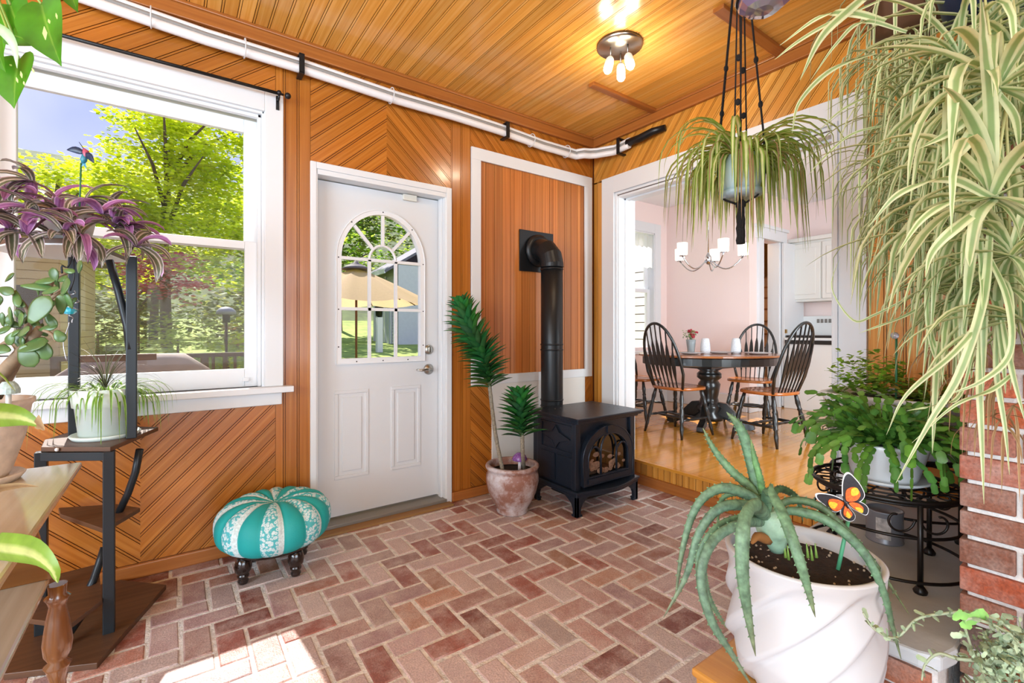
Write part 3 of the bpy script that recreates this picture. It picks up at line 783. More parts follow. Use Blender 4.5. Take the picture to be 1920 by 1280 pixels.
def tree(name, label, x, y, h, r, cols, n, size, seed, blobs=None, trunk=.16, group='trees behind the house'):
    rng = random.Random(seed); z = gz(y)
    t = thing(name, label, 'tree', (x, y, z), group)
    if blobs is None:
        blobs = [((x, y, z+h*.66), (r, r, h*.30))]
        for _ in range(7):
            a = rng.uniform(0, 6.28); rr = rng.uniform(.4, .75)*r
            blobs.append(((x+rr*math.cos(a), y+rr*math.sin(a)*.8, z+h*rng.uniform(.40, .88)), (r*.5, r*.5, h*.15)))
    blobs = [(c_, (r_[0], r_[1]*.5, r_[2])) for c_, r_ in blobs]
    mb = MB(); crown(mb, blobs, n*1.7, size, rng, cols)
    mb.build('foliage', M_TL, t)
    mb = MB(); mb.tube([(x, y, z-.1), (x+rng.uniform(-.2, .2), y, z+h*.35), (x+rng.uniform(-.3, .3), y, z+h*.7)], [trunk, trunk*.8, trunk*.3], 8)
    for _ in range(6):
        a = rng.uniform(0, 6.28); z1 = z+h*rng.uniform(.3, .55)
        mb.tube([(x, y, z1), (x+r*.35*math.cos(a), y+r*.35*math.sin(a), z1+h*.13), (x+r*.75*math.cos(a), y+r*.7*math.sin(a), z1+h*.2)], [trunk*.45, trunk*.3, trunk*.1], 6)
    mb.build('trunk', M_BARK, t)
    return t
# (x offsets follow the window: azimuth -10 .. +10 degrees from +y)
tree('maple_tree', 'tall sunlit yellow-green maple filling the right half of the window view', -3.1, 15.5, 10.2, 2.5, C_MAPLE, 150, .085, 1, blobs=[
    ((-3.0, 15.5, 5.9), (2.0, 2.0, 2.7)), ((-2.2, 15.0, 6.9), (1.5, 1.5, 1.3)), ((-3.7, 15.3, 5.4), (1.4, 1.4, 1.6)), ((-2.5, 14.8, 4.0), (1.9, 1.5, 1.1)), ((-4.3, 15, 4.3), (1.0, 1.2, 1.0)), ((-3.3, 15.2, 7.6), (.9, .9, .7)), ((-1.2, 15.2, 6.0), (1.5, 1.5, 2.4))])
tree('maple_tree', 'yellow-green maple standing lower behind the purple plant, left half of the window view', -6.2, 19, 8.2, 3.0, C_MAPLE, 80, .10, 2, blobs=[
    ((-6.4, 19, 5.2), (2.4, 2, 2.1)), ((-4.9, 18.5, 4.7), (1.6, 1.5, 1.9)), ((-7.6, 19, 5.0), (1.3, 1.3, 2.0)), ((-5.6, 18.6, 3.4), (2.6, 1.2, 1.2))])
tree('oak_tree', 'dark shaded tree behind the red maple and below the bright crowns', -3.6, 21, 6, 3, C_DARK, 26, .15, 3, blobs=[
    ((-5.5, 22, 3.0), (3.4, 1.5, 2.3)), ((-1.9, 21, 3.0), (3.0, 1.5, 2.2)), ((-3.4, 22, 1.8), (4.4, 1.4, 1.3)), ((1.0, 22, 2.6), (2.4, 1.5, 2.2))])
tree('japanese_maple', 'small pink-red leaved maple in the middle of the window view', -3.7, 12.5, 3, 1.2, C_RED, 260, .06, 4, blobs=[
    ((-3.5, 11.5, 2.95), (.75, .6, .45)), ((-2.9, 11.6, 2.65), (.75, .6, .45)), ((-2.6, 11.3, 2.2), (.65, .5, .35)), ((-3.6, 11.3, 2.35), (.5, .5, .35))], trunk=.07)
tree('maple_tree', 'light green leafy tree seen through the arched door light', .4, 18, 8, 2.6, C_GREEN+C_MAPLE[:2], 48, .12, 5, blobs=[
    ((.2, 18, 5.6), (2.4, 1.6, 2.3)), ((2.2, 18.4, 5.2), (2.0, 1.5, 2.4)), ((-1.0, 18, 4.0), (1.6, 1.5, 1.6)), ((1.0, 17.6, 3.2), (2.4, 1.2, 1.4))])
tree('pine_tree', 'darker green tree behind the grey clapboard house', 4.6, 24, 10, 3, C_GREEN+C_DARK, 30, .15, 6, blobs=[
    ((4.2, 24, 7.0), (3.2, 1.8, 3.0)), ((7.2, 25, 6.6), (2.8, 1.8, 3.4)), ((2.2, 23.5, 5.6), (2.0, 1.5, 2.6))])
def shrub(label, x, y, r, h, cols, seed, dens=420, size=.05):
    rng = random.Random(seed); z = gz(y); mb = MB()
    t = thing('garden_shrub', label, 'shrub', (x, y, z), 'shrubs behind the railing')
    crown(mb, [((x, y, z+h*.5), (r, r, h*.55))], dens, size, rng, cols); mb.build('foliage', M_TL, t)
    mb = MB(); mb.tube([(x, y, z-.05), (x, y, z+h*.5)], [.05, .02], 6); mb.build('stem', M_BARK, t)
shrub('round light green shrub left of the bird feeder', -2.85, 10.2, .68, 1.35, C_SHRUB, 7)
shrub('low yellow-green bush right of the round shrub', -1.9, 10.0, .8, .72, C_MAPLE+C_SHRUB, 8)
shrub('yellow-green bush at the right edge of the window view', -1.15, 11.0, .55, 1.5, C_MAPLE, 9)
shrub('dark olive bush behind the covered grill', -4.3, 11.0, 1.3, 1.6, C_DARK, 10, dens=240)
shrub('yellow flowering bush left of the parasol pole', -1.2, 15.2, .8, 1.0, [rgb('#cdb94a')[:3], rgb('#b8b04a')[:3], rgb('#c98f6a')[:3]], 12, dens=260)
shrub('dark hedge bush behind the parasol pole', -1.4, 17.0, 1.0, 2.0, C_DARK, 13, dens=180, size=.07)
# bird feeder on its post
t = thing('bird_feeder', 'grey domed bird feeder on a post behind the railing', 'bird feeder', (-2.05, 8.4, gz(8.4)))
mb = MB(); mb.tube([(-2.05, 8.4, gz(8.4)), (-2.05, 8.4, 1.35)], .025, 8); mb.build('post', M_RAIL, t)
mb = MB(); mb.lathe([(.19, 1.50), (.17, 1.58), (.10, 1.64), (.01, 1.66)], (-2.05, 8.4, 0), 16); mb.build('dome', simple('feeder_dome', '#8c8f90', .5), t)
mb = MB(); mb.lathe([(.07, 1.33), (.07, 1.50), (.13, 1.50)], (-2.05, 8.4, 0), 12); mb.build('seed_holder', simple('feeder_dark', '#3c3c38', .6), t)
# covered grill on the deck
def cover():
    t = thing('covered_grill', 'brown fabric-covered grill on the deck behind the window', 'grill', (-3.20, 2.9, -.14))
    mb = MB(); rgx = []; rng = random.Random(4)
    for z, wx, wy in ((-.13, .66, .34), (.3, .63, .31), (.62, .60, .29), (.78, .56, .27), (.90, .42, .24), (.945, .36, .20), (.95, .05, .02)):
        ring = []
        for k in range(40):
            a = 2*math.pi*k/40; ca, sa = math.cos(a), math.sin(a)
            f = 1/max(abs(ca), abs(sa)); f = min(f, 1.22)
            rip = 1 + (.03*math.sin(a*9+1)+.02*math.sin(a*17))*(1 if z < .8 else .2)
            ring.append((-3.2+wx*ca*f*rip, 2.9+wy*sa*f*rip, z))
        rgx.append(ring)
    mb.rings(rgx, cap=True); mb.build('fabric_cover', simple('grill_cover', '#a8988a', .85, noise=.12, nscale=6, bump=.3, bscale=8), t)
    mb = MB(); mb.box((-2.72, 2.58, .2), (-2.64, 2.60, .24)); mb.build('logo_patch', M_WHITE, t)
cover()
# small yellow clapboard building left of the deck
t = thing('garden_shed', 'yellow clapboard building at the left of the window view', 'building', (-6.2, 6.5, -.25))
M_YEL = simple('yellow_clapboard', '#cdb478', .7); M_DK = simple('dark_opening', '#4a4238', .6)
mb = MB()
for i in range(24): 
    z = -.25+i*.11; mb.box((-8.4, 5.6-.012, z), (-4.15, 5.62, z+.10)); mb.box((-4.17, 5.6, z), (-4.138, 9, z+.10))
mb.box((-8.4, 5.61, -.25), (-4.16, 9, 2.40)); mb.build('wall', M_YEL, t)
mb = MB(); mb.prism([(-8.6, 2.38), (-3.95, 2.38), (-6.3, 2.9)], 0, 3.8, M=Matrix(((1,0,0,0),(0,0,1,5.4),(0,1,0,0),(0,0,0,1)))); mb.build('roof', simple('shed_roof', '#5f5a55', .8), t)
mb = MB(); mb.box((-4.75, 5.57, 1.15), (-4.30, 5.60, 1.75)); mb.build('window', M_DK, t)
# white porch post; the unseen roof over the entrance is added to block sun
t = thing('porch', 'white porch post outside the entrance door, with an added roof blocking the sun', 'porch', (-1.9, 1.6, -.25))
mb = MB(); mb.box((-2.30, .2, 2.95), (-.25, 2.6, 3.1)); mb.build('roof', M_WHITE, t)
mb = MB(); mb.box((-2.33, 1.55, -.25), (-2.20, 1.68, 2.95)); mb.box((-2.36, 1.52, -.14), (-2.17, 1.71, .0)); mb.build('post', simple('porch_post', '#e8ddd6', .5), t)
# parasol
def parasol(cx, cy, z0):
    t = thing('patio_umbrella', 'beige patio umbrella open outside the entrance door', 'umbrella', (cx, cy, z0))
    fab = leafmat('umbrella_fabric', [(0, '#d8b890'), (1, '#d8b890')], trans=.45, rough=.9, noise=.03)
    zt, R = 2.36, 1.42; ze = 1.72
    mb = MB(); ribs = []
    for k in range(8):
        a = 2*math.pi*(k+.3)/8; ribs.append(a)
    segs = []
    for i in range(7):
        f = i/6; ring = []
        for k in range(8):
            for s_ in range(4):
                a0, a1 = ribs[k], ribs[k]+2*math.pi/8; u = s_/4
                p = Vector((math.cos(a0), math.sin(a0), 0))*(1-u)+Vector((math.cos(a1), math.sin(a1), 0))*u
                sag = .06*f*math.sin(math.pi*u)
                ring.append((cx+p.x*R*f+.0001*math.cos(a0), cy+p.y*R*f, zt-(zt-ze)*(f**1.15)-sag))
        segs.append(ring)
    mb.rings(segs, cap=False); mb.build('canopy', fab, t)
    mb = MB(); mb.lathe([(.30, zt-.03), (.20, zt+.03), (.05, zt+.10), (.02, zt+.17)], (cx, cy, 0), 16); mb.build('vent_cap', simple('umbrella_cap', '#6b625c', .8), t)
    mb = MB(); mb.tube([(cx, cy, z0), (cx, cy, zt+.05)], .022, 10); mb.build('pole', simple('umbrella_pole', '#6a4630', .5), t)
    for a in ribs:
        mb = MB(); d = Vector((math.cos(a), math.sin(a), 0))
        mb.bar(Vector((cx, cy, zt-.02))+d*.02, Vector((cx, cy, ze-.015))+d*R*.98, .014, .018)
        mb.bar(Vector((cx, cy, 1.78))+d*.02, Vector((cx, cy, 2.02))+d*R*.5, .012, .014)
        mb.build('rib', simple('umbrella_rib', '#5a3c28', .5) if 'umbrella_rib' not in MATS else MATS['umbrella_rib'], t)
c = P(668, 560, 9.0); parasol(c.x, c.y, gz(c.y))
# grey neighbouring house seen through the door
def house():
    M_CL = simple('grey_clapboard', '#d6d9d8', .7, noise=.04); M_RF = simple('grey_shingles', '#77747c', .85, noise=.2, nscale=6)
    a, b_ = P(702, 640, 21), P(745, 640, 18.5)
    z0 = .5
    t = thing('neighbour_house', 'grey clapboard house with white trim beyond the patio umbrella', 'house', (a.x, a.y, z0))
    d = Vector((b_.x-a.x, b_.y-a.y, 0)).normalized(); nrm = Vector((d.y, -d.x, 0))
    L_ = (b_-a).length
    def fr(u, v, z): p = Vector((a.x, a.y, 0))+d*u+nrm*(-v); return (p.x, p.y, z)
    mb = MB()
    for i in range(26):
        z = z0+i*.125
        q = [fr(0, .0, z), fr(L_, .0, z), fr(L_, .03, z+.12), fr(0, .03, z+.12)]; n = mb.add(q); mb.face([n, n+1, n+2, n+3])
        q = [fr(0, .0, z), fr(0, 5, z), fr(.03, 5, z+.12), fr(.03, .03, z+.12)]; n = mb.add(q); mb.face([n, n+1, n+2, n+3])
    n = mb.add([fr(.03, .04, z0), fr(L_, .04, z0), fr(L_, .04, 3.75), fr(.03, .04, 3.75), fr(.03, 5, z0), fr(L_, 5, z0), fr(L_, 5, 3.75), fr(.03, 5, 3.75)])
    for f in ((0,1,2,3),(4,5,6,7),(0,3,7,4),(1,2,6,5),(3,2,6,7)): mb.face([n+i for i in f])
    mb.build('wall', M_CL, t)
    mb = MB(); n = mb.add([fr(-.35, -.5, 3.45), fr(L_+.0, -.5, 3.45), fr(L_, 2.6, 5.4), fr(-.35, 2.6, 5.4), fr(-.35, 5.6, 3.45), fr(L_, 5.6, 3.45)])
    mb.face([n, n+1, n+2, n+3]); mb.face([n+3, n+2, n+5, n+4]); mb.face([n, n+3, n+4]); mb.build('roof', M_RF, t, solid=.10)
    mb = MB(); M3 = lambda u0, u1, z0_, z1_, v=-.03: mb.bar(fr(u0, v, (z0_+z1_)/2), fr(u1, v, (z0_+z1_)/2), .05, z1_-z0_)
    M3(-.38, L_, 3.38, 3.56, -.5); M3(L_-1.55, L_-1.35, z0, 3.4); M3(0, .16, z0, 3.4)
    mb.build('white_trim', M_WHITE, t)
    for u0, u1, za, zb, nm in ((.9, 1.35, 1.2, 2.3, 'window'), (1.75, 2.35, z0, 2.5, 'door')):
        mb = MB(); M3(u0, u1, za, zb); w_ = mb.build(nm, M_WHITE, t)
        mb = MB(); M3(u0+.09, u1-.09, za+.12, zb-.12, -.06); mb.build('pane', M_DK if nm == 'window' else simple('door_blue_grey', '#aab2bd', .5), w_)
house()
t = thing('lamp_post', 'dark garden lantern on a white post before the neighbour house', 'lamp post', tuple(P(711, 640, 15.5)))
q = P(711, 640, 15.5); q.z = gz(q.y)
t.location = q
mb = MB(); mb.box((q.x-.09, q.y-.09, q.z), (q.x+.09, q.y+.09, q.z+1.15)); mb.build('post', M_WHITE, t)
mb = MB(); mb.lathe([(.05, 1.15), (.11, 1.2), (.13, 1.45), (.16, 1.47), (.02, 1.62)], (q.x, q.y, q.z), 6); mb.build('lantern', M_BLACK, t)
# sunlit clapboard wall outside the dining window
mb = MB(); M_CRM = simple('cream_clapboard', '#ffffff', .7); M_CRS = simple('clapboard_joint', '#6a5f50', .8)
for i in range(32):
    z = -.2+i*.125; mb.box((2.72, 1.37, z), (2.745, 7, z+.112))
mb.box((2.74, 1.37, -.3), (2.78, 7, 4.0), mi=1)
tag(mb.build('clapboard_wall', [M_CRM, M_CRS]), 'cream clapboard house wall outside the dining room window', 'wall', kind='structure')
# ------------------------------------------------------------------ things in the sunroom
RX90 = Matrix.Rotation(math.pi/2, 4, 'X')
M_IRON = simple('cast_iron', '#242c38', 0.33, metal=.4, bump=.12, bscale=90)
M_PIPE = simple('stovepipe_black', '#15181b', 0.40, metal=.2)
M_DGLASS = simple('stove_glass', '#14100d', 0.08, coat=.6)
# ---- cast iron stove
def stove():
    t = thing('cast_iron_stove', 'black cast iron gas stove with an arched glass front in the corner', 'stove', (-.585, -.50, 0))
    x0, x1, y0, y1 = -.858, -.312, -.70, -.30
    mb = MB(); mb.box((x0, y0+.02, .16), (x1, y1, .585)); 
    mb.box((x0+.02, y1, .22), (x1-.02, y1+.07, .56))
    mb.box((x0-.012, y0-.0, .16), (x0+.035, y0+.04, .585)); mb.box((x1-.035, y0-.0, .16), (x1+.012, y0+.04, .585))
    mb.build('body', M_IRON, t, bev=.004)
    mb = MB()
    for gx, gz_, ex in ((.0, .60, .035), (.012, .585, .018)):
        mb.box((x0-ex, y0-ex-.008, gz_-.0), (x1+ex, y1+.04, gz_+.018))
    mb.box((x0-.045, y0-.055, .612), (x1+.045, y1+.05, .628))
    mb.build('top_plate', M_IRON, t, bev=.006)
    ms_ = simple('stud_metal', '#8c8a86', .4, metal=.6)
    for q in [(-.80+i*.054, -.36, .6285) for i in range(9)]+[(-.38, -.62+i*.045, .6285) for i in range(6)]:
        mb = MB(); mb.ball(q, .004, 6, sc=(1, 1, .4)); mb.build('stud', ms_, t)
    # left side relief: diamond over two raised fields
    mb = MB(); xs = x0-.002
    def side(lo, hi, d=.008): mb.box((xs-d, lo[0], lo[1]), (xs+.002, hi[0], hi[1]))
    side((-.66, .18), (-.515, .36)); side((-.495, .18), (-.35, .36))
    for a_, b_ in (((-.66, .385), (-.35, .393)), ((-.66, .557), (-.35, .565)), ((-.66, .385), (-.652, .565)), ((-.358, .385), (-.35, .565))): side(a_, b_, .006)
    dm = [(-.505, .40), (-.47, .445), (-.365, .475), (-.47, .505), (-.505, .55), (-.54, .505), (-.645, .475), (-.54, .445)]
    n = mb.add([(xs-.008, y, z) for y, z in dm]+[(xs+.002, y, z) for y, z in dm]); mb.face([n+i for i in range(8)])
    for i in range(8): mb.face([n+i, n+8+i, n+8+(i+1) % 8, n+(i+1) % 8])
    mb.tube([(xs-.008, y, z) for y, z in dm], .0045, 5, closed=True)
    mb.build('side_relief', M_IRON, t, bev=.003)
    # front door with arch
    cx, hw = -.585, .205
    mb = MB(); oc_ = [(x, z) for x, z in [(cx+hw+.03, .185)]+[(cx+(hw+.035)*math.cos(math.pi*i/20), .345+(.205)*math.sin(math.pi*i/20)) for i in range(21)]+[(cx-hw-.03, .185)]]
    ic_ = [(x, z) for x, z in [(cx+hw-.015, .235)]+[(cx+(hw-.015)*math.cos(math.pi*i/20), .345+.155*math.sin(math.pi*i/20)) for i in range(21)]+[(cx-hw+.015, .235)]]
    def rf(A_, B_, y, depth):
        ringface(mb, A_, B_, y)
        for Q in (A_, B_):
            n_ = len(Q); b = mb.add([(x, y, z) for x, z in Q]+[(x, y+depth, z) for x, z in Q])
            for i in range(n_): mb.face([b+i, b+(i+1) % n_, b+n_+(i+1) % n_, b+n_+i])
    rf(oc_, ic_, y0-.022, .04)
    mb.tube([(x, y0-.022, z) for x, z in oc_], .005, 6, closed=True); mb.tube([(x, y0-.022, z) for x, z in ic_], .004, 6, closed=True)
    mb.box((cx-.025, y0-.034, .505), (cx+.025, y0-.01, .553)); mb.box((cx-hw+.01, y0-.03, .195), (cx+hw-.01, y0-.02, .226))
    d_ = mb.build('front_door', M_IRON, t)
    mb = MB(); b = mb.add([(x, y0-.002, z) for x, z in ic_]); mb.face([b+i for i in range(len(ic_))]); mb.build('glass', M_DGLASS, d_)
    mb = MB(); yy = y0-.018
    def pa(u0, u1, zb, zt, zp):   # pointed arch
        um = (u0+u1)/2
        L_ = [(u0, zb), (u0, zt)]+[(u0+(um-u0)*(1-math.cos(math.pi/2*i/6)), zt+(zp-zt)*math.sin(math.pi/2*i/6)) for i in range(1, 7)]
        R_ = [(u1-(p[0]-u0), p[1]) for p in L_]
        mb.tube([(x, yy, z) for x, z in L_], .007, 6); mb.tube([(x, yy, z) for x, z in R_], .007, 6)
    w3 = (2*hw-.03)/3; a0 = cx-hw+.015
    pa(a0+w3*.9, a0+w3*2.1, .238, .37, .497); pa(a0, a0+w3*.92, .238, .345, .425); pa(a0+w3*2.08, a0+w3*3, .238, .345, .425)
    mb.build('tracery', M_IRON, d_)
    mb = MB(); rg_ = random.Random(6)
    for _ in range(26): mb.ball((cx+rg_.uniform(-.17, .17), y0-.001, .25+abs(rg_.gauss(0, .05))), rg_.uniform(.012, .03), 7, sc=(1.5, .1, .8))
    mb.build('logs', simple('ceramic_logs', '#8a6a55', .9, noise=.4, nscale=60), d_)
    # ash lip and skirt, arched legs
    mb = MB()
    lip = [(x0-.03, y0-.03)]+[(x0+.05+(x1-x0-.10)*i/10, y0-.045-.045*math.sin(math.pi*i/10)) for i in range(11)]+[(x1+.03, y0-.03), (x1+.03, y1+.02), (x0-.03, y1+.02)]
    mb.prism(lip, .145, .163); mb.prism([(p[0]*.97-.585*.03, p[1]*.97-.5*.03) for p in lip], .125, .146)
    mb.build('ash_lip', M_IRON, t, bev=.005)
    mb = MB(); mb.box((x0+.08, y0+.05, .06), (x1-.08, y1-.05, .126)); mb.build('burner_box', simple('burner_black', '#0c0d0e', .6), t, bev=.01)
    for lx, ly, sx, sy in ((x0-.02, y0-.02, 1, 1), (x1+.02, y0-.02, -1, 1), (x0-.02, y1+.01, 1, -1), (x1+.02, y1+.01, -1, -1)):
        mb = MB()
        prof = [(0, 0), (.050, 0), (.052, .012), (.038, .018), (.040, .05), (.055, .08), (.09, .104), (.13, .126), (0, .126)]
        for M_ in (Matrix(((sx,0,0,lx),(0,0,sy,ly),(0,1,0,0),(0,0,0,1))), Matrix(((0,0,sx,lx),(sy,0,0,ly),(0,1,0,0),(0,0,0,1)))):
            mb.prism(prof, 0, .022, M=M_)
        mb.build('leg', M_IRON, t, bev=.003)
stove()
def stovepipe():
    t = thing('stovepipe', 'black stovepipe rising from the stove and bending into the panelled wall', 'stovepipe', (-.62, -.18, .55))
    mb = MB(); R = .083; mb.tube([(-.62, -.18, z) for z in (.30, .60, 1.0, 1.66)], R, 32); mb.build('pipe', M_PIPE, t)
    mb = MB(); pts = [(-.62, -.18, 1.655)]+[(-.62, -.18+.13*(1-math.cos(math.radians(a)))-.0, 1.67+.13*math.sin(math.radians(a))) for a in (0, 30, 60, 90)]+[(-.62, -.01, 1.80)]
    mb.tube(pts, .089, 32, smooth=False); mb.build('elbow', M_PIPE, t)
    for z in (.615, .66, 1.035, 1.075, 1.64, 1.67):
        mb = MB(); mb.lathe([(R, z-.006), (R+.005, z-.003), (R+.005, z+.003), (R, z+.006)], (-.62, -.18, 0), 32, cap=False)
        mb.build('joint_ring', M_PIPE, t)
    mb = MB(); mb.box((-.795, -.010, 1.635), (-.459, .0, 1.952)); mb.build('wall_plate', M_PIPE, t, bev=.002)
    mb = MB(); M_ = Matrix.Translation((-.62, -.018, 1.80)) @ Matrix.Rotation(math.pi/2, 4, 'X')
    mb.lathe([(.09, -.0), (.125, .0), (.125, .012), (.105, .03), (.09, .03)], (0, 0, 0), 32, M=M_); mb.build('wall_collar', M_PIPE, t)
stovepipe()

# ---- glazed ceramic pot with two compact dracaenas
def pot_lathe(name, prof, c, m, t, seg=36, **k):
    mb = MB(); mb.lathe(prof, c, seg, **k); return mb.build(name, m, t)
M_SOIL = simple('potting_soil', '#2f2119', 1, noise=.5, nscale=60, bump=1, bscale=90)
mg, nt, b = new_mat('crackled_glaze')
N = nt.nodes.new; L = nt.links
tcn = N('ShaderNodeTexCoord'); n1 = N('ShaderNodeTexNoise'); n1.inputs['Scale'].default_value = 5; n1.inputs['Detail'].default_value = 9; n1.inputs['Roughness'].default_value = .72
r1 = N('ShaderNodeValToRGB'); r1.color_ramp.elements[0].position = .42; r1.color_ramp.elements[0].color = rgb('#8f6455'); r1.color_ramp.elements[1].position = .6; r1.color_ramp.elements[1].color = rgb('#c9c4c8')
e_ = r1.color_ramp.elements.new(.5); e_.color = rgb('#b09c98')
L.new(tcn.outputs['Object'], n1.inputs['Vector']); L.new(n1.outputs[0], r1.inputs[0]); L.new(r1.outputs[0], b.inputs['Base Color']); b.inputs['Roughness'].default_value = .38
bp = N('ShaderNodeBump'); bp.inputs['Strength'].default_value = .3; L.new(n1.outputs[0], bp.inputs['Height']); L.new(bp.outputs[0], b.inputs['Normal'])
PC = (-1.135, -.385, 0)
t = thing('ceramic_pot', 'large grey-brown glazed ceramic pot on the brick floor left of the stove', 'plant pot', PC)
pot_lathe('pot', [(.02, 0), (.098, 0), (.103, .012), (.098, .025), (.125, .07), (.155, .13), (.172, .20), (.172, .24), (.163, .268), (.160, .278), (.172, .288), (.176, .30), (.170, .312), (.150, .312), (.148, .29), (.146, .26)], PC, mg, t)
pot_lathe('soil', [(.001, .268), (.147, .265)], PC, M_SOIL, t)
t = thing('mushroom_ornament', 'purple mosaic mushroom ornament in the glazed ceramic pot', 'ornament', (-1.10, -.42, .26))
c = Vector((-1.105, -.425, .262))
mb = MB(); mb.tube([c, c+Vector((.0, 0, .085))], [.013, .010], 10); mb.build('stem', simple('ornament_stem', '#cfc6c8', .4), t)
mb = MB(); mb.lathe([(.001, .125), (.02, .122), (.04, .105), (.05, .082), (.046, .076), (.012, .08)], c, 16); mb.build('cap', simple('purple_mosaic', '#8c5aa0', .25, noise=.5, nscale=90), t)

# ---- teal segmented ottoman
def ottoman():
    C0 = Vector((-2.525, -.292, 0))
    t = thing('ottoman', 'round teal and white striped ottoman with dark turned legs under the window', 'ottoman', C0)
    mt = simple('teal_fabric', '#16a3a2', .6, bump=.1, bscale=200)
    ml, nt, b = new_mat('lace_print_fabric'); N = nt.nodes.new; L = nt.links
    tcn = N('ShaderNodeTexCoord'); v = N('ShaderNodeTexVoronoi'); v.inputs['Scale'].default_value = 75
    r = N('ShaderNodeValToRGB'); r.color_ramp.elements[0].position = .10; r.color_ramp.elements[0].color = rgb('#3fa9b0'); r.color_ramp.elements[1].position = .62; r.color_ramp.elements[1].color = rgb('#4fb4ba'); e2_ = r.color_ramp.elements.new(.24); e2_.color = rgb('#dbe9ea'); e3_ = r.color_ramp.elements.new(.40); e3_.color = rgb('#cfe2e4')
    L.new(tcn.outputs['Object'], v.inputs['Vector']); L.new(v.outputs['Distance'], r.inputs[0]); L.new(r.outputs[0], b.inputs['Base Color']); b.inputs['Roughness'].default_value = .8
    mw = simple('white_lace', '#d5e6e6', .85, noise=.25, nscale=120)
    mb = MB(); R = .262; NS = 16; sub = 8; seg = NS*sub
    prof = []
    for i in range(19):
        a = math.pi*i/18
        prof.append((math.sin(a), -math.cos(a)))
    rings = []
    for k, (s_, c_) in enumerate(prof):
        ring = []
        for j in range(seg):
            th = 2*math.pi*j/seg; u = (j % sub)/sub
            puff = math.sin(math.pi*u)**.6
            rr = R*(s_**.55 if s_ > 0 else 0)
            rr *= (.965+.035*puff)
            z = .243 + .120*math.copysign(abs(c_)**.8, c_)
            if c_ > 0:
                z -= .034*math.exp(-(rr/R/.28)**2)*1.0; z -= .014*(1-puff)*min(1, rr/R*2)
            ring.append((C0.x+rr*math.cos(th)+1e-5*math.cos(th), C0.y+rr*math.sin(th)+1e-5*math.sin(th), z))
        rings.append(ring)
    b0 = mb.add([p for r_ in rings for p in r_])
    for k in range(len(rings)-1):
        for j in range(seg):
            sg = j//sub; mi = 0 if sg % 2 == 0 else (2 if j % sub >= sub-2 else 1)
            j2 = (j+1) % seg
            mb.face([b0+k*seg+j, b0+k*seg+j2, b0+(k+1)*seg+j2, b0+(k+1)*seg+j], None, (1, 1, 1), mi, True)
    mb.build('cushion', [mt, ml, mw], t)
    mb = MB(); mb.ball((C0.x, C0.y, .318), .020, 12, sc=(1, 1, .5)); mb.build('button', mt, t)
    md = simple('dark_turned_wood', '#1c100c', .18, coat=.5)
    mb = MB(); mb.lathe([(.17, .125), (.19, .13), (.19, .15), (.17, .155)], C0, 24); mb.build('base_board', md, t)
    for lx, ly in ((-.145, -.075), (.07, -.14), (.145, .07), (-.08, .14)):
        mb = MB(); mb.lathe([(.012, 0), (.020, .004), (.024, .018), (.018, .03), (.026, .036), (.026, .046), (.020, .05), (.034, .062), (.038, .085), (.032, .11), (.024, .128)], (C0.x+lx, C0.y+ly, 0), 16)
        mb.build('leg', md, t)
ottoman()

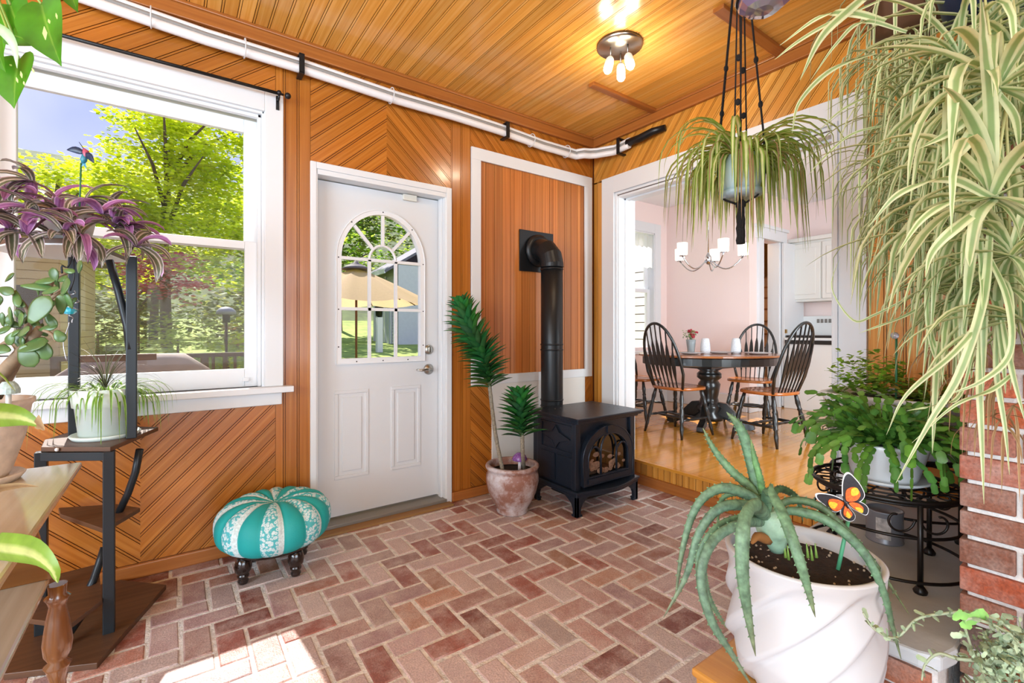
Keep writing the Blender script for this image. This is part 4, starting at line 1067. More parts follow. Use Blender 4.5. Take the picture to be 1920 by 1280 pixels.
# ---- half-round plant stand of boards and dark steel posts
M_BOARD = wood('rustic_board', '#3d281a', '#6b4a33', rough=.45, use_attr=False, gscale=(3, 40))
M_STEELD = simple('dark_steel', '#23282c', .4, metal=.4)
def plant_stand():
    t = thing('plant_stand', 'tall tiered plant stand of brown boards and dark steel posts before the window', 'plant stand', (-3.22, -.36, 0))
    def shelf(poly, z, th=.018, under=None):
        mb = MB(); mb.prism([(x, y) for x, y in poly], z-th, z)
        return mb.build('shelf', M_BOARD, t, bev=.002)
    def rev(p): return p
    base = [(-2.96, -.215), (-3.13, -.04), (-3.36, -.035), (-3.47, -.30), (-3.40, -.585), (-3.15, -.70)]
    mb = MB(); mb.prism(base, 0, .022); mb.build('base_board', M_BOARD, t, bev=.002)
    shelf([(-2.99, -.154), (-3.12, -.04), (-3.30, -.04), (-3.362, -.20), (-3.346, -.36), (-3.13, -.515)], .735)
    mb = MB(); mb.prism([(-3.105, -.13), (-3.28, -.04), (-3.45, -.10), (-3.50, -.28), (-3.41, -.47), (-3.196, -.60)], 1.490, 1.496); mb.build('shelf_underside', M_WHITE, t)
    shelf([(-3.105, -.13), (-3.28, -.04), (-3.45, -.10), (-3.50, -.28), (-3.41, -.47), (-3.196, -.60)], 1.514)
    a, b_ = P(113, 1000, 1.98), P(195, 998, 1.83); c_ = P(263, 958, 2.05)
    shelf([(c_.x, c_.y), (-3.14, -.15), (a.x-.02, a.y+.10), (a.x, a.y), (b_.x, b_.y)], .41)
    d_, e2, f2 = P(192, 1107, 1.78), P(132, 1160, 1.63), P(55, 1172, 1.66)
    shelf([(d_.x, d_.y), (-3.2, -.16), (-3.36, -.18), (f2.x, f2.y), (e2.x, e2.y)], .165)
    def post(x, y, z0, z1, w=.036):
        mb = MB(); mb.box((x-w/2, y-w/2, z0), (x+w/2, y+w/2, z1)); mb.build('post', M_STEELD, t, bev=.003)
    post(-3.135, -.50, .02, .718); post(-3.075, -.365, .735, 1.49); post(-3.275, -.175, .735, 1.49); post(-3.345, -.36, .02, .718)
    mb = MB(); mb.bar((-3.345, -.36, .70), (-3.135, -.50, .70), .03, .032); mb.build('rail', M_STEELD, t, bev=.002)
    mb = MB(); mb.bar((-3.275, -.175, 1.06), (-3.0, -.12, 1.06), .03, .03); mb.build('wooden_rail', M_BOARD, t, bev=.002)
    def arc(pts):
        mb = MB(); mb.tube(pts, .014, 8); mb.build('curved_bar', M_STEELD, t)
    arc([P(205, 488, 1.95), P(222, 545, 1.95), P(238, 610, 1.95), P(243, 655, 1.95)])
    arc([P(262, 842, 2.0), P(254, 885, 2.0), P(240, 925, 2.0), P(222, 962, 2.0)])
    arc([P(196, 1025, 1.95), P(188, 1050, 1.93), P(176, 1085, 1.9), P(160, 1118, 1.86)])
    arc([P(150, 1158, 1.80), P(128, 1190, 1.74), P(108, 1222, 1.70)])
    for x, y, z in ((P(107, 841, 1.80).x, P(107, 841, 1.80).y, .727),):
        mb = MB(); mb.ball((x, y-.004, z), .007, 10); mb.build('bolt', M_WHITE, t)
plant_stand()

# ---- side table with lower shelf and turned legs (left edge)
M_TABLE_SHEEN = wood('table_sheen_wood', '#b8a88e', '#d8ccb8', rough=.14, use_attr=False, gscale=(2, 30), coat=.8)  # pale tones put the window's reflection into the table colour
M_TURN = wood('turned_leg_wood', '#59300f', '#8d5a2c', rough=.2, use_attr=False, gscale=(3, 12), coat=.6)
def side_table():
    t = thing('side_table', 'polished wooden two-tier side table with turned legs at the left edge', 'table', (-3.38, -1.5, 0))
    mb = MB(); mb.box((-3.60, -2.2, .73), (-3.178, -.79, .75)); mb.box((-3.60, -2.2, .718), (-3.19, -.80, .731)); mb.build('top', M_TABLE_SHEEN, t, bev=.007)
    mb = MB(); mb.box((-3.58, -2.1, .512), (-3.20, -1.15, .53)); mb.build('lower_shelf', M_TABLE_SHEEN, t, bev=.005)
    for y in (-1.17, -2.1):
        mb = MB(); mb.prism([(-3.56, .53), (-3.19, .53), (-3.20, .56), (-3.235, .72), (-3.55, .72)], 0, .022, M=Matrix(((1,0,0,0),(0,0,1,y),(0,1,0,0),(0,0,0,1)))); mb.build('side_panel', M_TURN, t, bev=.003)
    for x, y in ((-3.183, -1.165), (-3.55, -1.165), (-3.205, -2.07), (-3.55, -2.07)):
        mb = MB(); mb.lathe([(.016, 0), (.020, .02), (.026, .05), (.026, .16), (.032, .17), (.022, .18), (.030, .195), (.030, .21), (.02, .225), (.016, .26), (.024, .29), (.029, .30), (.018, .31), (.028, .33), (.031, .36), (.024, .42), (.017, .455), (.022, .47), (.027, .478), (.018, .487), (.020, .512)], (x, y, 0), 20)
        mb.build('leg', M_TURN, t)
side_table()

# ---- hearth slab, chimney
def hearth():
    mb = MB()
    rg_ = random.Random(9)
    mb.box((-1.44, -2.56, 0), (-.01, -2.10, .365), mi=1)
    for c_ in range(5):
        z = .005+c_*.0705; y = -2.09 - (.0 if c_ % 2 else .10)
        while y > -2.55:
            y2 = max(y-.2, -2.555)
            k = rg_.uniform(.8, 1.15); base = rgb(rg_.choice(['#a5502f', '#8f4630', '#b0633f']))[:3]
            mb.box((-1.452, y2+.006, z+.005), (-1.40, y-.006, z+.064), tuple(q*k for q in base)); y -= .2
    struct(mb, 'trim_15', [M_BRICK2, M_MORTARW])
    mb = MB()
    poly = [(-.035, -2.045), (-1.44, -2.06), (-1.475, -2.08), (-1.49, -2.30), (-1.47, -2.53), (-1.45, -2.568), (-1.38, -2.583), (-.035, -2.583)]
    mb.prism(poly, .365, .405); struct(mb, 'trim_16', M_STONE, bev=.008)
hearth()
def chimney():
    mb = MB(); X0, Y1 = -1.377, -2.586
    mb.box((X0+.012, -3.5, 0), (0, Y1-.012, H0+.005), mi=1)
    rg_ = random.Random(17); pal = ['#a8502a', '#824a34', '#6f5240', '#984a2e', '#5f4e46', '#b25c34', '#7a4c3a']
    z = .012; k = 0
    while z < H0-.02:
        y = Y1; first = .2 if k % 2 == 0 else .095
        L_ = first
        while y > -3.48:
            y2 = max(y-L_, -3.5); c = rgb(rg_.choice(pal))[:3]; q = rg_.uniform(.8, 1.2); c = tuple(v*q for v in c); j = rg_.uniform(-.003, .003)
            mb.box((X0+j, y2, z), (X0+.09, y, z+.0565), c); y = y2-.011; L_ = .2
        x = X0+.1+(.10 if k % 2 else .0)
        while x < -.01:
            c = rgb(rg_.choice(pal))[:3]; mb.box((x+.011, Y1-.09, z), (min(x+.2, 0), Y1, z+.0565), c); x += .211
        z += .0677; k += 1
    struct(mb, 'wall_chimney', [M_BRICK2, M_MORTARW], bev=.003)
chimney()

# ---- pipes along the wall, clips, curtain rod
def conduit():
    t = thing('pipe_bundle', 'white insulated pipes and grey cable strapped along the wall below the ceiling', 'pipes', (-1.8, -.05, 2.65))
    base = [(-3.655, 2.706), (-3.1, 2.676), (-2.8, 2.662), (-2.36, 2.662), (-1.8, 2.645), (-1.39, 2.650), (-1.0, 2.643), (-.6, 2.622), (-.25, 2.624)]
    def path(dy, dz, r):
        pts = [(x, -dy, z+dz) for x, z in base]
        R_ = .20-dy
        for a in (15, 35, 55, 75): pts.append((-.25+R_*math.sin(math.radians(a))*1.0, -.25+R_*math.cos(math.radians(a))-.0, 2.626+dz))
        pts += [(-.05-(dy-.05), -.29, 2.630+dz), (-dy, -.44, 2.640+dz)]
        out = []
        for i in range(len(pts)-1):
            for k in range(4): out.append(tuple(pts[i][q]+(pts[i+1][q]-pts[i][q])*k/4 for q in range(3)))
        out.append(pts[-1]); return out
    mw = simple('pipe_insulation', '#e6e6e8', .35)
    mb = MB(); mb.tube(path(.05, -.018, 0), .023, 14); mb.build('lower_pipe', mw, t)
    mb = MB(); mb.tube(path(.045, .030, 0), .015, 12); mb.build('upper_pipe', mw, t)
    mb = MB(); mb.tube(path(.056, .010, 0), .012, 10); mb.build('cable', simple('grey_cable', '#8d8b88', .5), t)
    mb = MB(); mb.tube([(-.048, -.42, 2.645), (-.055, -.55, 2.64), (-.055, -.66, 2.652), (-.02, -.75, 2.66)], [.030, .030, .027, .022], 14); mb.build('black_sleeve', M_BLACK, t)
    for x, z in ((-3.02, 2.674), (-2.63, 2.662), (-1.83, 2.646), (-.72, 2.628), (-.36, 2.623)):
        mb = MB(); mb.tube([(x, -.055+.05*math.cos(a), z+.048*math.sin(a)) for a in [math.pi*2*i/14 for i in range(14)]], .003, 5, closed=True)
        mb.build('cable_tie', M_WHITE, t)
    for k, (x, z) in enumerate(((-2.355, 2.662), (-.955, 2.643))):
        mb = MB(); mb.box((x-.014, -.085, z-.052), (x+.014, -.078, z+.052)); mb.box((x-.014, -.085, z-.056), (x+.014, .0, z-.046)); mb.box((x-.014, -.085, z+.048), (x+.014, 0, z+.056)); mb.build('clip', M_BLACK, t, bev=.001)
    mb = MB(); mb.box((-.085, -.365, 2.58), (-.078, -.337, 2.695)); mb.box((-.085, -.365, 2.575), (0, -.337, 2.585)); mb.box((-.085, -.365, 2.69), (0, -.337, 2.70)); mb.build('clip', M_BLACK, t, bev=.001)
conduit()
t = thing('curtain_rod', 'thin black curtain rod with a ball finial above the window', 'curtain rod', (-3.0, -.07, 2.465))
mb = MB(); mb.tube([(-3.655, -.07, 2.468), (-2.47, -.07, 2.466)], .0085, 10); mb.build('rod', M_BLACK, t)
mb = MB(); mb.tube([(-2.47, -.07, 2.466), (-2.445, -.07, 2.466)], .006, 8); mb.ball((-2.425, -.07, 2.466), .017, 12); mb.build('finial', M_BLACK, t)
mb = MB(); mb.tube([(-2.468, -.07, 2.456), (-2.468, -.05, 2.44), (-2.468, -.02, 2.45)], .006, 8); mb.box((-2.476, -.028, 2.395), (-2.460, -.018, 2.47)); mb.ball((-2.468, -.07, 2.47), .014, 8); mb.build('bracket', M_BLACK, t)

# ---- ceiling lamp with three bulbs
def ceiling_lamp():
    C0 = Vector((-.855, -1.05, H0))
    t = thing('ceiling_lamp', 'round nickel ceiling lamp with three glowing bulbs', 'lamp', C0)
    mb = MB(); mb.lathe([(.001, 0), (.128, 0), (.130, -.012), (.120, -.022), (.001, -.024)], C0, 40); mb.build('ceiling_plate', M_STEEL, t)
    mg_ = simple('bulb_glow', '#fff4e0', .4, emit='#ffe9c8', estr=7)
    mc_ = simple('bulb_collar', '#d8d4cc', .3, emit='#ffe6c0', estr=.6)
    for k in range(3):
        a = math.radians(35+120*k); d = Vector((math.cos(a), math.sin(a), 0)); p = C0+d*.055+Vector((0, 0, -.02))
        ax = (d*.25+Vector((0, 0, -1))).normalized(); Mr = ax.to_track_quat('Z', 'Y').to_matrix().to_4x4()
        mb = MB(); mb.tube([p, p+Vector((0, 0, -.055))], .005, 8); mb.ball(p+Vector((0, 0, -.06)), .010, 8); arm = mb.build('arm', M_STEEL, t)
        q = p+Vector((0, 0, -.058))
        mb = MB(); mb.lathe([(.014, 0), (.022, .012), (.025, .03), (.026, .05), (.024, .052)], q, 18, M=Mr); mb.build('lamp_shade', mc_, t)
        mb = MB(); mb.lathe([(.020, .045), (.025, .06), (.024, .08), (.014, .094), (.001, .098)], q, 18, M=Mr); mb.build('bulb', mg_, t)
        pl = add_light('POINT', 'ceiling_lamp_light', q+ax*.115, 4.2, (1, .84, .62), size=.028); pl.parent = t; pl.matrix_parent_inverse = Matrix.Identity(4); pl.location = q+ax*.115-C0
ceiling_lamp()

# ---- dining furniture
M_CHB = simple('black_chair_paint', '#1c1f1f', .28, coat=.3)
M_SEAT = wood('orange_seat_wood', '#8d4a1c', '#bd6f34', rough=.25, use_attr=False, gscale=(3, 25), coat=.4)
def make_chair(label):
    t = thing('dining_chair', label, 'chair', (0, 0, 0), 'arrow-back dining chairs around the table')
    mb = MB(); out = []
    for i in range(32):
        a = 2*math.pi*i/32; x = .235*math.copysign(abs(math.cos(a))**.75, math.cos(a)); y = .215*math.copysign(abs(math.sin(a))**.75, math.sin(a))
        out.append((x*(1-.08*(y > 0)*y/.2), y))
    ringsz = [(.90, .432), (1, .438), (1, .455), (.96, .462), (.6, .452), (.1, .448)]
    mb.rings([[(x*s_, y*s_, z) for x, y in out] for s_, z in ringsz]); mb.build('seat', M_SEAT, t)
    bow = []
    for i in range(25):
        a = math.pi*i/24; x = -.215*math.cos(a)*(1+.10*math.sin(a)); h = math.sin(a)**.72
        z = .45+.61*h; y = .165+.16*(z-.45)/.61-.02*(1-math.sin(a))
        bow.append((x if 0 < i < 24 else math.copysign(.175, x), y, z))
    mb = MB(); mb.tube(bow, .0135, 10); mb.build('back_bow', M_CHB, t)
    for k in range(7):
        u = (k-3)/3; xb = u*.135; xt = u*.175
        zt = .45+.61*(math.sqrt(max(0, 1-(abs(xt)/.235)**2))**.72)
        mb = MB(); pts = []; wd = []
        for i in range(13):
            f = i/12; z = .455+(zt-.455)*f; y = .165+.16*(z-.45)/.61+.018*math.sin(math.pi*f)
            pts.append((xb+(xt-xb)*f, y, z)); 
            wd.append(.009+ (.034*max(0, 1-abs(f-.48)/.26)**.5 if abs(f-.48) < .26 else 0))
        n_ = len(pts); b = mb.add([q for p, w_ in zip(pts, wd) for q in ((p[0]-w_/2, p[1]-.005, p[2]), (p[0]+w_/2, p[1]-.005, p[2]), (p[0]+w_/2, p[1]+.005, p[2]), (p[0]-w_/2, p[1]+.005, p[2]))])
        for i in range(n_-1):
            for q in range(4): mb.face([b+4*i+q, b+4*i+(q+1) % 4, b+4*i+4+(q+1) % 4, b+4*i+4+q])
        mb.build('spindle', M_CHB, t)
    legs = {}
    for sx, sy in ((-1, -1), (1, -1), (-1, 1), (1, 1)):
        p0 = Vector((sx*.155, sy*.135, .44)); p1 = Vector((sx*.225, sy*.215, 0)); pts = []; rr = []
        prof = [(0, .013), (.12, .017), (.2, .021), (.3, .015), (.33, .021), (.36, .015), (.42, .020), (.55, .022), (.62, .015), (.65, .021), (.68, .014), (.8, .018), (1, .010)]
        for f, r in prof: pts.append(p0.lerp(p1, f)); rr.append(r)
        mb = MB(); mb.tube(pts, rr, 10); mb.build('leg', M_CHB, t); legs[(sx, sy)] = (p0, p1)
    def tr(a, b_):
        a, b_ = Vector(a), Vector(b_); mb = MB()
        mb.tube([a.lerp(b_, f) for f in (0, .15, .25, .3, .35, .5, .65, .7, .75, .85, 1)], [.008, .011, .014, .009, .013, .015, .013, .009, .014, .011, .008], 8); mb.build('stretcher', M_CHB, t)
    L1 = {k: v[0].lerp(v[1], .62) for k, v in legs.items()}
    tr(L1[(-1, -1)], L1[(-1, 1)]); tr(L1[(1, -1)], L1[(1, 1)])
    tr(L1[(-1, -1)].lerp(L1[(-1, 1)], .35), L1[(1, -1)].lerp(L1[(1, 1)], .35)); tr(L1[(-1, -1)].lerp(L1[(-1, 1)], .7), L1[(1, -1)].lerp(L1[(1, 1)], .7))
    return t
def dup(root, loc, rotz, label):
    r = root.copy(); COL.objects.link(r); r.location = loc; r.rotation_euler = (0, 0, rotz); r['label'] = label
    for ch in list(root.children):
        c = ch.copy(); COL.objects.link(c); c.parent = r
        for g in ch.children:
            d = g.copy(); COL.objects.link(d); d.parent = c
    return r
ch = make_chair('black arrow-back dining chair at the near left of the table, its back to the sunroom')
# chair faces -y locally
dup(ch, (1.42, -.80, DF), math.radians(172), 'black arrow-back dining chair at the right end of the table, seen from its side')
dup(ch, (2.22, -.22, DF), math.radians(-74), 'black arrow-back dining chair behind the table, facing the sunroom')
dup(ch, (1.38, .62, DF), math.radians(8), 'black arrow-back dining chair near the dining window, partly hidden by the door casing')
ch.location = (1.04, -.12, DF); ch.rotation_euler = (0, 0, math.radians(84))
TC = Vector((1.60, -.10, DF)); TA = -YAW
def table():
    t = thing('dining_table', 'oval pedestal dining table with wooden top and black apron', 'table', TC)
    M_TT = wood('table_top_wood', '#7d4524', '#b5723f', rough=.2, use_attr=False, gscale=(2, 22), coat=.4)
    def ov(a, b_, z, n=48): return [(TC.x+a*math.cos(q)*math.cos(TA)-b_*math.sin(q)*math.sin(TA), TC.y+a*math.cos(q)*math.sin(TA)+b_*math.sin(q)*math.cos(TA), z) for q in [2*math.pi*i/n for i in range(n)]]
    mb = MB(); mb.rings([ov(.70, .52, .912), ov(.72, .54, .918), ov(.72, .54, .932), ov(.71, .53, .937)], smooth=False); mb.build('table_top', M_TT, t)
    mb = MB(); mb.rings([ov(.66, .48, .83), ov(.68, .50, .835), ov(.68, .50, .905), ov(.66, .48, .912)], smooth=False); mb.build('apron', M_CHB, t)
    mb = MB(); mb.box((TC.x-.22, TC.y-.16, .79), (TC.x+.22, TC.y+.16, .832)); mb.lathe([(.13, .25), (.15, .29), (.10, .33), (.13, .38), (.10, .42), (.085, .48), (.10, .56), (.11, .62), (.085, .66), (.12, .69), (.12, .73), (.09, .76), (.14, .79)], (TC.x, TC.y, 0), 24)
    mb.build('pedestal', M_CHB, t)
    for k in range(4):
        a = math.radians(20+90*k); d = Vector((math.cos(a), math.sin(a), 0))
        mb = MB(); c0 = Vector((TC.x, TC.y, 0)); Mx = Matrix((( d.x, -d.y, 0, TC.x),( d.y, d.x, 0, TC.y),(0,0,1,0),(0,0,0,1)))
        prof = [(.05, .28), (.10, .44), (.17, .43), (.24, .36), (.30, .285), (.37, .26), (.42, .24), (.43, .20), (.40, DF), (.34, DF), (.31, .21), (.24, .235), (.16, .27), (.05, .30)]
        My = Matrix((( d.x, 0, -d.y, TC.x+d.y*.03),( d.y, 0, d.x, TC.y-d.x*.03),(0,1,0,0),(0,0,0,1)))
        mb.prism(prof, 0, .06, M=My); mb.build('foot', M_CHB, t, bev=.004)
table()
tz = .937
def on_table(u, v):   # u to the camera's right, v away from it
    return (TC.x+u*math.cos(TA)-v*math.sin(TA), TC.y+u*math.sin(TA)+v*math.cos(TA), tz)
M_CHINA = simple('white_china', '#e6e8ea', .15)
M_NAP = simple('lace_napkin', '#dfe2e6', .8, noise=.15, nscale=80)
for u, v, lab in ((.42, -.16, 'white dinner plate on the right side of the dining table'), (.10, -.02, 'white dinner plate in the middle of the dining table'), (-.25, -.14, 'white dinner plate on the left of the dining table behind the near chair')):
    p = on_table(u, v); mb = MB(); mb.lathe([(.001, .004), (.075, .003), (.085, .007), (.132, .019), (.134, .021), (.085, .011), (.001, .008)], p, 32)
    tag(mb.build('dinner_plate', M_CHINA), lab, 'plate', 'plates on the dining table')
def vase():
    p = Vector(on_table(-.17, .05)); t = thing('flower_vase', 'clear vase of red and green flowers on the dining table', 'vase', p)
    mb = MB(); mb.lathe([(.001, .0), (.03, .0), (.035, .01), (.045, .10), (.05, .145), (.046, .145), (.038, .08), (.001, .02)], p, 20); mb.build('vase', simple('cut_glass', '#c9d2d4', .1, trans=.5), t)
    rg_ = random.Random(5); ms = simple('flower_stem', '#4c6b35', .6)
    mb = MB(); mf = MB(); ml = MB()
    for k in range(16):
        a = rg_.uniform(0, 6.28); r = rg_.uniform(.01, .085); tip = p+Vector((r*math.cos(a), r*math.sin(a), rg_.uniform(.17, .24)))
        mb.tube([p+Vector((0, 0, .05)), tip], .0018, 4)
        if k % 2:
            for _ in range(5): mf.ball(tip+Vector((rg_.gauss(0, .010), rg_.gauss(0, .01), rg_.gauss(0, .007))), .010, 6)
        else:
            for _ in range(7):
                q = tip+Vector((rg_.gauss(0, .014), rg_.gauss(0, .014), rg_.gauss(0, .012))); ml.ball(q, .008, 5, sc=(1.4, .7, .5))
    mb.build('stem', ms, t); mf.build('red_flowers', simple('red_petals', '#a51c30', .6), t); ml.build('leaves', simple('bouquet_green', '#7f9a55', .6), t)
vase()
for u, v, lab in ((-.06, -.05, 'folded white patterned napkin standing left of the middle plate'), (.27, -.02, 'folded white patterned napkin standing right of the middle plate')):
    p = on_table(u, v); mb = MB(); rg_ = random.Random(3)
    mb.lathe([(.045, .0), (.05, .04), (.046, .10), (.036, .155), (.02, .16)], p, 14, mod=lambda a, z: 1+.10*math.sin(a*7))
    tag(mb.build('folded_napkin', M_NAP), lab, 'napkin', 'folded napkins on the dining table')
def chandelier():
    c = P(1328, 480, 4.75); c.z = 1.90
    t = thing('chandelier', 'chrome chandelier with five white glass shades above the dining table', 'chandelier', c)
    M_CH = simple('polished_chrome', '#c9ccd0', .12, metal=1)
    mb = MB(); mb.tube([(c.x, c.y, 2.90), (c.x, c.y, c.z+.0)], .006, 8); mb.lathe([(.055, 2.90), (.055, 2.88), (.01, 2.875)], (c.x, c.y, 0), 20); mb.lathe([(.008, .06), (.03, .02), (.035, -.02), (.02, -.05), (.001, -.06)], c, 16); mb.build('stem', M_CH, t)
    mg_ = simple('shade_glow', '#fffaf0', .5, emit='#fff3e0', estr=1.6)
    for k in range(5):
        a = math.radians(20+72*k); d = Vector((math.cos(a), math.sin(a), 0)); pts = []
        for i in range(12):
            f = i/11; pts.append(c+d*(.03+.29*f)+Vector((0, 0, -.02-.10*math.sin(math.pi*f)+.03*f)))
        mb = MB(); mb.tube(pts, .007, 8); e_ = pts[-1]; mb.lathe([(.03, .0), (.035, .006), (.02, .012)], e_, 16); mb.build('arm', M_CH, t)
        mb = MB(); mb.lathe([(.02, .01), (.048, .014), (.050, .13), (.046, .13), (.044, .02)], e_, 20); mb.build('glass_shade', mg_, t)
chandelier()
# lace valance on the dining window
mb = MB(); vs = []; nx = 60
for j in range(9):
    for i in range(nx+1):
        x = NWX0+.0+(NWX1-NWX0)*i/nx; z = 2.46-.055*j-(.012*math.sin(i*.9) if j == 8 else 0); vs.append((x, 1.205+.012*math.sin(i*1.1), z))
b0 = mb.add(vs)
for j in range(8):
    for i in range(nx): a = b0+j*(nx+1)+i; mb.face([a, a+1, a+nx+2, a+nx+1], smooth=True)
mlc, nt, b = new_mat('lace_fabric'); b.inputs['Base Color'].default_value = rgb('#f0f0f2')
trn = nt.nodes.new('ShaderNodeBsdfTranslucent'); trn.inputs[0].default_value = rgb('#f4f4f6'); tp = nt.nodes.new('ShaderNodeBsdfTransparent')
m1 = nt.nodes.new('ShaderNodeMixShader'); m1.inputs[0].default_value = .6; m2 = nt.nodes.new('ShaderNodeMixShader'); m2.inputs[0].default_value = .25
nt.links.new(b.outputs[0], m1.inputs[1]); nt.links.new(trn.outputs[0], m1.inputs[2]); nt.links.new(m1.outputs[0], m2.inputs[1]); nt.links.new(tp.outputs[0], m2.inputs[2])
nt.links.new(m2.outputs[0], [x for x in nt.nodes if x.type == 'OUTPUT_MATERIAL'][0].inputs[0])
tag(mb.build('lace_valance', mlc), 'white lace valance hanging in the dining room window', 'curtain')
# kitchen cabinet and range on the far kitchen wall
t = thing('wall_cabinet', 'white upper kitchen cabinet seen beyond the dining table', 'cabinet', (3.95, -.36, 1.55))
M_CAB = simple('cabinet_paint', '#dcdad4', .45)
mb = MB(); mb.box((3.72, -.72, 1.55), (4.05, .045, 2.33)); mb.box((3.68, -.76, 2.33), (4.05, .048, 2.38)); mb.build('body', M_CAB, t, bev=.004)
for y0, y1 in ((-.33, .02), (-.70, -.35)):
    mb = MB(); mb.box((3.70, y0, 1.58), (3.722, y1, 2.30)); mb.box((3.69, y0+.05, 1.64), (3.702, y1-.05, 2.24)); mb.build('door', M_CAB, t, bev=.006)
t = thing('kitchen_range', 'white kitchen range with a vented back panel behind the dining chair', 'range', (3.8, -.42, DF))
mb = MB(); mb.box((3.42, -.78, DF), (4.04, -.02, DF+.90)); mb.build('body', simple('white_enamel', '#e2e2e0', .2), t, bev=.006)
mb = MB(); mb.box((3.92, -.78, DF+.90), (4.04, -.02, DF+1.18)); mb.build('back_panel', MATS['white_enamel'], t, bev=.006)
mb = MB(); mb.box((3.44, -.76, DF+.90), (3.92, -.04, DF+.93)); mb.box((3.405, -.76, DF+.82), (3.42, -.04, DF+.87)); mb.build('cooktop', simple('dark_cooktop', '#2b2725', .3), t)
mb = MB()
for i in range(9): mb.box((3.914, -.60+i*.045, DF+1.09), (3.92, -.60+i*.045+.03, DF+1.14))
mb.build('vent_slots', simple('vent_grey', '#7b7670', .5), t)
# ------------------------------------------------------------------ plants
def cmul(k, j=0.0, rng=random): 
    return (k*(1+rng.uniform(-j, j)), k, k*(1+rng.uniform(-j, j)))
def smooth_path(pts, n):
    """Catmull-Rom through control points"""
    pts = [Vector(p) for p in pts]; P_ = [pts[0]*2-pts[1]]+pts+[pts[-1]*2-pts[-2]]; out = []; m = len(pts)-1
    for i in range(n+1):
        t = i/n*m; k = min(int(t), m-1); u = t-k; a, b, c, d = P_[k:k+4]
        out.append(.5*((2*b)+(c-a)*u+(2*a-5*b+4*c-d)*u*u+(3*b-a-3*c+d)*u**3))
    return out
def blade_w(n, w, base=.55, tip=.04, peak=.35):
    out = []
    for i in range(n+1):
        f = i/n
        out.append(w*((base+(1-base)*math.sin(min(1, f/peak)*math.pi/2)) if f < peak else tip+(1-tip)*(1-((f-peak)/(1-peak))**1.7)))
    return out
def arch(mb, p, az, el, ln, w, droop, rng, n=9, col=None, fold=.18, floor_el=-1.5, **k):
    """one arching strap leaf"""
    p = Vector(p); pts = [p.copy()]; e = el; st = ln/n
    for i in range(n):
        f = i/n
        p = p + Vector((math.cos(az)*math.cos(e), math.sin(az)*math.cos(e), math.sin(e)))*st
        pts.append(p.copy()); e = max(floor_el, e-droop/n*(1.0+.6*math.sin(f*3.14))); az += rng.uniform(-.05, .05)
    mb.ribbon(pts, blade_w(n, w), fold=fold, col=col or cmul(rng.uniform(.85, 1.12)), **k)
    return pts
def rosette(mb, c, n, ln, w, rng, el=(.1, 1.2), droop=(1.4, 3.0), az0=0, azr=math.pi, col=None, nn=9, **k):
    for _ in range(n):
        arch(mb, c, az0+rng.uniform(-azr, azr), rng.uniform(*el), ln*rng.uniform(.65, 1.15), w*rng.uniform(.75, 1.15), rng.uniform(*droop), rng, n=nn, col=col, **k)

L_SPID = leafmat('spider_leaf_yellow', [(0, '#93b04a'), (.2, '#9ab650'), (.34, '#eaecae'), (.66, '#eaecae'), (.8, '#9ab650'), (1, '#93b04a')], trans=.5, rough=.4, noise=.12)
L_SPIDW = leafmat('spider_leaf_pale', [(0, '#dcdfb2'), (.22, '#d8dcae'), (.34, '#8fa86c'), (.66, '#97ae74'), (.78, '#d8dcae'), (1, '#dcdfb2')], trans=.4, rough=.4, noise=.10)
L_DRY = leafmat('dry_leaf', [(0, '#a98a62'), (.5, '#8f6c48'), (1, '#b39a72')], trans=.3, rough=.8)
CAMR = Vector((CY, -SY, 0)); CAMF = Vector((SY, CY, 0))

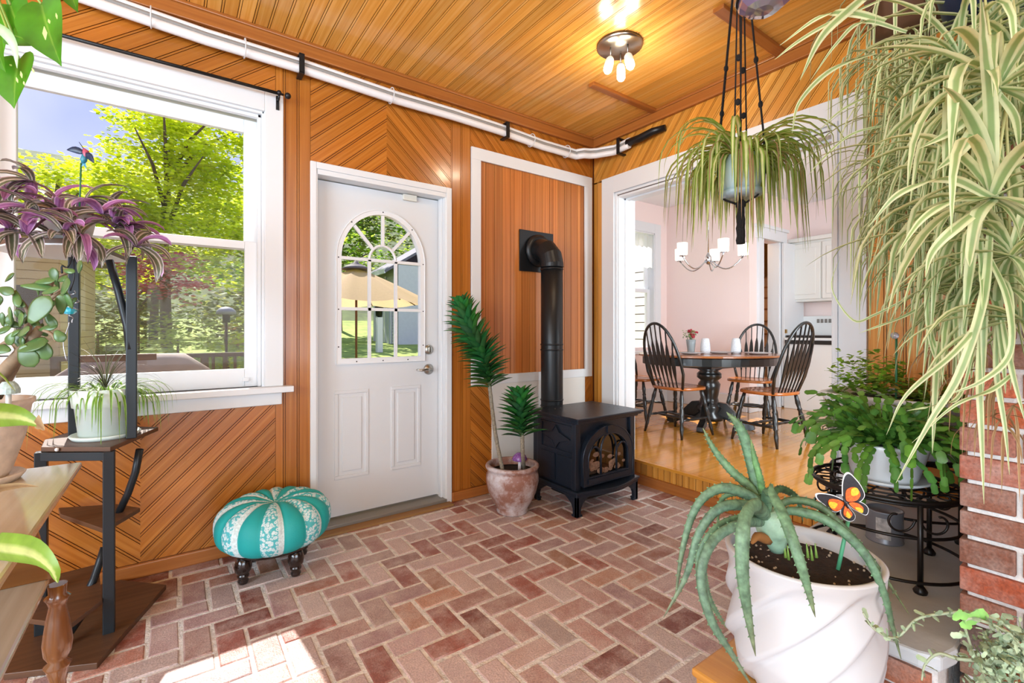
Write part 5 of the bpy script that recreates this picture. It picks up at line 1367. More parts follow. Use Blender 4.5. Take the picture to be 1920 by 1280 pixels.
# ---- hanging spider plant in the middle with black macrame hanger
def hanging_spider():
    rng = random.Random(101)
    c = P(1389, 300, 1.80)
    t = thing('hanging_spider_plant', 'hanging spider plant in a pale blue pot and black macrame hanger before the doorway', 'plant', (c.x, c.y, c.z-.15))
    zt = c.z+.005; zb = c.z-.125
    mb = MB(); mb.lathe([(.001, zb), (.064, zb), (.069, zb+.03), (.071, zb+.032), (.078, zt), (.072, zt), (.066, zt-.03), (.001, zt-.03)], (c.x, c.y, 0), 36)
    mb.build('pot', simple('pale_blue_pot', '#c3d4dc', .45), t)
    mb = MB(); mb.lathe([(.001, zb-.016), (.072, zb-.014), (.078, zb+.004), (.070, zb+.004)], (c.x, c.y, 0), 32); mb.build('saucer', simple('pale_saucer', '#a9bcc8', .4), t)
    mb = MB(); cr_ = Vector((c.x, c.y, zt-.012))
    for k in range(215):
        az = rng.uniform(0, 6.283); el = rng.uniform(.25, 1.35)
        ln = rng.uniform(.24, .54); 
        side = Vector((math.cos(az), math.sin(az), 0)).dot(CAMR)
        p = cr_+Vector((math.cos(az), math.sin(az), 0))*rng.uniform(.0, .035)
        front = Vector((math.cos(az), math.sin(az), 0)).dot(CAMF) < -.55
        if front and abs(side) < .75 and rng.random() < .62 : continue
        arch(mb, p, az, el, ln*(1.0 if abs(side) > .4 else .75), rng.uniform(.013, .022), rng.uniform(2.2, 4.0), rng, n=11, fold=.25, floor_el=-1.5)
    mb.build('foliage', L_SPID, t)
    mb = MB()
    for k in range(26):
        az = rng.uniform(0, 6.283); p = cr_+Vector((math.cos(az), math.sin(az), 0))*.05
        arch(mb, p, az, rng.uniform(.1, .7), rng.uniform(.32, .52), .006, rng.uniform(3, 4.4), rng, n=10, floor_el=-1.54)
    mb.build('dry_leaves', L_DRY, t)
    mb = MB(); kn = Vector((c.x, c.y, zb-.045)); top = Vector((c.x, c.y, H0-.03)); 
    for k in range(4):
        a = math.radians(20+90*k); d = Vector((math.cos(a), math.sin(a), 0)); rim = Vector((c.x, c.y, zt))+d*.084
        for q in (-.004, .004):
            s_ = Vector((-d.y, d.x, 0))*q
            mb.tube([top+s_, top.lerp(rim, .45)+s_*2, rim+s_*2.5], .0032, 6)
        mb.tube([rim, Vector((c.x, c.y, zb+.01))+d*.079, Vector((c.x, c.y, zb-.02))+d*.055, kn+d*.008], .0042, 6)
        for f in (.62, .80): mb.ball(top.lerp(rim, f), .009, 8, sc=(1, 1, 1.5))
        mb.ball(rim, .010, 8)
    mb.ball(kn, .019, 10, sc=(1, 1, 1.1))
    for k in range(9):
        a = 2*math.pi*k/9; d = Vector((math.cos(a), math.sin(a), 0))*.013; pts = [kn+d*.6+Vector((0, 0, -.01*i*1.5))+d*(.25*min(i, 4)/4) for i in range(11)]
        mb.tube([p+Vector((.0015*math.sin(i*2.2+k), .0015*math.cos(i*2.1), 0)) for i, p in enumerate(pts)], .0052, 6)
    mb.build('macrame_hanger', simple('black_macrame_cord', '#1a1513', .85, bump=.8, bscale=260), t)
    mb = MB(); mb.tube([(c.x, c.y, H0), (c.x, c.y, H0-.03)], .004, 6); mb.build('ceiling_hook', M_BLACK, t)
hanging_spider()

# ---- big pale spider plants at the right
def right_spiders():
    rng = random.Random(202)
    pot = P(1862, -40, .98)
    t = thing('spider_plant', 'large pale spider plant cascading from a dark blue pot before the brick chimney', 'plant', (pot.x, pot.y, pot.z-.08), 'large spider plants at the right')
    mb = MB(); mb.lathe([(.001, -.07), (.075, -.07), (.10, .05), (.105, .06), (.094, .06), (.001, .03)], pot, 28); mb.build('pot', simple('navy_pot', '#1c2742', .35), t)
    mb = MB()
    for k in range(3):
        a = 2*math.pi*k/3+.4; mb.tube([(pot.x+.1*math.cos(a), pot.y+.1*math.sin(a), pot.z+.06), (pot.x, pot.y, H0)], .0025, 5)
    mb.build('hanger_wire', M_BLACK, t)
    mb = MB()
    C = [  # px, py, depth, n, len, width
        (1865, 40, .96, 34, .34, .015), (1872, 165, .80, 16, .30, .022), (1800, 110, .98, 24, .30, .014), (1755, 170, 1.05, 24, .28, .013),
        (1862, 370, .78, 16, .30, .023), (1760, 300, 1.02, 26, .28, .013), (1820, 300, .98, 26, .26, .013), (1790, 430, .98, 26, .27, .013), (1895, 480, .84, 24, .28, .018),
        (1740, 430, 1.08, 22, .26, .012), (1850, 540, .92, 26, .25, .014), (1905, 260, .92, 20, .28, .017), (1915, 600, .86, 16, .24, .017), (1790, 560, 1.00, 18, .22, .012),
        (1720, 250, 1.12, 22, .26, .011), (1830, 200, 1.0, 22, .27, .013), (1900, 100, .95, 22, .27, .016), (1710, 360, 1.14, 18, .24, .011)]
    stem = MB()
    for px, py, d, n, ln, w in C:
        c = P(px, py, d)
        rosette(mb, c, int(n*1.7), ln*1.08, w*.95, rng, el=(-.7, 1.3), droop=(.7, 2.9), fold=.22, nn=9, floor_el=-1.42)
        q = [Vector((pot.x, pot.y, pot.z+.05)), Vector((pot.x, pot.y, pot.z+.05)).lerp(c, .5)+Vector((rng.uniform(-.03, .03), rng.uniform(-.03, .03), .07)), c]
        stem.tube(smooth_path(q, 8), .0022, 5)
    # long straps read off the photograph
    LONG = [([(1870, 165, .80), (1790, 240, .76), (1720, 280, .74)], .020), ([(1872, 170, .8), (1810, 270, .76), (1755, 320, .74)], .024), ([(1872, 160, .8), (1900, 110, .8), (1935, 60, .8)], .024),
            ([(1875, 175, .8), (1905, 220, .78), (1912, 290, .76)], .02), ([(1862, 372, .78), (1780, 335, .74), (1690, 360, .72), (1628, 425, .72)], .016), ([(1860, 372, .78), (1790, 375, .74), (1730, 410, .72), (1680, 480, .70)], .015),
            ([(1862, 375, .78), (1835, 400, .74), (1820, 470, .73), (1818, 500, .72)], .022), ([(1865, 372, .78), (1800, 420, .73), (1750, 470, .72), (1735, 520, .71)], .018),
            ([(1850, 520, .85), (1835, 600, .80), (1790, 660, .78), (1700, 740, .76), (1662, 815, .76)], .012), ([(1858, 430, .84), (1845, 560, .80), (1800, 700, .78), (1745, 790, .77), (1680, 905, .76)], .018),
            ([(1840, 620, .88), (1838, 720, .86), (1842, 830, .85), (1845, 945, .85)], .016), ([(1870, 600, .88), (1870, 700, .87), (1885, 800, .86), (1893, 890, .86)], .014), ([(1880, 600, .86), (1900, 700, .84), (1925, 800, .83)], .014),
            ([(1740, 560, 1.0), (1745, 620, .96), (1765, 690, .94), (1745, 735, .94)], .012), ([(1760, 470, 1.0), (1740, 540, .96), (1745, 640, .95), (1775, 720, .95)], .013),
            ([(1850, 470, .84), (1890, 560, .8), (1895, 660, .79), (1840, 715, .78), (1760, 745, .78)], .014), ([(1830, 640, .9), (1800, 740, .88), (1750, 760, .87), (1700, 770, .87)], .008),
            ([(1900, 700, .85), (1860, 730, .84), (1790, 760, .83), (1710, 830, .82)], .009), ([(1760, 640, .95), (1755, 720, .93), (1752, 790, .92), (1748, 850, .92)], .014),
            ([(1640, 100, 1.0), (1560, 130, .98), (1500, 190, .97), (1485, 250, .96)], .012), ([(1650, 0, 1.0), (1560, 40, .97), (1500, 75, .95), (1452, 112, .94)], .013), ([(1650, -30, 1.0), (1590, 20, .97), (1540, 70, .95), (1500, 150, .94)], .022),
            ([(1660, 40, 1.0), (1600, 25, .98), (1540, 30, .97), (1462, 85, .96)], .016), ([(1700, 60, 1.0), (1620, 40, .98), (1570, 80, .97), (1520, 150, .96)], .010), ([(1690, 230, 1.1), (1600, 250, 1.1), (1540, 300, 1.1), (1515, 330, 1.1)], .006),
            ([(1700, 200, 1.1), (1640, 180, 1.08), (1580, 205, 1.07), (1530, 250, 1.06)], .008), ([(1700, 560, 1.0), (1640, 590, 1.0), (1600, 600, 1.0), (1560, 540, 1.0), (1575, 480, 1.0)], .006), ([(1750, 560, 1.0), (1700, 590, .98), (1650, 610, .97), (1610, 625, .97)], .008)]
    for cps, w in LONG:
        pts = smooth_path([P(*p) for p in cps], 24)
        mb.ribbon(pts, blade_w(24, w*.9, base=.7, peak=.3), fold=.2, nrm=None, sideb=CAMR+Vector((0, 0, .25)), col=cmul(rng.uniform(.9, 1.1)))
    mb.build('foliage', L_SPIDW, t); stem.build('runners', simple('spider_runner', '#b7b27a', .6), t)
    dry = MB()
    for px, py, d in ((1875, 700, .9), (1840, 690, .92), (1900, 760, .9), (1800, 640, .98), (1780, 620, 1.0), (1860, 780, .92)):
        rosette(dry, P(px, py, d), 7, .16, .006, rng, el=(-1.2, .4), droop=(.8, 2), nn=7)
    dry.build('dry_leaves', L_DRY, t)
    # the farther plant on the left of it
    pot = P(1700, 0, 1.35)
    t = thing('spider_plant', 'thin-leaved pale spider plant hanging beside the white door casing, left of the large one', 'plant', (pot.x, pot.y, pot.z-.08), 'large spider plants at the right')
    mb = MB(); mb.lathe([(.001, -.10), (.075, -.10), (.10, .04), (.105, .05), (.094, .05), (.001, .02)], pot, 28); mb.build('pot', simple('brown_pot', '#5a3a26', .5), t)
    mb = MB()
    for k in range(3):
        a = 2*math.pi*k/3; mb.tube([(pot.x+.1*math.cos(a), pot.y+.1*math.sin(a), pot.z+.05), (pot.x, pot.y, H0)], .0025, 5)
    mb.build('hanger_wire', M_BLACK, t)
    mb = MB(); stem = MB()
    for px, py, d, n, ln, w in ((1690, -10, 1.34, 36, .42, .011), (1655, 120, 1.36, 26, .34, .010), (1668, 215, 1.34, 26, .32, .010), (1650, 320, 1.34, 20, .28, .009), (1680, 400, 1.32, 20, .28, .009), (1700, 130, 1.34, 22, .30, .010), (1640, 300, 1.36, 14, .30, .008), (1720, 480, 1.28, 16, .24, .009), (1660, 470, 1.33, 12, .26, .008)):
        c = P(px, py, d); rosette(mb, c, n, ln, w, rng, el=(-.8, 1.0), droop=(2.2, 3.8), fold=.22, nn=9, floor_el=-1.55)
        q = [pot+Vector((0, 0, .04)), pot.lerp(c, .5)+Vector((.02, 0, .06)), c]; stem.tube(smooth_path(q, 8), .002, 5)
    mb.build('foliage', L_SPIDW, t); stem.build('runners', MATS['spider_runner'], t)
right_spiders()

# ---- dark glass ornament hanging at the top edge
def glass_ornament():
    c = P(1432, -8, 1.45); t = thing('glass_ornament', 'purple and clear glass ornament hanging at the top of the picture', 'ornament', c)
    mb = MB(); R = 46/882*1.45
    mb.lathe([(R*.35, .05), (R*.75, .045), (R*.97, .02), (R, -.006), (R*.93, -.026), (R*.7, -.040), (R*.35, -.046), (.001, -.047)], c, 14, smooth=False, mod=lambda a, z: 1+.05*math.sin(a*5)); mb.build('glass_bowl', simple('purple_glass', '#8f7d9e', .08, spec=.8, trans=.35, coat=1), t)
    mb = MB(); mb.tube([(c.x+R*math.cos(a), c.y+R*math.sin(a), c.z-.006) for a in [2*math.pi*i/32 for i in range(32)]], .0045, 8, closed=True); mb.build('metal_ring', M_BLACK, t)
    mb = MB()
    for k in range(3):
        a = 2*math.pi*k/3; mb.tube([(c.x+R*math.cos(a), c.y+R*math.sin(a), c.z), (c.x, c.y, H0)], .0015, 5)
    mb.build('hanging_wire', M_BLACK, t)
glass_ornament()

# ---- wrought iron plant stands on the hearth
M_WI = simple('wrought_iron', '#17110e', .45, metal=.3, coat=.1)
def iron_stand(label, cx, cy, R, zt, z0, legs, rings, scroll=True, group='wrought iron plant stands on the hearth'):
    t = thing('iron_plant_stand', label, 'plant stand', (cx, cy, z0), group)
    circ = lambda r, z, n=48: [(cx+r*math.cos(2*math.pi*i/n), cy+r*math.sin(2*math.pi*i/n), z) for i in range(n)]
    mb = MB(); mb.tube(circ(R, zt), .0075, 8, closed=True); mb.tube(circ(R*.96, zt-.012), .004, 6, closed=True); mb.build('top_ring', M_WI, t)
    mb = MB()
    for r in (.22, .45, .68): mb.tube(circ(R*r, zt), .003, 6, closed=True)
    for k in range(6):
        a = math.pi*k/6; mb.tube([(cx-R*math.cos(a), cy-R*math.sin(a), zt-.003), (cx+R*math.cos(a), cy+R*math.sin(a), zt-.003)], .003, 6)
    for k in range(14):
        a = 2*math.pi*k/14; c0 = Vector((cx+R*.84*math.cos(a), cy+R*.84*math.sin(a), zt)); mb.tube([c0+Vector((R*.11*math.cos(b), R*.11*math.sin(b), 0)) for b in [2*math.pi*i/10 for i in range(10)]], .0025, 5, closed=True)
    mb.build('lattice_top', M_WI, t)
    for z, r in rings:
        mb = MB(); mb.tube(circ(r, z), .005, 8, closed=True); mb.build('ring', M_WI, t)
    for (lx, ly) in legs:
        mb = MB(); mb.tube([(lx, ly, z0+.006), (lx, ly, zt)], .0075, 8); mb.lathe([(.016, 0), (.018, .008), (.012, .018), (.009, .022)], (lx, ly, z0), 10); mb.build('leg', M_WI, t)
        if scroll:
            d = Vector((cx-lx, cy-ly, 0)).normalized()
            for sg in (1, -1):
                tg = Vector((-d.y, d.x, 0))*sg; mb = MB(); pts = []
                for i in range(26):
                    a = i/25*4.6; r = .045*(1-i/25*.75)
                    pts.append(Vector((lx, ly, zt-.055))+tg*(.052-r*math.cos(a))+Vector((0, 0, -r*math.sin(a)*1.1))+d*.012)
                mb.tube(pts, .0035, 6); mb.build('scroll', M_WI, t)
    return t
HZ = .405
iron_stand('black wrought iron plant stand holding the leafy holiday cactus on the hearth', -.985, -2.325, .205, .672, HZ, [(-1.139, -2.456), (-.90, -2.138), (-.80, -2.40)], [(.565, .20), (.44, .215)])
iron_stand('black wrought iron plant stand holding the white trough, behind the cactus stand', -.52, -2.24, .235, .70, HZ, [(-.609, -2.445), (-.66, -2.06), (-.30, -2.20)], [(.60, .23), (.49, .245)], scroll=False)
# paint can under the stand
t = thing('paint_can', 'grey metal paint can standing on the hearth under the iron stand', 'can', (-.79, -2.27, HZ))
mb = MB(); c = (-.79, -2.27, HZ); mb.lathe([(.001, 0), (.056, 0), (.058, .003), (.056, .006), (.056, .108), (.058, .112), (.058, .116), (.052, .116), (.050, .108), (.001, .108)], c, 32); mb.build('can', simple('grey_can', '#8b8d94', .35, metal=.3), t)
mb = MB(); mb.lathe([(.0565, .02), (.0567, .02), (.0567, .095), (.0565, .095)], c, 32, cap=False)
mb2 = MB(); a0, a1 = math.radians(170), math.radians(215)
vs = [(c[0]+.057*math.cos(a0+(a1-a0)*i/8), c[1]+.057*math.sin(a0+(a1-a0)*i/8), c[2]+z) for z in (.02, .095) for i in range(9)]; n = mb2.add(vs)
for i in range(8): mb2.face([n+i, n+i+1, n+10+i, n+9+i])
mb2.build('paper_label', simple('can_label', '#c9c6c4', .6, noise=.4, nscale=60), t)

# ---- holiday cactus
L_CACT = leafmat('cactus_segments', [(0, '#5c8a3a'), (.5, '#699c46'), (1, '#5c8a3a')], trans=.25, rough=.35, noise=.25, nscale=18)
def segment(mb, p, d, nrm, ln, w, col):
    d = d.normalized(); s_ = d.cross(nrm).normalized(); u = s_.cross(d)
    prof = [(0, .12), (.15, .42), (.38, .5), (.62, .46), (.85, .5), (1.0, .2)]
    vs = []
    for f, h in prof: vs += [p+d*ln*f-s_*w*h+u*.0015, p+d*ln*f+u*.003*math.sin(math.pi*f), p+d*ln*f+s_*w*h+u*.0015]
    b = mb.add(vs)
    for i in range(len(prof)-1):
        for q in (0, 1): a = b+3*i+q; mb.face([a, a+1, a+4, a+3], [(q*.5, 0), (q*.5+.5, 0), (q*.5+.5, 1), (q*.5, 1)], col, 0, True)
def holiday_cactus():
    rng = random.Random(303); c = Vector((-.985, -2.325, .672))
    t = thing('holiday_cactus', 'leafy green holiday cactus in a white pot on the iron stand', 'plant', c)
    M_WP = simple('white_ceramic', '#dfe1e4', .3)
    mb = MB(); mb.lathe([(.001, .012), (.085, .012), (.092, .03), (.118, .12), (.124, .135), (.118, .14), (.110, .13), (.001, .12)], c, 36); mb.build('pot', M_WP, t)
    mb = MB(); mb.lathe([(.001, .008), (.10, .008), (.125, .02), (.123, .026), (.095, .014), (.001, .013)], c, 36); mb.build('saucer', M_WP, t)
    mb = MB(); top = c+Vector((0, 0, .135))
    for k in range(215):
        az = rng.uniform(0, 6.283); dv = Vector((math.cos(az), math.sin(az), 0)); el = rng.uniform(.15, 1.35)
        p = top+dv*rng.uniform(.0, .08); m = rng.randint(4, 9); base = rng.choice([(.75, .85, .7), (1, 1, 1), (1.25, 1.2, .9), (.8, .95, 1.1), (1.1, 1.15, 1.0)])
        if dv.dot(CAMR) > .5: m = min(m, 7)
        for i in range(m):
            d = Vector((math.cos(az)*math.cos(el), math.sin(az)*math.cos(el), math.sin(el))); ln = rng.uniform(.027, .042)
            nn = (Vector((0, 0, 1))-d*d.z); nn = (nn+Vector((rng.uniform(-.6, .6), rng.uniform(-.6, .6), 0))-CAMF*.4).normalized()
            kk = rng.uniform(.85, 1.15)
            segment(mb, p, d, nn, ln, ln*rng.uniform(.55, .72), tuple(q*kk for q in base))
            p = p+d*ln*.93; el = max(-1.4, el-rng.uniform(.02, .36)*(.5+i*.28)); az += rng.uniform(-.3, .3)
    mb.build('foliage', L_CACT, t)
holiday_cactus()
# ---- white trough with herbs
def trough():
    rng = random.Random(404); c = Vector((-.52, -2.24, .707))
    t = thing('planter_trough', 'long white ceramic trough of mixed herbs behind the holiday cactus', 'planter', c)
    def rr(hx, hy, z, n=40):
        return [(c.x+hx*math.copysign(abs(math.cos(a))**.45, math.cos(a)), c.y+hy*math.copysign(abs(math.sin(a))**.45, math.sin(a)), c.z+z) for a in [2*math.pi*i/n for i in range(n)]]
    mb = MB(); mb.rings([rr(.19, .20, 0), rr(.20, .215, .02), rr(.215, .23, .19), rr(.225, .24, .20), rr(.225, .24, .215), rr(.20, .22, .215), rr(.19, .21, .18)], cap=True); mb.build('trough', MATS['white_ceramic'], t)
    mb = MB(); mb.rings([rr(.195, .21, .186), rr(.19, .205, .188)]); mb.build('soil', M_SOIL, t)
    mb = MB(); cols = [(.55, .8, .25), (.75, .95, .3), (.4, .6, .25), (.9, .45, .3), (.6, .75, .4)]
    for k in range(260):
        p = c+Vector((rng.uniform(-.17, .17), rng.uniform(-.20, .20), .19)); base = cols[(rng.randint(0, 2) if p.y > c.y else rng.randint(1, 4))]; h = rng.uniform(.02, .16)*(1.3 if p.y > c.y else .7)
        az = rng.uniform(0, 6.283); q = p+Vector((rng.uniform(-.04, .04), rng.uniform(-.04, .04), h))
        for _ in range(5):
            az = rng.uniform(0, 6.283); d = Vector((math.cos(az), math.sin(az), rng.uniform(-.3, .7))); kk = rng.uniform(.8, 1.2)
            segment(mb, p.lerp(q, rng.uniform(.4, 1)), d, Vector((0, .2, 1)), rng.uniform(.018, .034), rng.uniform(.012, .022), tuple(v*kk for v in base))
    mb.build('herbs', leafmat('herb_leaves', [(0, '#b3c86a'), (1, '#b3c86a')], trans=.3, rough=.5), t)
    s0 = c+Vector((-.10, -.02, .18)); t = thing('plant_stake', 'green plant stake with a small clear glass knob in the white trough', 'plant stake', s0)
    mb = MB(); mb.tube([s0, s0+Vector((0, 0, .28))], .004, 8); mb.build('rod', simple('green_stake', '#2f6b46', .5), t)
    mb = MB(); mb.ball(s0+Vector((-.018, 0, .275)), .014, 10); mb.build('knob', simple('clear_glass_knob', '#e2e2ee', .1, trans=.6), t)
trough()

# ---- aloe in the white twisted planter on a low wooden stool
def aloe():
    C0 = Vector((-1.655, -2.345, .292))
    st = thing('wooden_stool', 'low orange wooden stool under the white aloe planter', 'stool', (-1.66, -2.35, 0))
    M_ST = wood('stool_wood', '#a5651f', '#d09a4c', rough=.3, use_attr=False, gscale=(3, 30), coat=.3)
    mb = MB(); mb.box((-1.82, -2.52, .268), (-1.505, -2.145, .29)); mb.build('seat', M_ST, st, bev=.006)
    for a, b_ in (((-1.81, -2.51, .19), (-1.79, -2.16, .268)), ((-1.535, -2.51, .19), (-1.515, -2.16, .268)), ((-1.79, -2.175, .19), (-1.535, -2.157, .268)), ((-1.79, -2.51, .19), (-1.535, -2.49, .268))):
        mb = MB(); mb.box(a, b_); mb.build('apron', M_ST, st, bev=.003)
    for x, y in ((-1.812, -2.515), (-1.55, -2.515), (-1.812, -2.19), (-1.55, -2.19)):
        mb = MB(); mb.box((x, y, 0), (x+.035, y+.035, .268)); mb.build('leg', M_ST, st, bev=.003)
    t = thing('aloe_plant', 'large aloe with long arching leaves in a white twisted planter', 'plant', C0)
    mb = MB(); NR = 8; prof = [(.115, 0), (.150, .05), (.170, .105), (.170, .16), (.168, .22), (.168, .30), (.172, .326), (.174, .336), (.168, .341), (.160, .338), (.157, .325), (.154, .30)]
    def md(a, z):
        h = z; tri = abs(((a*NR/(2*math.pi)+h*4.2) % 1)*2-1)
        f = 0 if (h > .318) else min(1, (.318-h)/.05)
        return 1+.095*f*(tri-.72)
    fine = []
    for i in range(len(prof)-1):
        for q in range(7 if prof[i][1] < .33 else 1): fine.append((prof[i][0]+(prof[i+1][0]-prof[i][0])*q/7, prof[i][1]+(prof[i+1][1]-prof[i][1])*q/7))
    fine.append(prof[-1]); NS = NR*12; rgs = []
    for r_, z_ in fine:
        f = 0 if z_ > .322 else min(1, (.322-z_)/.045); ring = []
        for j in range(NS):
            u = (j % 12)/12; tri = 1-abs(u*2-1) if False else (u/.85 if u < .85 else (1-u)/.15)
            a = 2*math.pi*j/NS+6.2*z_; rr = r_*(1+.13*f*(tri-.78)); ring.append((C0.x+rr*math.cos(a), C0.y+rr*math.sin(a), C0.z+z_))
        rgs.append(ring)
    mb.rings(rgs, smooth=True); mb.build('planter', simple('matte_white_ceramic', '#c6c8cb', .45), t)
    mb = MB(); mb.lathe([(.001, .305), (.06, .312), (.12, .303), (.156, .300)], C0, 36, cap=False); mb.build('soil', M_SOIL, t)
    rng = random.Random(7)
    mp_ = MB()
    for k in range(90):
        a = rng.uniform(0, 6.28); r = .15*rng.random()**.5; mp_.ball(C0+Vector((r*math.cos(a), r*math.sin(a), .306+.004*rng.random())), rng.uniform(.0015, .0035), 5)
    tag_ = mp_.build('perlite_specks', simple('perlite', '#b9a894', .9), t); tag_['kind'] = 'stuff'
    L_AL = leafmat('aloe_skin', [(0, '#58755c'), (.5, '#67846a'), (1, '#55705a')], trans=.04, rough=.55, noise=.45, along=('#6f7458', .75), nscale=70)
    def fat(mb, pts, w, col=(1, 1, 1)):
        n = len(pts)-1; rg_ = []; prev = None
        for i, p in enumerate(pts):
            d = (pts[min(i+1, n)]-pts[max(i-1, 0)]).normalized(); s_ = d.cross(CAMF)
            if s_.length < .2: s_ = prev or CAMR
            s_ = s_.normalized()
            if prev is not None and s_.dot(prev) < 0: s_ = -s_
            prev = s_; u = s_.cross(d); f = i/n; ww = w*(1-.06*(1-f))*(1-f**2.2)**.8+.0012; th = ww*.20
            rg_.append([p+s_*ww*.5*math.cos(b)+u*(th*math.sin(b)+.25*ww*abs(math.cos(b))) for b in [2*math.pi*q/10 for q in range(10)]])
        m = 10; b0 = mb.add([q for r in rg_ for q in r])
        for i in range(n):
            for j in range(m): mb.face([b0+i*m+j, b0+i*m+(j+1) % m, b0+(i+1)*m+(j+1) % m, b0+(i+1)*m+j], [(j/m, i/n), ((j+1)/m, i/n), ((j+1)/m, (i+1)/n), (j/m, (i+1)/n)], col, 0, True)
        # marginal teeth
        for i in range(2, n-1):
            for sg in (1, -1):
                d = (pts[i+1]-pts[i-1]).normalized(); p = (rg_[i][0] if sg > 0 else rg_[i][5]); q = p+(p-pts[i]).normalized()*.0035+d*.002
                b1 = mb.add([p-d*.0025, p+d*.0025, q]); mb.face([b1, b1+1, b1+2], None, (1.2, 1.25, 1.0))
    LV = [([(1423, 955, 1.16), (1415, 922, 1.16), (1370, 880, 1.18), (1338, 840, 1.2), (1318, 802, 1.2)], .024, (1, 1.1, .85)),
          ([(1428, 950, 1.16), (1424, 912, 1.17), (1408, 850, 1.19), (1388, 800, 1.2), (1362, 772, 1.2)], .038, (.95, 1.1, .9)),
          ([(1432, 945, 1.16), (1428, 905, 1.15), (1416, 862, 1.15), (1408, 824, 1.15)], .018, (.95, 1.25, .7)),
          ([(1440, 960, 1.16), (1419, 937, 1.13), (1360, 916, 1.12), (1312, 944, 1.12), (1283, 1020, 1.12), (1265, 1132, 1.12)], .028, (1, 1.05, 1)),
          ([(1440, 965, 1.16), (1419, 952, 1.12), (1356, 952, 1.10), (1313, 1000, 1.10), (1287, 1082, 1.10), (1244, 1158, 1.10)], .028, (.98, 1, .98)),
          ([(1440, 975, 1.16), (1395, 972, 1.10), (1345, 990, 1.06), (1311, 1040, 1.05), (1309, 1100, 1.05)], .020, (.9, 1, .9)),
          ([(1440, 980, 1.16), (1390, 985, 1.06), (1340, 1015, 1.02), (1316, 1080, 1.0), (1334, 1162, .98), (1372, 1225, .97), (1412, 1290, .97)], .026, (.85, .88, .86)),
          ([(1440, 970, 1.14), (1418, 950, 1.02), (1399, 985, .95), (1395, 1070, .93), (1404, 1150, .93), (1417, 1230, .93)], .036, (.95, 1, .92)),
          ([(1440, 960, 1.15), (1445, 918, 1.08), (1472, 965, 1.0), (1500, 1045, .95), (1517, 1105, .95), (1529, 1157, .95)], .030, (1, 1.08, .95)),
          ([(1450, 965, 1.17), (1480, 940, 1.16), (1535, 948, 1.14), (1590, 996, 1.12), (1646, 1062, 1.10), (1705, 1152, 1.10)], .020, (.75, .78, .6)),
          ([(1450, 970, 1.16), (1490, 960, 1.12), (1555, 978, 1.08), (1622, 1036, 1.04), (1659, 1110, 1.02), (1674, 1170, 1.02), (1690, 1236, 1.02)], .024, (.85, .95, .85)),
          ([(1445, 950, 1.18), (1462, 918, 1.24), (1496, 935, 1.30), (1506, 978, 1.33)], .022, (.7, .9, .7)),
          ([(1440, 960, 1.2), (1400, 928, 1.26), (1356, 935, 1.30), (1344, 990, 1.32)], .020, (.8, 1, .75)),
          ([(1318, 1060, 1.04), (1330, 1120, 1.03), (1362, 1178, 1.02)], .012, (.8, .85, .75))]
    for cps, w, col in LV:
        mb = MB(); fat(mb, smooth_path([P(*p) for p in cps], 22), w, col); mb.build('leaf', L_AL, t)
    b_ = P(1458, 1030, 1.17); 
    mb = MB(); tp = P(1440, 955, 1.16); pts = smooth_path([b_, P(1452, 1000, 1.165), P(1444, 975, 1.16), tp], 10); mb.tube(pts, [.018, .022, .027, .032, .036, .038, .037, .035, .031, .026, .018], 16)
    mb.build('stem', leafmat('aloe_stem', [(0, '#86a890'), (1, '#9ab89c')], trans=0, rough=.5, noise=.3), t)
    mb = MB(); 
    for px, py in ((1520, 1045), (1528, 1040), (1512, 1040), (1470, 1040), (1476, 1044)):
        q = P(px, py-22, 1.15); g_ = P(px+3, py+5, 1.15); mb.tube([g_, q], [.004, .001], 5)
    mb.build('offset_shoots', simple('young_shoot', '#7fa04a', .5), t)
    mb = MB(); mb.tube(smooth_path([P(1440, 1012, 1.15), P(1420, 1005, 1.12), P(1410, 1018, 1.10)], 6), [.012, .012, .011, .010, .008, .006, .003], 8); mb.build('dry_leaf_stub', simple('dry_brown', '#8a5a28', .8), t)
aloe()
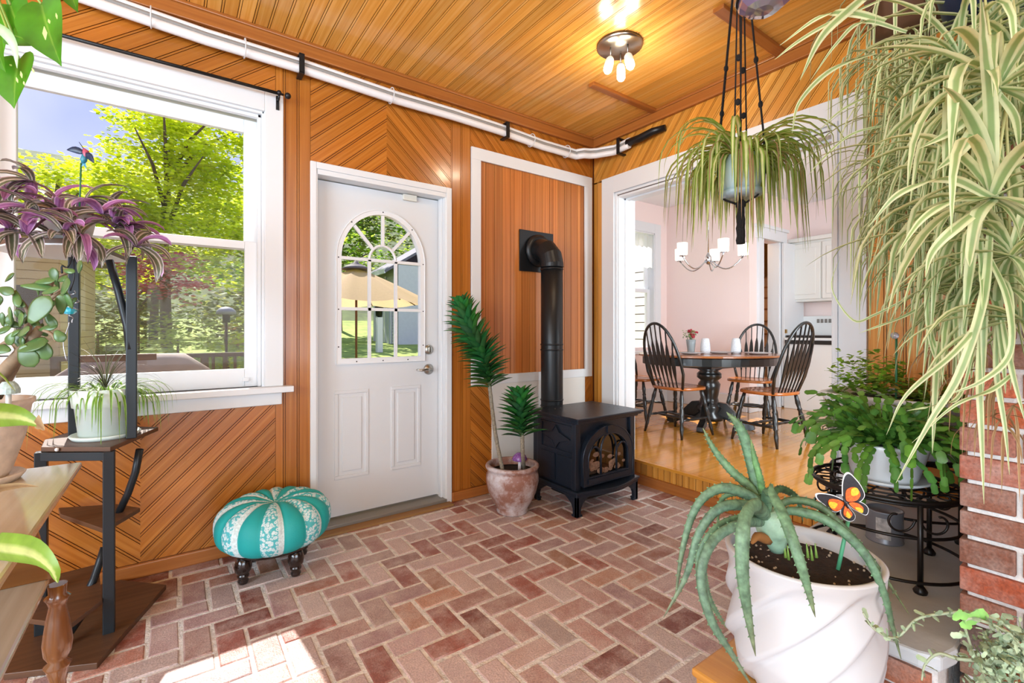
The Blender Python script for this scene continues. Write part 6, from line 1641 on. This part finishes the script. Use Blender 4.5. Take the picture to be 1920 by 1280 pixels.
def butterfly():
    s0, s1 = P(1571, 1068, 1.14), P(1592, 968, 1.16)
    t = thing('butterfly_stake', 'orange and black butterfly ornament on a green stake in the aloe planter', 'ornament', s0)
    mb = MB(); mb.tube([s0, s1], .0045, 8); mb.build('stake', simple('pale_green_stake', '#4d9a72', .5), t)
    c = P(1584, 940, 1.15); R_ = CAMR; U = Vector((0, 0, 1)); N_ = -CAMF; k = 1.15/882
    mw = simple('white_edge', '#dcdcdc', .6); mk = simple('glitter_black', '#1c1b22', .4, noise=.6, nscale=300); mo = simple('orange_glitter', '#e8641c', .5, noise=.5, nscale=220); my = simple('yellow_glitter', '#efb92c', .5, noise=.3, nscale=220)
    def blob(mb, pts, off, th=.0012):
        sp_ = []
        m = len(pts)
        for i in range(m):
            a, b, c_, d = [pts[(i+q-1) % m] for q in range(4)]
            for u in (0, .25, .5, .75):
                sp_.append(tuple(.5*((2*b[z])+(c_[z]-a[z])*u+(2*a[z]-5*b[z]+4*c_[z]-d[z])*u*u+(3*b[z]-a[z]-3*c_[z]+d[z])*u**3) for z in (0, 1)))
        vs = [c+R_*((x-1584)*k)+U*(-(y-940)*k)+N_*(off+.10*abs(x-1584)*k) for x, y in sp_]
        n_ = len(vs); b0 = mb.add(vs+[v-N_*th for v in vs]); mb.face([b0+i for i in range(n_)]); mb.face([b0+n_+i for i in reversed(range(n_))])
        for i in range(n_): mb.face([b0+i, b0+(i+1) % n_, b0+n_+(i+1) % n_, b0+n_+i])
    def shrink(pts, f, to): return [(to[0]+(x-to[0])*f, to[1]+(y-to[1])*f) for x, y in pts]
    W = [([(1584, 939), (1580, 915), (1583, 895), (1591, 888), (1602, 898), (1612, 912), (1617, 928), (1606, 940)], (1597, 922), [(1586, 938), (1585, 920), (1592, 913), (1603, 913), (1610, 926), (1602, 937)]),
         ([(1582, 940), (1565, 930), (1545, 925), (1529, 925), (1531, 934), (1545, 945), (1552, 953), (1566, 958), (1578, 952)], (1560, 944), [(1581, 942), (1568, 935), (1552, 934), (1550, 944), (1560, 955), (1572, 955)]),
         ([(1588, 941), (1605, 939), (1618, 944), (1624, 953), (1620, 963), (1608, 958), (1596, 951)], (1606, 950), [(1590, 942), (1604, 941), (1615, 950), (1612, 959), (1600, 953)]),
         ([(1584, 944), (1592, 952), (1601, 965), (1598, 974), (1588, 975), (1578, 966), (1577, 954)], (1588, 962), [(1584, 946), (1590, 953), (1596, 963), (1589, 970), (1580, 962)])]
    for wg, ctr, inn in W:
        mb = MB(); blob(mb, shrink(wg, 1.10, ctr), 0); w_ = mb.build('wing', mw, t)
        mb = MB(); blob(mb, wg, .0015); mb.build('black_border', mk, w_)
        mb = MB(); blob(mb, inn, .003); mb.build('orange_field', mo, w_)
        far = max(inn, key=lambda p: (p[0]-1584)**2+(p[1]-940)**2); mb = MB(); blob(mb, shrink(inn, .55, far), .0045); mb.build('yellow_field', my, w_)
    mb = MB(); mb.tube([P(1580, 930, 1.145), P(1586, 945, 1.143), P(1590, 953, 1.145)], [.001, .0035, .001], 8); mb.build('body', mk, t)
butterfly()

# ---- dracaenas in the glazed pot
L_DR = leafmat('dracaena_leaf', [(0, '#2f6b3a'), (.5, '#3f7d44'), (1, '#2f6b3a')], trans=.15, rough=.25, noise=.25, nscale=12)
def dracaena(label, stem_pts, fol_pts, rad, n, seed, ln, loc):
    rng = random.Random(seed); t = thing('dracaena', label, 'plant', loc, 'compact dracaenas in the glazed pot')
    mb = MB(); sp_ = smooth_path(stem_pts, 16); mb.tube(sp_, [.012+(.0014 if i % 2 else 0) for i in range(17)], 10); mb.build('stem', simple('dracaena_stem', '#8c8270', .8, noise=.4, nscale=90, bump=.5, bscale=120), t)
    fp = smooth_path(fol_pts, 40); mb = MB()
    mb.tube(fp, [.011]*41, 8, col=(.6, .7, .5))
    for k in range(n):
        f = k/n; i = min(39, int(f*40)); p = fp[i].lerp(fp[i+1], f*40-i); ax = (fp[i+1]-fp[i]).normalized()
        az = k*2.399+rng.uniform(-.2, .2); u = ax.cross(Vector((0, 1, 0))).normalized(); v = ax.cross(u)
        rd = u*math.cos(az)+v*math.sin(az); L_ = ln*rng.uniform(.75, 1.15)*(1.0-.45*max(0, f-.8)/.2); q = p+rd*.008
        out = .85-.45*f; pts = []
        d = (rd*out+ax*(1.25-out)).normalized()
        for s_ in range(6):
            pts.append(q.copy()); q = q+d*L_/5; d = (d+rd*.10+Vector((0, 0, -.10))).normalized()
        dead = (f < .12 and rng.random() < .25)
        c_ = (2.2, 1.3, 1.2) if dead else tuple(x*rng.uniform(.75, 1.35) for x in (1, 1, .9))
        mb.ribbon(pts, [.016, .036, .044, .038, .022, .002], nrm=ax, fold=.30, col=c_)
    mb.build('foliage', L_DR, t)
pz = Vector((PC[0], PC[1], .262))
dracaena('tall leaning dracaena reaching up beside the white entrance door', [pz+Vector((-.085, -.02, 0)), P(930, 820, 3.0), P(922, 760, 3.02), P(918, 722, 3.02)],
         [P(919, 725, 3.02), P(908, 670, 3.02), P(885, 625, 3.04), P(866, 570, 3.06)], .1, 190, 11, .165, pz+Vector((-.085, -.02, 0)))
dracaena('shorter upright dracaena between the leaning one and the stovepipe', [pz+Vector((.075, -.03, 0)), P(980, 850, 2.95), P(979, 815, 2.95)],
         [P(979, 818, 2.95), P(976, 775, 2.96), P(974, 742, 2.97)], .1, 95, 12, .15, pz+Vector((.075, -.03, 0)))
# soil mound under them is part of the pot

# ---- purple-leaved tradescantia on the top shelf
L_TR = leafmat('tradescantia_leaf', [(0, '#c9b3bd'), (.10, '#5e5a4c'), (.22, '#66614e'), (.30, '#cdbfb4'), (.38, '#5c6048'), (.62, '#5c6048'), (.70, '#cdbfb4'), (.78, '#66594e'), (.90, '#5e5a4c'), (1, '#c9b3bd')], trans=.15, rough=.35, noise=.12)
L_TRP = leafmat('tradescantia_purple', [(0, '#d9b6d6'), (.15, '#9a5f9c'), (.35, '#b57fb8'), (.5, '#8e5490'), (.65, '#b57fb8'), (.85, '#9a5f9c'), (1, '#d9b6d6')], trans=.3, rough=.35, noise=.12)
def tradescantia():
    rng = random.Random(55); c = P(128, 415, 1.78); c.z = 1.514
    t = thing('tradescantia', 'purple and green striped tradescantia on the top shelf of the plant stand', 'plant', c)
    mb = MB(); mb.lathe([(.001, 0), (.062, 0), (.082, .10), (.086, .112), (.078, .112), (.001, .10)], c, 30); mb.build('pot', simple('grey_white_pot', '#c9c9c8', .5), t)
    A, B_ = MB(), MB()
    R = [(25, 360, 1.66), (60, 340, 1.70), (20, 430, 1.62), (50, 440, 1.60), (110, 400, 1.68), (100, 375, 1.80), (160, 375, 1.80), (190, 400, 1.72), (215, 425, 1.75), (205, 400, 1.85), (255, 462, 1.72), (-20, 400, 1.6), (150, 440, 1.62), (120, 440, 1.60), (75, 400, 1.62), (235, 430, 1.8)]
    st = MB(); top = c+Vector((0, 0, .10))
    for k, (px, py, d) in enumerate(R):
        p = P(px, py, d); st.tube(smooth_path([top, top.lerp(p, .5)+Vector((0, 0, .03)), p], 6), .004, 6)
        out = p-top; az0 = math.atan2(out.y, out.x)
        for j in range(9):
            az = az0+rng.gauss(0, 1.5); el = rng.uniform(-.35, 1.25); ln = rng.uniform(.11, .18)
            mbx = B_ if rng.random() < (.55 if k in (0, 1, 2, 7, 10, 11, 8) else .2) else A
            pts = []; q = p.copy(); e = el; n = 8
            for i in range(n+1):
                pts.append(q.copy()); q = q+Vector((math.cos(az)*math.cos(e), math.sin(az)*math.cos(e), math.sin(e)))*ln/n; e -= rng.uniform(.12, .30)
            w = rng.uniform(.026, .040); mbx.ribbon(pts, [w*(math.sin(math.pi*(.12+.88*(i/n)))**.7) for i in range(n+1)], fold=.3, col=cmul(rng.uniform(.8, 1.2)), nrm=(rng.uniform(-.3, .3), rng.uniform(-.8, 0), 1))
    A.build('foliage', L_TR, t); B_.build('purple_foliage', L_TRP, t); st.build('stems', simple('purple_stem', '#7d5560', .6), t)
tradescantia()
def hummingbird():
    c = P(157, 292, 1.72); s0 = P(149, 395, 1.72)
    t = thing('hummingbird_stake', 'small blue and pink hummingbird ornament on a green stake above the purple plant', 'ornament', s0)
    mb = MB(); mb.tube([s0, P(152, 306, 1.72)], .003, 6); mb.build('stake', MATS['green_stake'], t)
    k = 1.72/882; V = lambda x, y, o=0: c+CAMR*((x-157)*k)+Vector((0, 0, -(y-292)*k))-CAMF*o
    mb = MB(); mb.tube([V(148, 266), V(155, 276), V(159, 282)], [.0008, .0014, .002], 6); mb.build('beak', M_BLACK, t)
    mb = MB(); mb.tube([V(157, 279), V(161, 284), V(161, 292), V(157, 300)], [.004, .010, .009, .005], 10); mb.build('pink_breast', simple('bird_pink', '#b0506a', .4), t)
    mb = MB(); mb.tube([V(160, 290), V(157, 300), V(156, 306)], [.009, .010, .006], 10); mb.ribbon([V(157, 300), V(155, 308), V(151, 314)], [.010, .010, .003], sideb=CAMR); mb.ribbon([V(157, 300), V(159, 308), V(161, 315)], [.008, .009, .003], sideb=CAMR); mb.build('blue_body', simple('bird_teal', '#2f7f96', .35), t)
    for pts in ([V(159, 288, .006), V(147, 283, .012), V(133, 284, .016)], [V(162, 290, .006), V(174, 296, .012), V(184, 308, .016)]):
        mb = MB(); mb.ribbon(smooth_path(pts, 6), [.010, .020, .024, .024, .020, .012, .002], sideb=Vector((0, 0, 1)), fold=.05); mb.build('wing', simple('bird_wing', '#1f3350', .4, noise=.5, nscale=120), t, solid=.001)
hummingbird()
def blue_ornament():
    h = P(141, 497, 1.72); h.z = 1.488
    t = thing('glass_drop_ornament', 'turquoise glass drop in a curled wire hanging from the top shelf', 'ornament', h)
    k = 1.72/882; V = lambda x, y: P(x, y, 1.70)
    mb = MB(); mb.tube(smooth_path([h, V(128, 500), V(116, 490+8), V(117, 515)], 8), .003, 6); mb.tube(smooth_path([h, V(138, 497), V(139, 520), V(132, 545)], 8), .0025, 6); mb.build('hook', M_BLACK, t)
    pts = []
    for i in range(60):
        f = i/59; a = f*6.283*3.5; r = .020*math.sin(math.pi*min(1, .12+f*.95)); y = 545+60*f; p = V(135, y); pts.append(p+CAMR*r*math.cos(a)+CAMF*r*math.sin(a))
    mb = MB(); mb.tube(pts, .0016, 5); mb.tube(smooth_path([V(130, 603), V(128, 612), V(119, 640), V(121, 660), V(125, 676)], 12), .0016, 5); mb.build('wire_spiral', simple('silver_wire', '#b5b9c0', .25, metal=1), t)
    mb = MB(); mb.ball(V(130, 582), .021, 10, sc=(1, 1, .75), smooth=False); mb.build('glass_drop', simple('turquoise_glass', '#2fb4cf', .08, spec=.8, coat=1, emit='#2fb4cf', estr=0), t)
blue_ornament()

# ---- small spider plant on the middle shelf
def small_spider():
    rng = random.Random(77); c = Vector((-3.165, -.265, .735))
    t = thing('potted_spider_plant', 'small spider plant in a pale mint pot on the middle shelf of the plant stand', 'plant', c)
    mm = simple('mint_pot', '#d3dfd9', .45)
    mb = MB(); mb.lathe([(.001, .0), (.108, .0), (.118, .014), (.114, .018), (.09, .010)], c, 40); mb.build('saucer', mm, t)
    mb = MB(); mb.lathe([(.001, .012), (.088, .012), (.100, .13), (.108, .132), (.116, .205), (.108, .205), (.10, .17), (.001, .17)], c, 40); mb.build('pot', mm, t)
    mb = MB(); top = c+Vector((0, 0, .185))
    LM = leafmat('green_spider_leaf', [(0, '#a8c65a'), (.3, '#6f9a3c'), (.5, '#4f7d33'), (.7, '#6f9a3c'), (1, '#a8c65a')], trans=.35, rough=.4, noise=.2)
    for k in range(95): 
        az = rng.uniform(0, 6.283); arch(mb, top+Vector((math.cos(az), math.sin(az), 0))*rng.uniform(.02, .07), az, rng.uniform(.15, .9), rng.uniform(.16, .34), rng.uniform(.005, .010), rng.uniform(1.8, 3.2), rng, n=10)
    mb.build('foliage', LM, t)
    mb = MB(); cc = top+Vector((0, 0, .02))
    for k in range(40): az = rng.uniform(0, 6.283); arch(mb, cc, az, rng.uniform(.5, 1.45), rng.uniform(.14, .30), .004, rng.uniform(.2, 1.6), rng, n=8)
    mb.build('dark_leaves', leafmat('dark_grassy_leaf', [(0, '#5c6648'), (1, '#54503f')], trans=.2, rough=.5), t)
small_spider()

# ---- jade plant on the side table
def jade():
    rng = random.Random(88); c = P(-14, 902, 1.36); c.z = .75; c = Vector((-3.385, -.915, .75))
    t = thing('jade_plant', 'jade plant with thick oval leaves in an embossed cream pot on the side table', 'plant', c)
    mc = simple('embossed_cream_pot', '#d9ccc0', .5, noise=.18, nscale=28, bump=.6, bscale=22)
    mb = MB(); mb.lathe([(.001, .0), (.085, .0), (.098, .018), (.094, .022), (.07, .014)], c, 36); mb.build('saucer', mc, t)
    mb = MB(); mb.lathe([(.001, .014), (.062, .014), (.070, .03), (.098, .13), (.110, .215), (.118, .222), (.118, .235), (.108, .235), (.102, .20), (.001, .20)], c, 40); mb.build('pot', mc, t)
    mb = MB(); mb.lathe([(.001, .205), (.10, .203)], c, 24, cap=False); mb.build('soil', M_SOIL, t)
    mt_ = simple('jade_bark', '#87735c', .7, noise=.3, nscale=30)
    br = MB(); D = 1.33; base = P(-20, 745, 1.36)
    B1 = [(-25, 750, 1.36), (5, 700, 1.35), (40, 660, 1.33), (58, 640, 1.31), (75, 615, 1.30)]
    B2 = [(-8, 745, 1.37), (25, 690, 1.38), (48, 640, 1.38), (55, 600, 1.36), (70, 570, 1.34)]
    for cps, r0, r1 in ((B1, .020, .010), (B2, .014, .007), ([(40, 660, 1.33), (20, 640, 1.34), (-10, 655, 1.35)], .009, .005), ([(62, 610, 1.34), (45, 570, 1.34), (10, 540, 1.34)], .006, .004), ([(66, 590, 1.34), (95, 560, 1.33), (125, 540, 1.32)], .006, .004), ([(70, 615, 1.30), (95, 625, 1.28), (105, 640, 1.28)], .005, .003), ([(95, 560, 1.33), (100, 525, 1.33), (130, 510, 1.33)], .005, .003)):
        n = 12; br.tube(smooth_path([P(*p) for p in cps], n), [r0+(r1-r0)*i/n for i in range(n+1)], 10)
    br.build('branches', mt_, t)
    L_J = leafmat('jade_leaf', [(0, '#4e6c3c'), (.5, '#47673a'), (1, '#4e6c3c')], trans=.03, rough=.3, noise=.15)
    lv = MB()
    def leaf(px, py, ang, ln, w, dep, k=1.0):
        """obovate thick leaf centred at px,py; ang in degrees, 0 = to the right, 90 = up"""
        a = math.radians(ang); d = (CAMR*math.cos(a)+Vector((0, 0, math.sin(a)))-CAMF*rng.uniform(-.3, .5)).normalized(); nv = (-CAMF+Vector((0, 0, .5))+CAMR*rng.uniform(-.5, .5)).normalized()
        s_ = d.cross(nv).normalized(); u = s_.cross(d); ce = P(px, py, dep); L_ = ln*dep/882; W_ = w*dep/882; rg_ = []
        for i in range(9):
            f = i/8; ww = W_*.5*(math.sin(math.pi*min(1, .04+f*.96))**.6)*(.55+.6*f)+.0008; p = ce+d*L_*(f-.5); th = .0035*math.sin(math.pi*f)+.0006
            rg_.append([p+s_*ww*math.cos(b)+u*(th*math.sin(b)+.10*ww*math.cos(b)**2) for b in [2*math.pi*q/10 for q in range(10)]])
        lv.rings(rg_, cap=True, col=cmul(k, .05, rng))
    BIG = [(75, 580, 60, 52, 34, 1.26), (123, 538, 30, 34, 30, 1.28), (62, 648, 20, 46, 28, 1.27), (53, 667, -70, 40, 32, 1.27), (82, 655, -75, 36, 22, 1.28), (45, 622, 10, 40, 20, 1.28), (102, 515, 100, 24, 18, 1.3), (85, 527, 5, 34, 14, 1.3), (70, 538, -5, 44, 14, 1.3), (118, 523, 10, 22, 12, 1.3), (12, 545, -20, 26, 16, 1.31), (18, 520, 30, 26, 10, 1.31),
           (115, 570, 80, 34, 16, 1.29), (128, 560, -80, 34, 12, 1.29), (95, 545, 10, 40, 14, 1.29), (150, 500, 70, 22, 18, 1.31), (130, 508, -10, 20, 10, 1.31), (40, 600, 40, 30, 22, 1.3), (20, 590, 70, 30, 14, 1.3), (20, 635, -120, 24, 16, 1.29), (5, 620, 30, 26, 14, 1.3), (95, 600, -60, 30, 14, 1.29), (112, 630, -60, 22, 16, 1.28), (90, 615, 10, 30, 12, 1.29), (5, 655, 170, 26, 18, 1.31), (42, 640, 100, 16, 12, 1.29), (32, 560, -60, 34, 12, 1.32), (28, 625, 200, 20, 12, 1.29)]
    for l in BIG: leaf(l[0], l[1], l[2], l[3]*1.15, l[4]*1.25, l[5], k=rng.uniform(.85, 1.2))
    for _ in range(26): px, py = rng.choice([(30, 600), (100, 540), (60, 620), (110, 560), (10, 590)]); leaf(px+rng.gauss(0, 20), py+rng.gauss(0, 18), rng.uniform(0, 360), rng.uniform(16, 30), rng.uniform(10, 18), rng.uniform(1.31, 1.36), k=rng.uniform(.7, 1.0))
    lv.build('foliage', L_J, t)
    mb = MB(); mb.tube([P(-10, 745, 1.42), P(18, 700, 1.40), P(36, 620, 1.40)], .0022, 6); mb.tube([P(-20, 668, 1.41), P(38, 667, 1.40)], .0022, 6); mb.tube([P(-20, 700, 1.41), P(10, 690, 1.41)], .002, 6); mb.build('wire_trellis', M_BLACK, t)
    c2 = P(16, 728, 1.30); t2 = thing('mosaic_ornament', 'pale blue mosaic mushroom ornament in the cream pot', 'ornament', c2)
    mb = MB(); mb.lathe([(.001, .020), (.012, .019), (.019, .010), (.024, -.002), (.024, -.014), (.008, -.014)], c2, 16, smooth=False); mb.build('cap', simple('blue_mosaic', '#aec8c8', .3, noise=.3, nscale=150), t2)
    mb = MB(); mb.tube([c2+Vector((0, 0, -.014)), c2+Vector((0, 0, -.05))], .006, 8); mb.build('stem', simple('ornament_white', '#cfd2d0', .5), t2)
jade()

# ---- trailing golden pothos at the top left corner
L_PO = leafmat('pothos_leaf', [(0, '#3f8418'), (.46, '#48901e'), (.5, '#74a83a'), (.54, '#458a18'), (1, '#3f8418')], trans=.35, rough=.3, noise=.35, nscale=14)
L_POW = leafmat('pothos_variegation', [(0, '#c9d98a'), (1, '#c9d98a')], trans=.4, rough=.3)
def heart(mb, base, tip, w, nrm, col=(1, 1, 1), cup=.12, spots=None, rng=None):
    base, tip = Vector(base), Vector(tip); d = tip-base; L_ = d.length; d.normalize(); s_ = d.cross(Vector(nrm)).normalized(); u = s_.cross(d)
    prof = [(-.10, .30), (-.06, .62), (.04, .86), (.18, 1.0), (.35, .98), (.52, .82), (.68, .58), (.82, .32), (.92, .12), (1.0, .01)]
    vs = []; m = 6
    for f, h in prof:
        for j in range(m+1):
            q = j/m*2-1; ff = f if f > 0 else f*abs(q)**.7
            vs.append(base+d*L_*ff+s_*w*.5*h*q+u*(cup*w*abs(q)*h-.10*L_*f*f))
    b = mb.add(vs)
    for i in range(len(prof)-1):
        for j in range(m): a = b+i*(m+1)+j; mb.face([a, a+1, a+m+2, a+m+1], [(j/m, i/9), ((j+1)/m, i/9), ((j+1)/m, (i+1)/9), (j/m, (i+1)/9)], col, 0, True)
def pothos():
    rng = random.Random(99); c = P(-95, -30, .95); c = Vector((c.x, c.y, 1.98))
    t = thing('golden_pothos', 'golden pothos with heart-shaped leaves hanging in at the top left corner', 'plant', c)
    mb = MB(); mb.lathe([(.001, -.09), (.06, -.09), (.085, .04), (.09, .05), (.08, .05), (.001, .02)], c, 28); mb.build('pot', simple('hanging_basket_pot', '#c9c4ba', .5), t)
    mb = MB()
    for k in range(3): a = 2*math.pi*k/3; mb.tube([(c.x+.085*math.cos(a), c.y+.085*math.sin(a), c.z+.05), (c.x, c.y, H0)], .002, 5)
    mb.build('hanger_wire', M_BLACK, t)
    mb = MB(); N_ = -CAMF
    HL = [((78, 8, .90), (99, 113, .86), 80), ((36, 112, .88), (15, 196, .85), 76), ((20, 10, .92), (35, 62, .9), 60), ((25, 66, .9), (72, 80, .88), 42), ((-10, 30, .93), (-5, 100, .9), 60), ((128, -34, .92), (139, 18, .9), 34), ((60, -40, .93), (10, 30, .92), 60), ((100, -60, .94), (80, 0, .93), 50), ((-30, 110, .92), (-20, 190, .9), 60), ((-10, 70, .86), (0, 130, .84), 40)]
    st = MB()
    for b_, tp, w in HL:
        B0, T0 = P(*b_), P(*tp); heart(mb, B0, T0, w*1.25*b_[2]/882, (N_+Vector((rng.uniform(-.3, .3), 0, rng.uniform(-.2, .5)))).normalized(), cmul(rng.uniform(.9, 1.15)))
        st.tube(smooth_path([c+Vector((0, 0, .03)), (c+B0)/2+Vector((0, 0, .05)), B0], 8), .0022, 6)
    mb.build('foliage', L_PO, t); st.build('vines', simple('pothos_vine', '#8aa04a', .5), t)
    mb = MB()
    pts = smooth_path([P(-20, 40, .84), P(10, 62, .83), P(26, 90, .83), P(32, 128, .83)], 10); mb.ribbon(pts, blade_w(10, .018, base=.8), sideb=CAMR, fold=.2)
    mb.build('pale_leaf', leafmat('pale_blade', [(0, '#a9c9a0'), (.5, '#b9d4b0'), (1, '#a0c398')], trans=.3), t)
    mb = MB()
    for (x, y, a, l, w_) in ((84, 62, 80, 26, 9), (92, 40, 60, 10, 5), (40, 140, 70, 14, 5), (32, 150, 60, 12, 4), (45, 156, 70, 8, 4), (62, 132, 50, 12, 4), (106, 30, 70, 12, 4), (20, 122, 20, 9, 4)):
        p = P(x, y, .855); d = CAMR*math.cos(math.radians(a))*.6-Vector((0, 0, 1))*math.sin(math.radians(a)); L_ = l*.855/882
        mb.ribbon([p-d*L_*.5, p, p+d*L_*.5], [.001, w_*.9/882, .001], sideb=CAMR, fold=0)
    mb.build('variegation', L_POW, t)
pothos()

# ---- broad striped leaves reaching in from the left edge (corn plant)
def corn_plant():
    c = Vector((-3.46, -1.55, .75)); t = thing('corn_plant', 'corn plant with broad yellow-green striped leaves reaching in over the side table', 'plant', c)
    mb = MB(); mb.lathe([(.001, 0), (.06, 0), (.085, .14), (.09, .15), (.08, .15), (.001, .13)], c, 28); mb.build('pot', simple('terracotta_pot', '#a8633c', .7), t)
    mb = MB(); mb.tube([c+Vector((0, 0, .13)), c+Vector((0, 0, .34))], .015, 10); mb.build('stem', MATS['dracaena_stem'], t)
    top = c+Vector((0, 0, .32)); rng = random.Random(5)
    LC = leafmat('corn_leaf', [(0, '#7ea43a'), (.3, '#8db046'), (.42, '#cdd58a'), (.58, '#c6d080'), (.7, '#86aa3e'), (1, '#7ea43a')], trans=.4, rough=.35, noise=.15)
    mb = MB()
    for cps, w in (([top, P(-60, 1010, .92), P(0, 1025, .86), P(60, 1035, .82), P(95, 1062, .80), P(108, 1092, .80)], .050), ([top, P(-70, 780, .98), P(-10, 778, .95), P(40, 782, .93), P(82, 800, .92)], .048)):
        pts = smooth_path(cps, 16); mb.ribbon(pts, blade_w(16, w, base=.5, peak=.5), fold=.2, sideb=Vector((0, 0, 1))+CAMR*.2)
    for k in range(9): az = math.radians(150+k*24)+rng.uniform(-.1, .1); arch(mb, top, az, rng.uniform(.5, 1.2), rng.uniform(.3, .42), .045, rng.uniform(1.2, 2.2), rng, n=12)
    mb.build('foliage', LC, t)
    mb = MB(); mb.ribbon(smooth_path([top, P(-60, 925, 1.0), P(0, 915, .97), P(40, 910, .96), P(72, 912, .95)], 12), blade_w(12, .016, base=.6), fold=.25, sideb=Vector((0, 0, 1))); 
    mb.ribbon(smooth_path([P(66, 790, .925), P(76, 798, .92), P(84, 806, .915)], 4), [.03, .026, .016, .012, .002], sideb=Vector((0, 0, 1)))
    mb.build('dry_leaves', L_DRY, t)
corn_plant()

# ---- trailing succulent at the bottom right corner
def trailing():
    rng = random.Random(66); c = P(1965, 1250, .80)
    st = thing('pedestal', 'wooden plant pedestal at the bottom right edge', 'pedestal', (c.x, c.y, 0))
    mb = MB(); mb.lathe([(.11, 0), (.11, .02), (.03, .04), (.025, c.z-.14), (.05, c.z-.13), (.10, c.z-.12), (.10, c.z-.10)], (c.x, c.y, 0), 24); mb.build('column', M_TURN, st)
    t = thing('trailing_succulent', 'grey-green trailing succulent at the bottom right corner before the brick chimney', 'plant', (c.x, c.y, c.z-.10))
    mb = MB(); mb.lathe([(.001, -.10), (.05, -.10), (.07, 0), (.065, 0), (.001, -.015)], c, 24); mb.build('pot', simple('small_terracotta', '#a8633c', .7), t)
    stm = MB(); lf = MB(); 
    STR = [([(1930, 1215, .80), (1880, 1168, .80), (1820, 1148, .82), (1770, 1150, .84), (1720, 1160, .85), (1680, 1195, .86), (1640, 1180, .86), (1618, 1148, .86)], 46),
           ([(1930, 1230, .78), (1880, 1180, .78), (1812, 1160, .79), (1820, 1210, .79), (1850, 1275, .79)], 16), ([(1930, 1200, .8), (1905, 1180, .8), (1900, 1215, .8), (1915, 1270, .8)], 12),
           ([(1880, 1240, .78), (1800, 1235, .8), (1760, 1225, .82), (1735, 1245, .83), (1728, 1275, .83)], 10)]
    for cps, n in STR:
        pts = smooth_path([P(*p) for p in cps], 40); stm.tube(pts, [.0035*(1-.6*i/40) for i in range(41)], 6)
        for k in range(n):
            i = int(3+k/n*36); p = pts[i]; d = Vector((rng.gauss(0, 1), rng.gauss(0, 1), rng.gauss(.2, 1))).normalized(); ln = rng.uniform(.008, .018)
            segment(lf, p, d, Vector((rng.uniform(-1, 1), -1, .5)).normalized(), ln, ln*.55, cmul(rng.uniform(.7, 1.3)))
    for _ in range(700):
        a, b_ = rng.gauss(0, 1), rng.gauss(0, 1); p = P(1885+a*32, 1232+b_*28+abs(a)*6, .80+rng.uniform(-.05, .05)); d = Vector((rng.gauss(0, 1), rng.gauss(0, 1), rng.gauss(.1, 1))).normalized(); ln = rng.uniform(.006, .016)
        segment(lf, p, d, Vector((rng.uniform(-1, 1), -1, .5)).normalized(), ln, ln*.6, cmul(rng.uniform(.6, 1.4)))
    for _ in range(26):
        p = P(1885, 1232, .8); q = P(1885+rng.gauss(0, 34), 1232+rng.gauss(0, 28), .8+rng.uniform(-.04, .04)); stm.tube(smooth_path([p, p.lerp(q, .5)+Vector((0, 0, .02)), q], 5), .0016, 5)
    for px, py in ((1785, 1160), (1798, 1168), (1815, 1158), (1830, 1168), (1795, 1150), (1850, 1160)):
        p = P(px, py, .79); segment(lf, p, (CAMR*rng.uniform(-1, 1)+Vector((0, 0, rng.uniform(-.5, .5)))).normalized(), -CAMF, .022, .014, (.8, 1.3, .5))
    stm.build('stems', simple('succulent_stem', '#9aa588', .6), t); lf.build('foliage', leafmat('succulent_leaf', [(0, '#8ea383'), (1, '#9db08f')], trans=.15, rough=.5, noise=.2), t)
trailing()
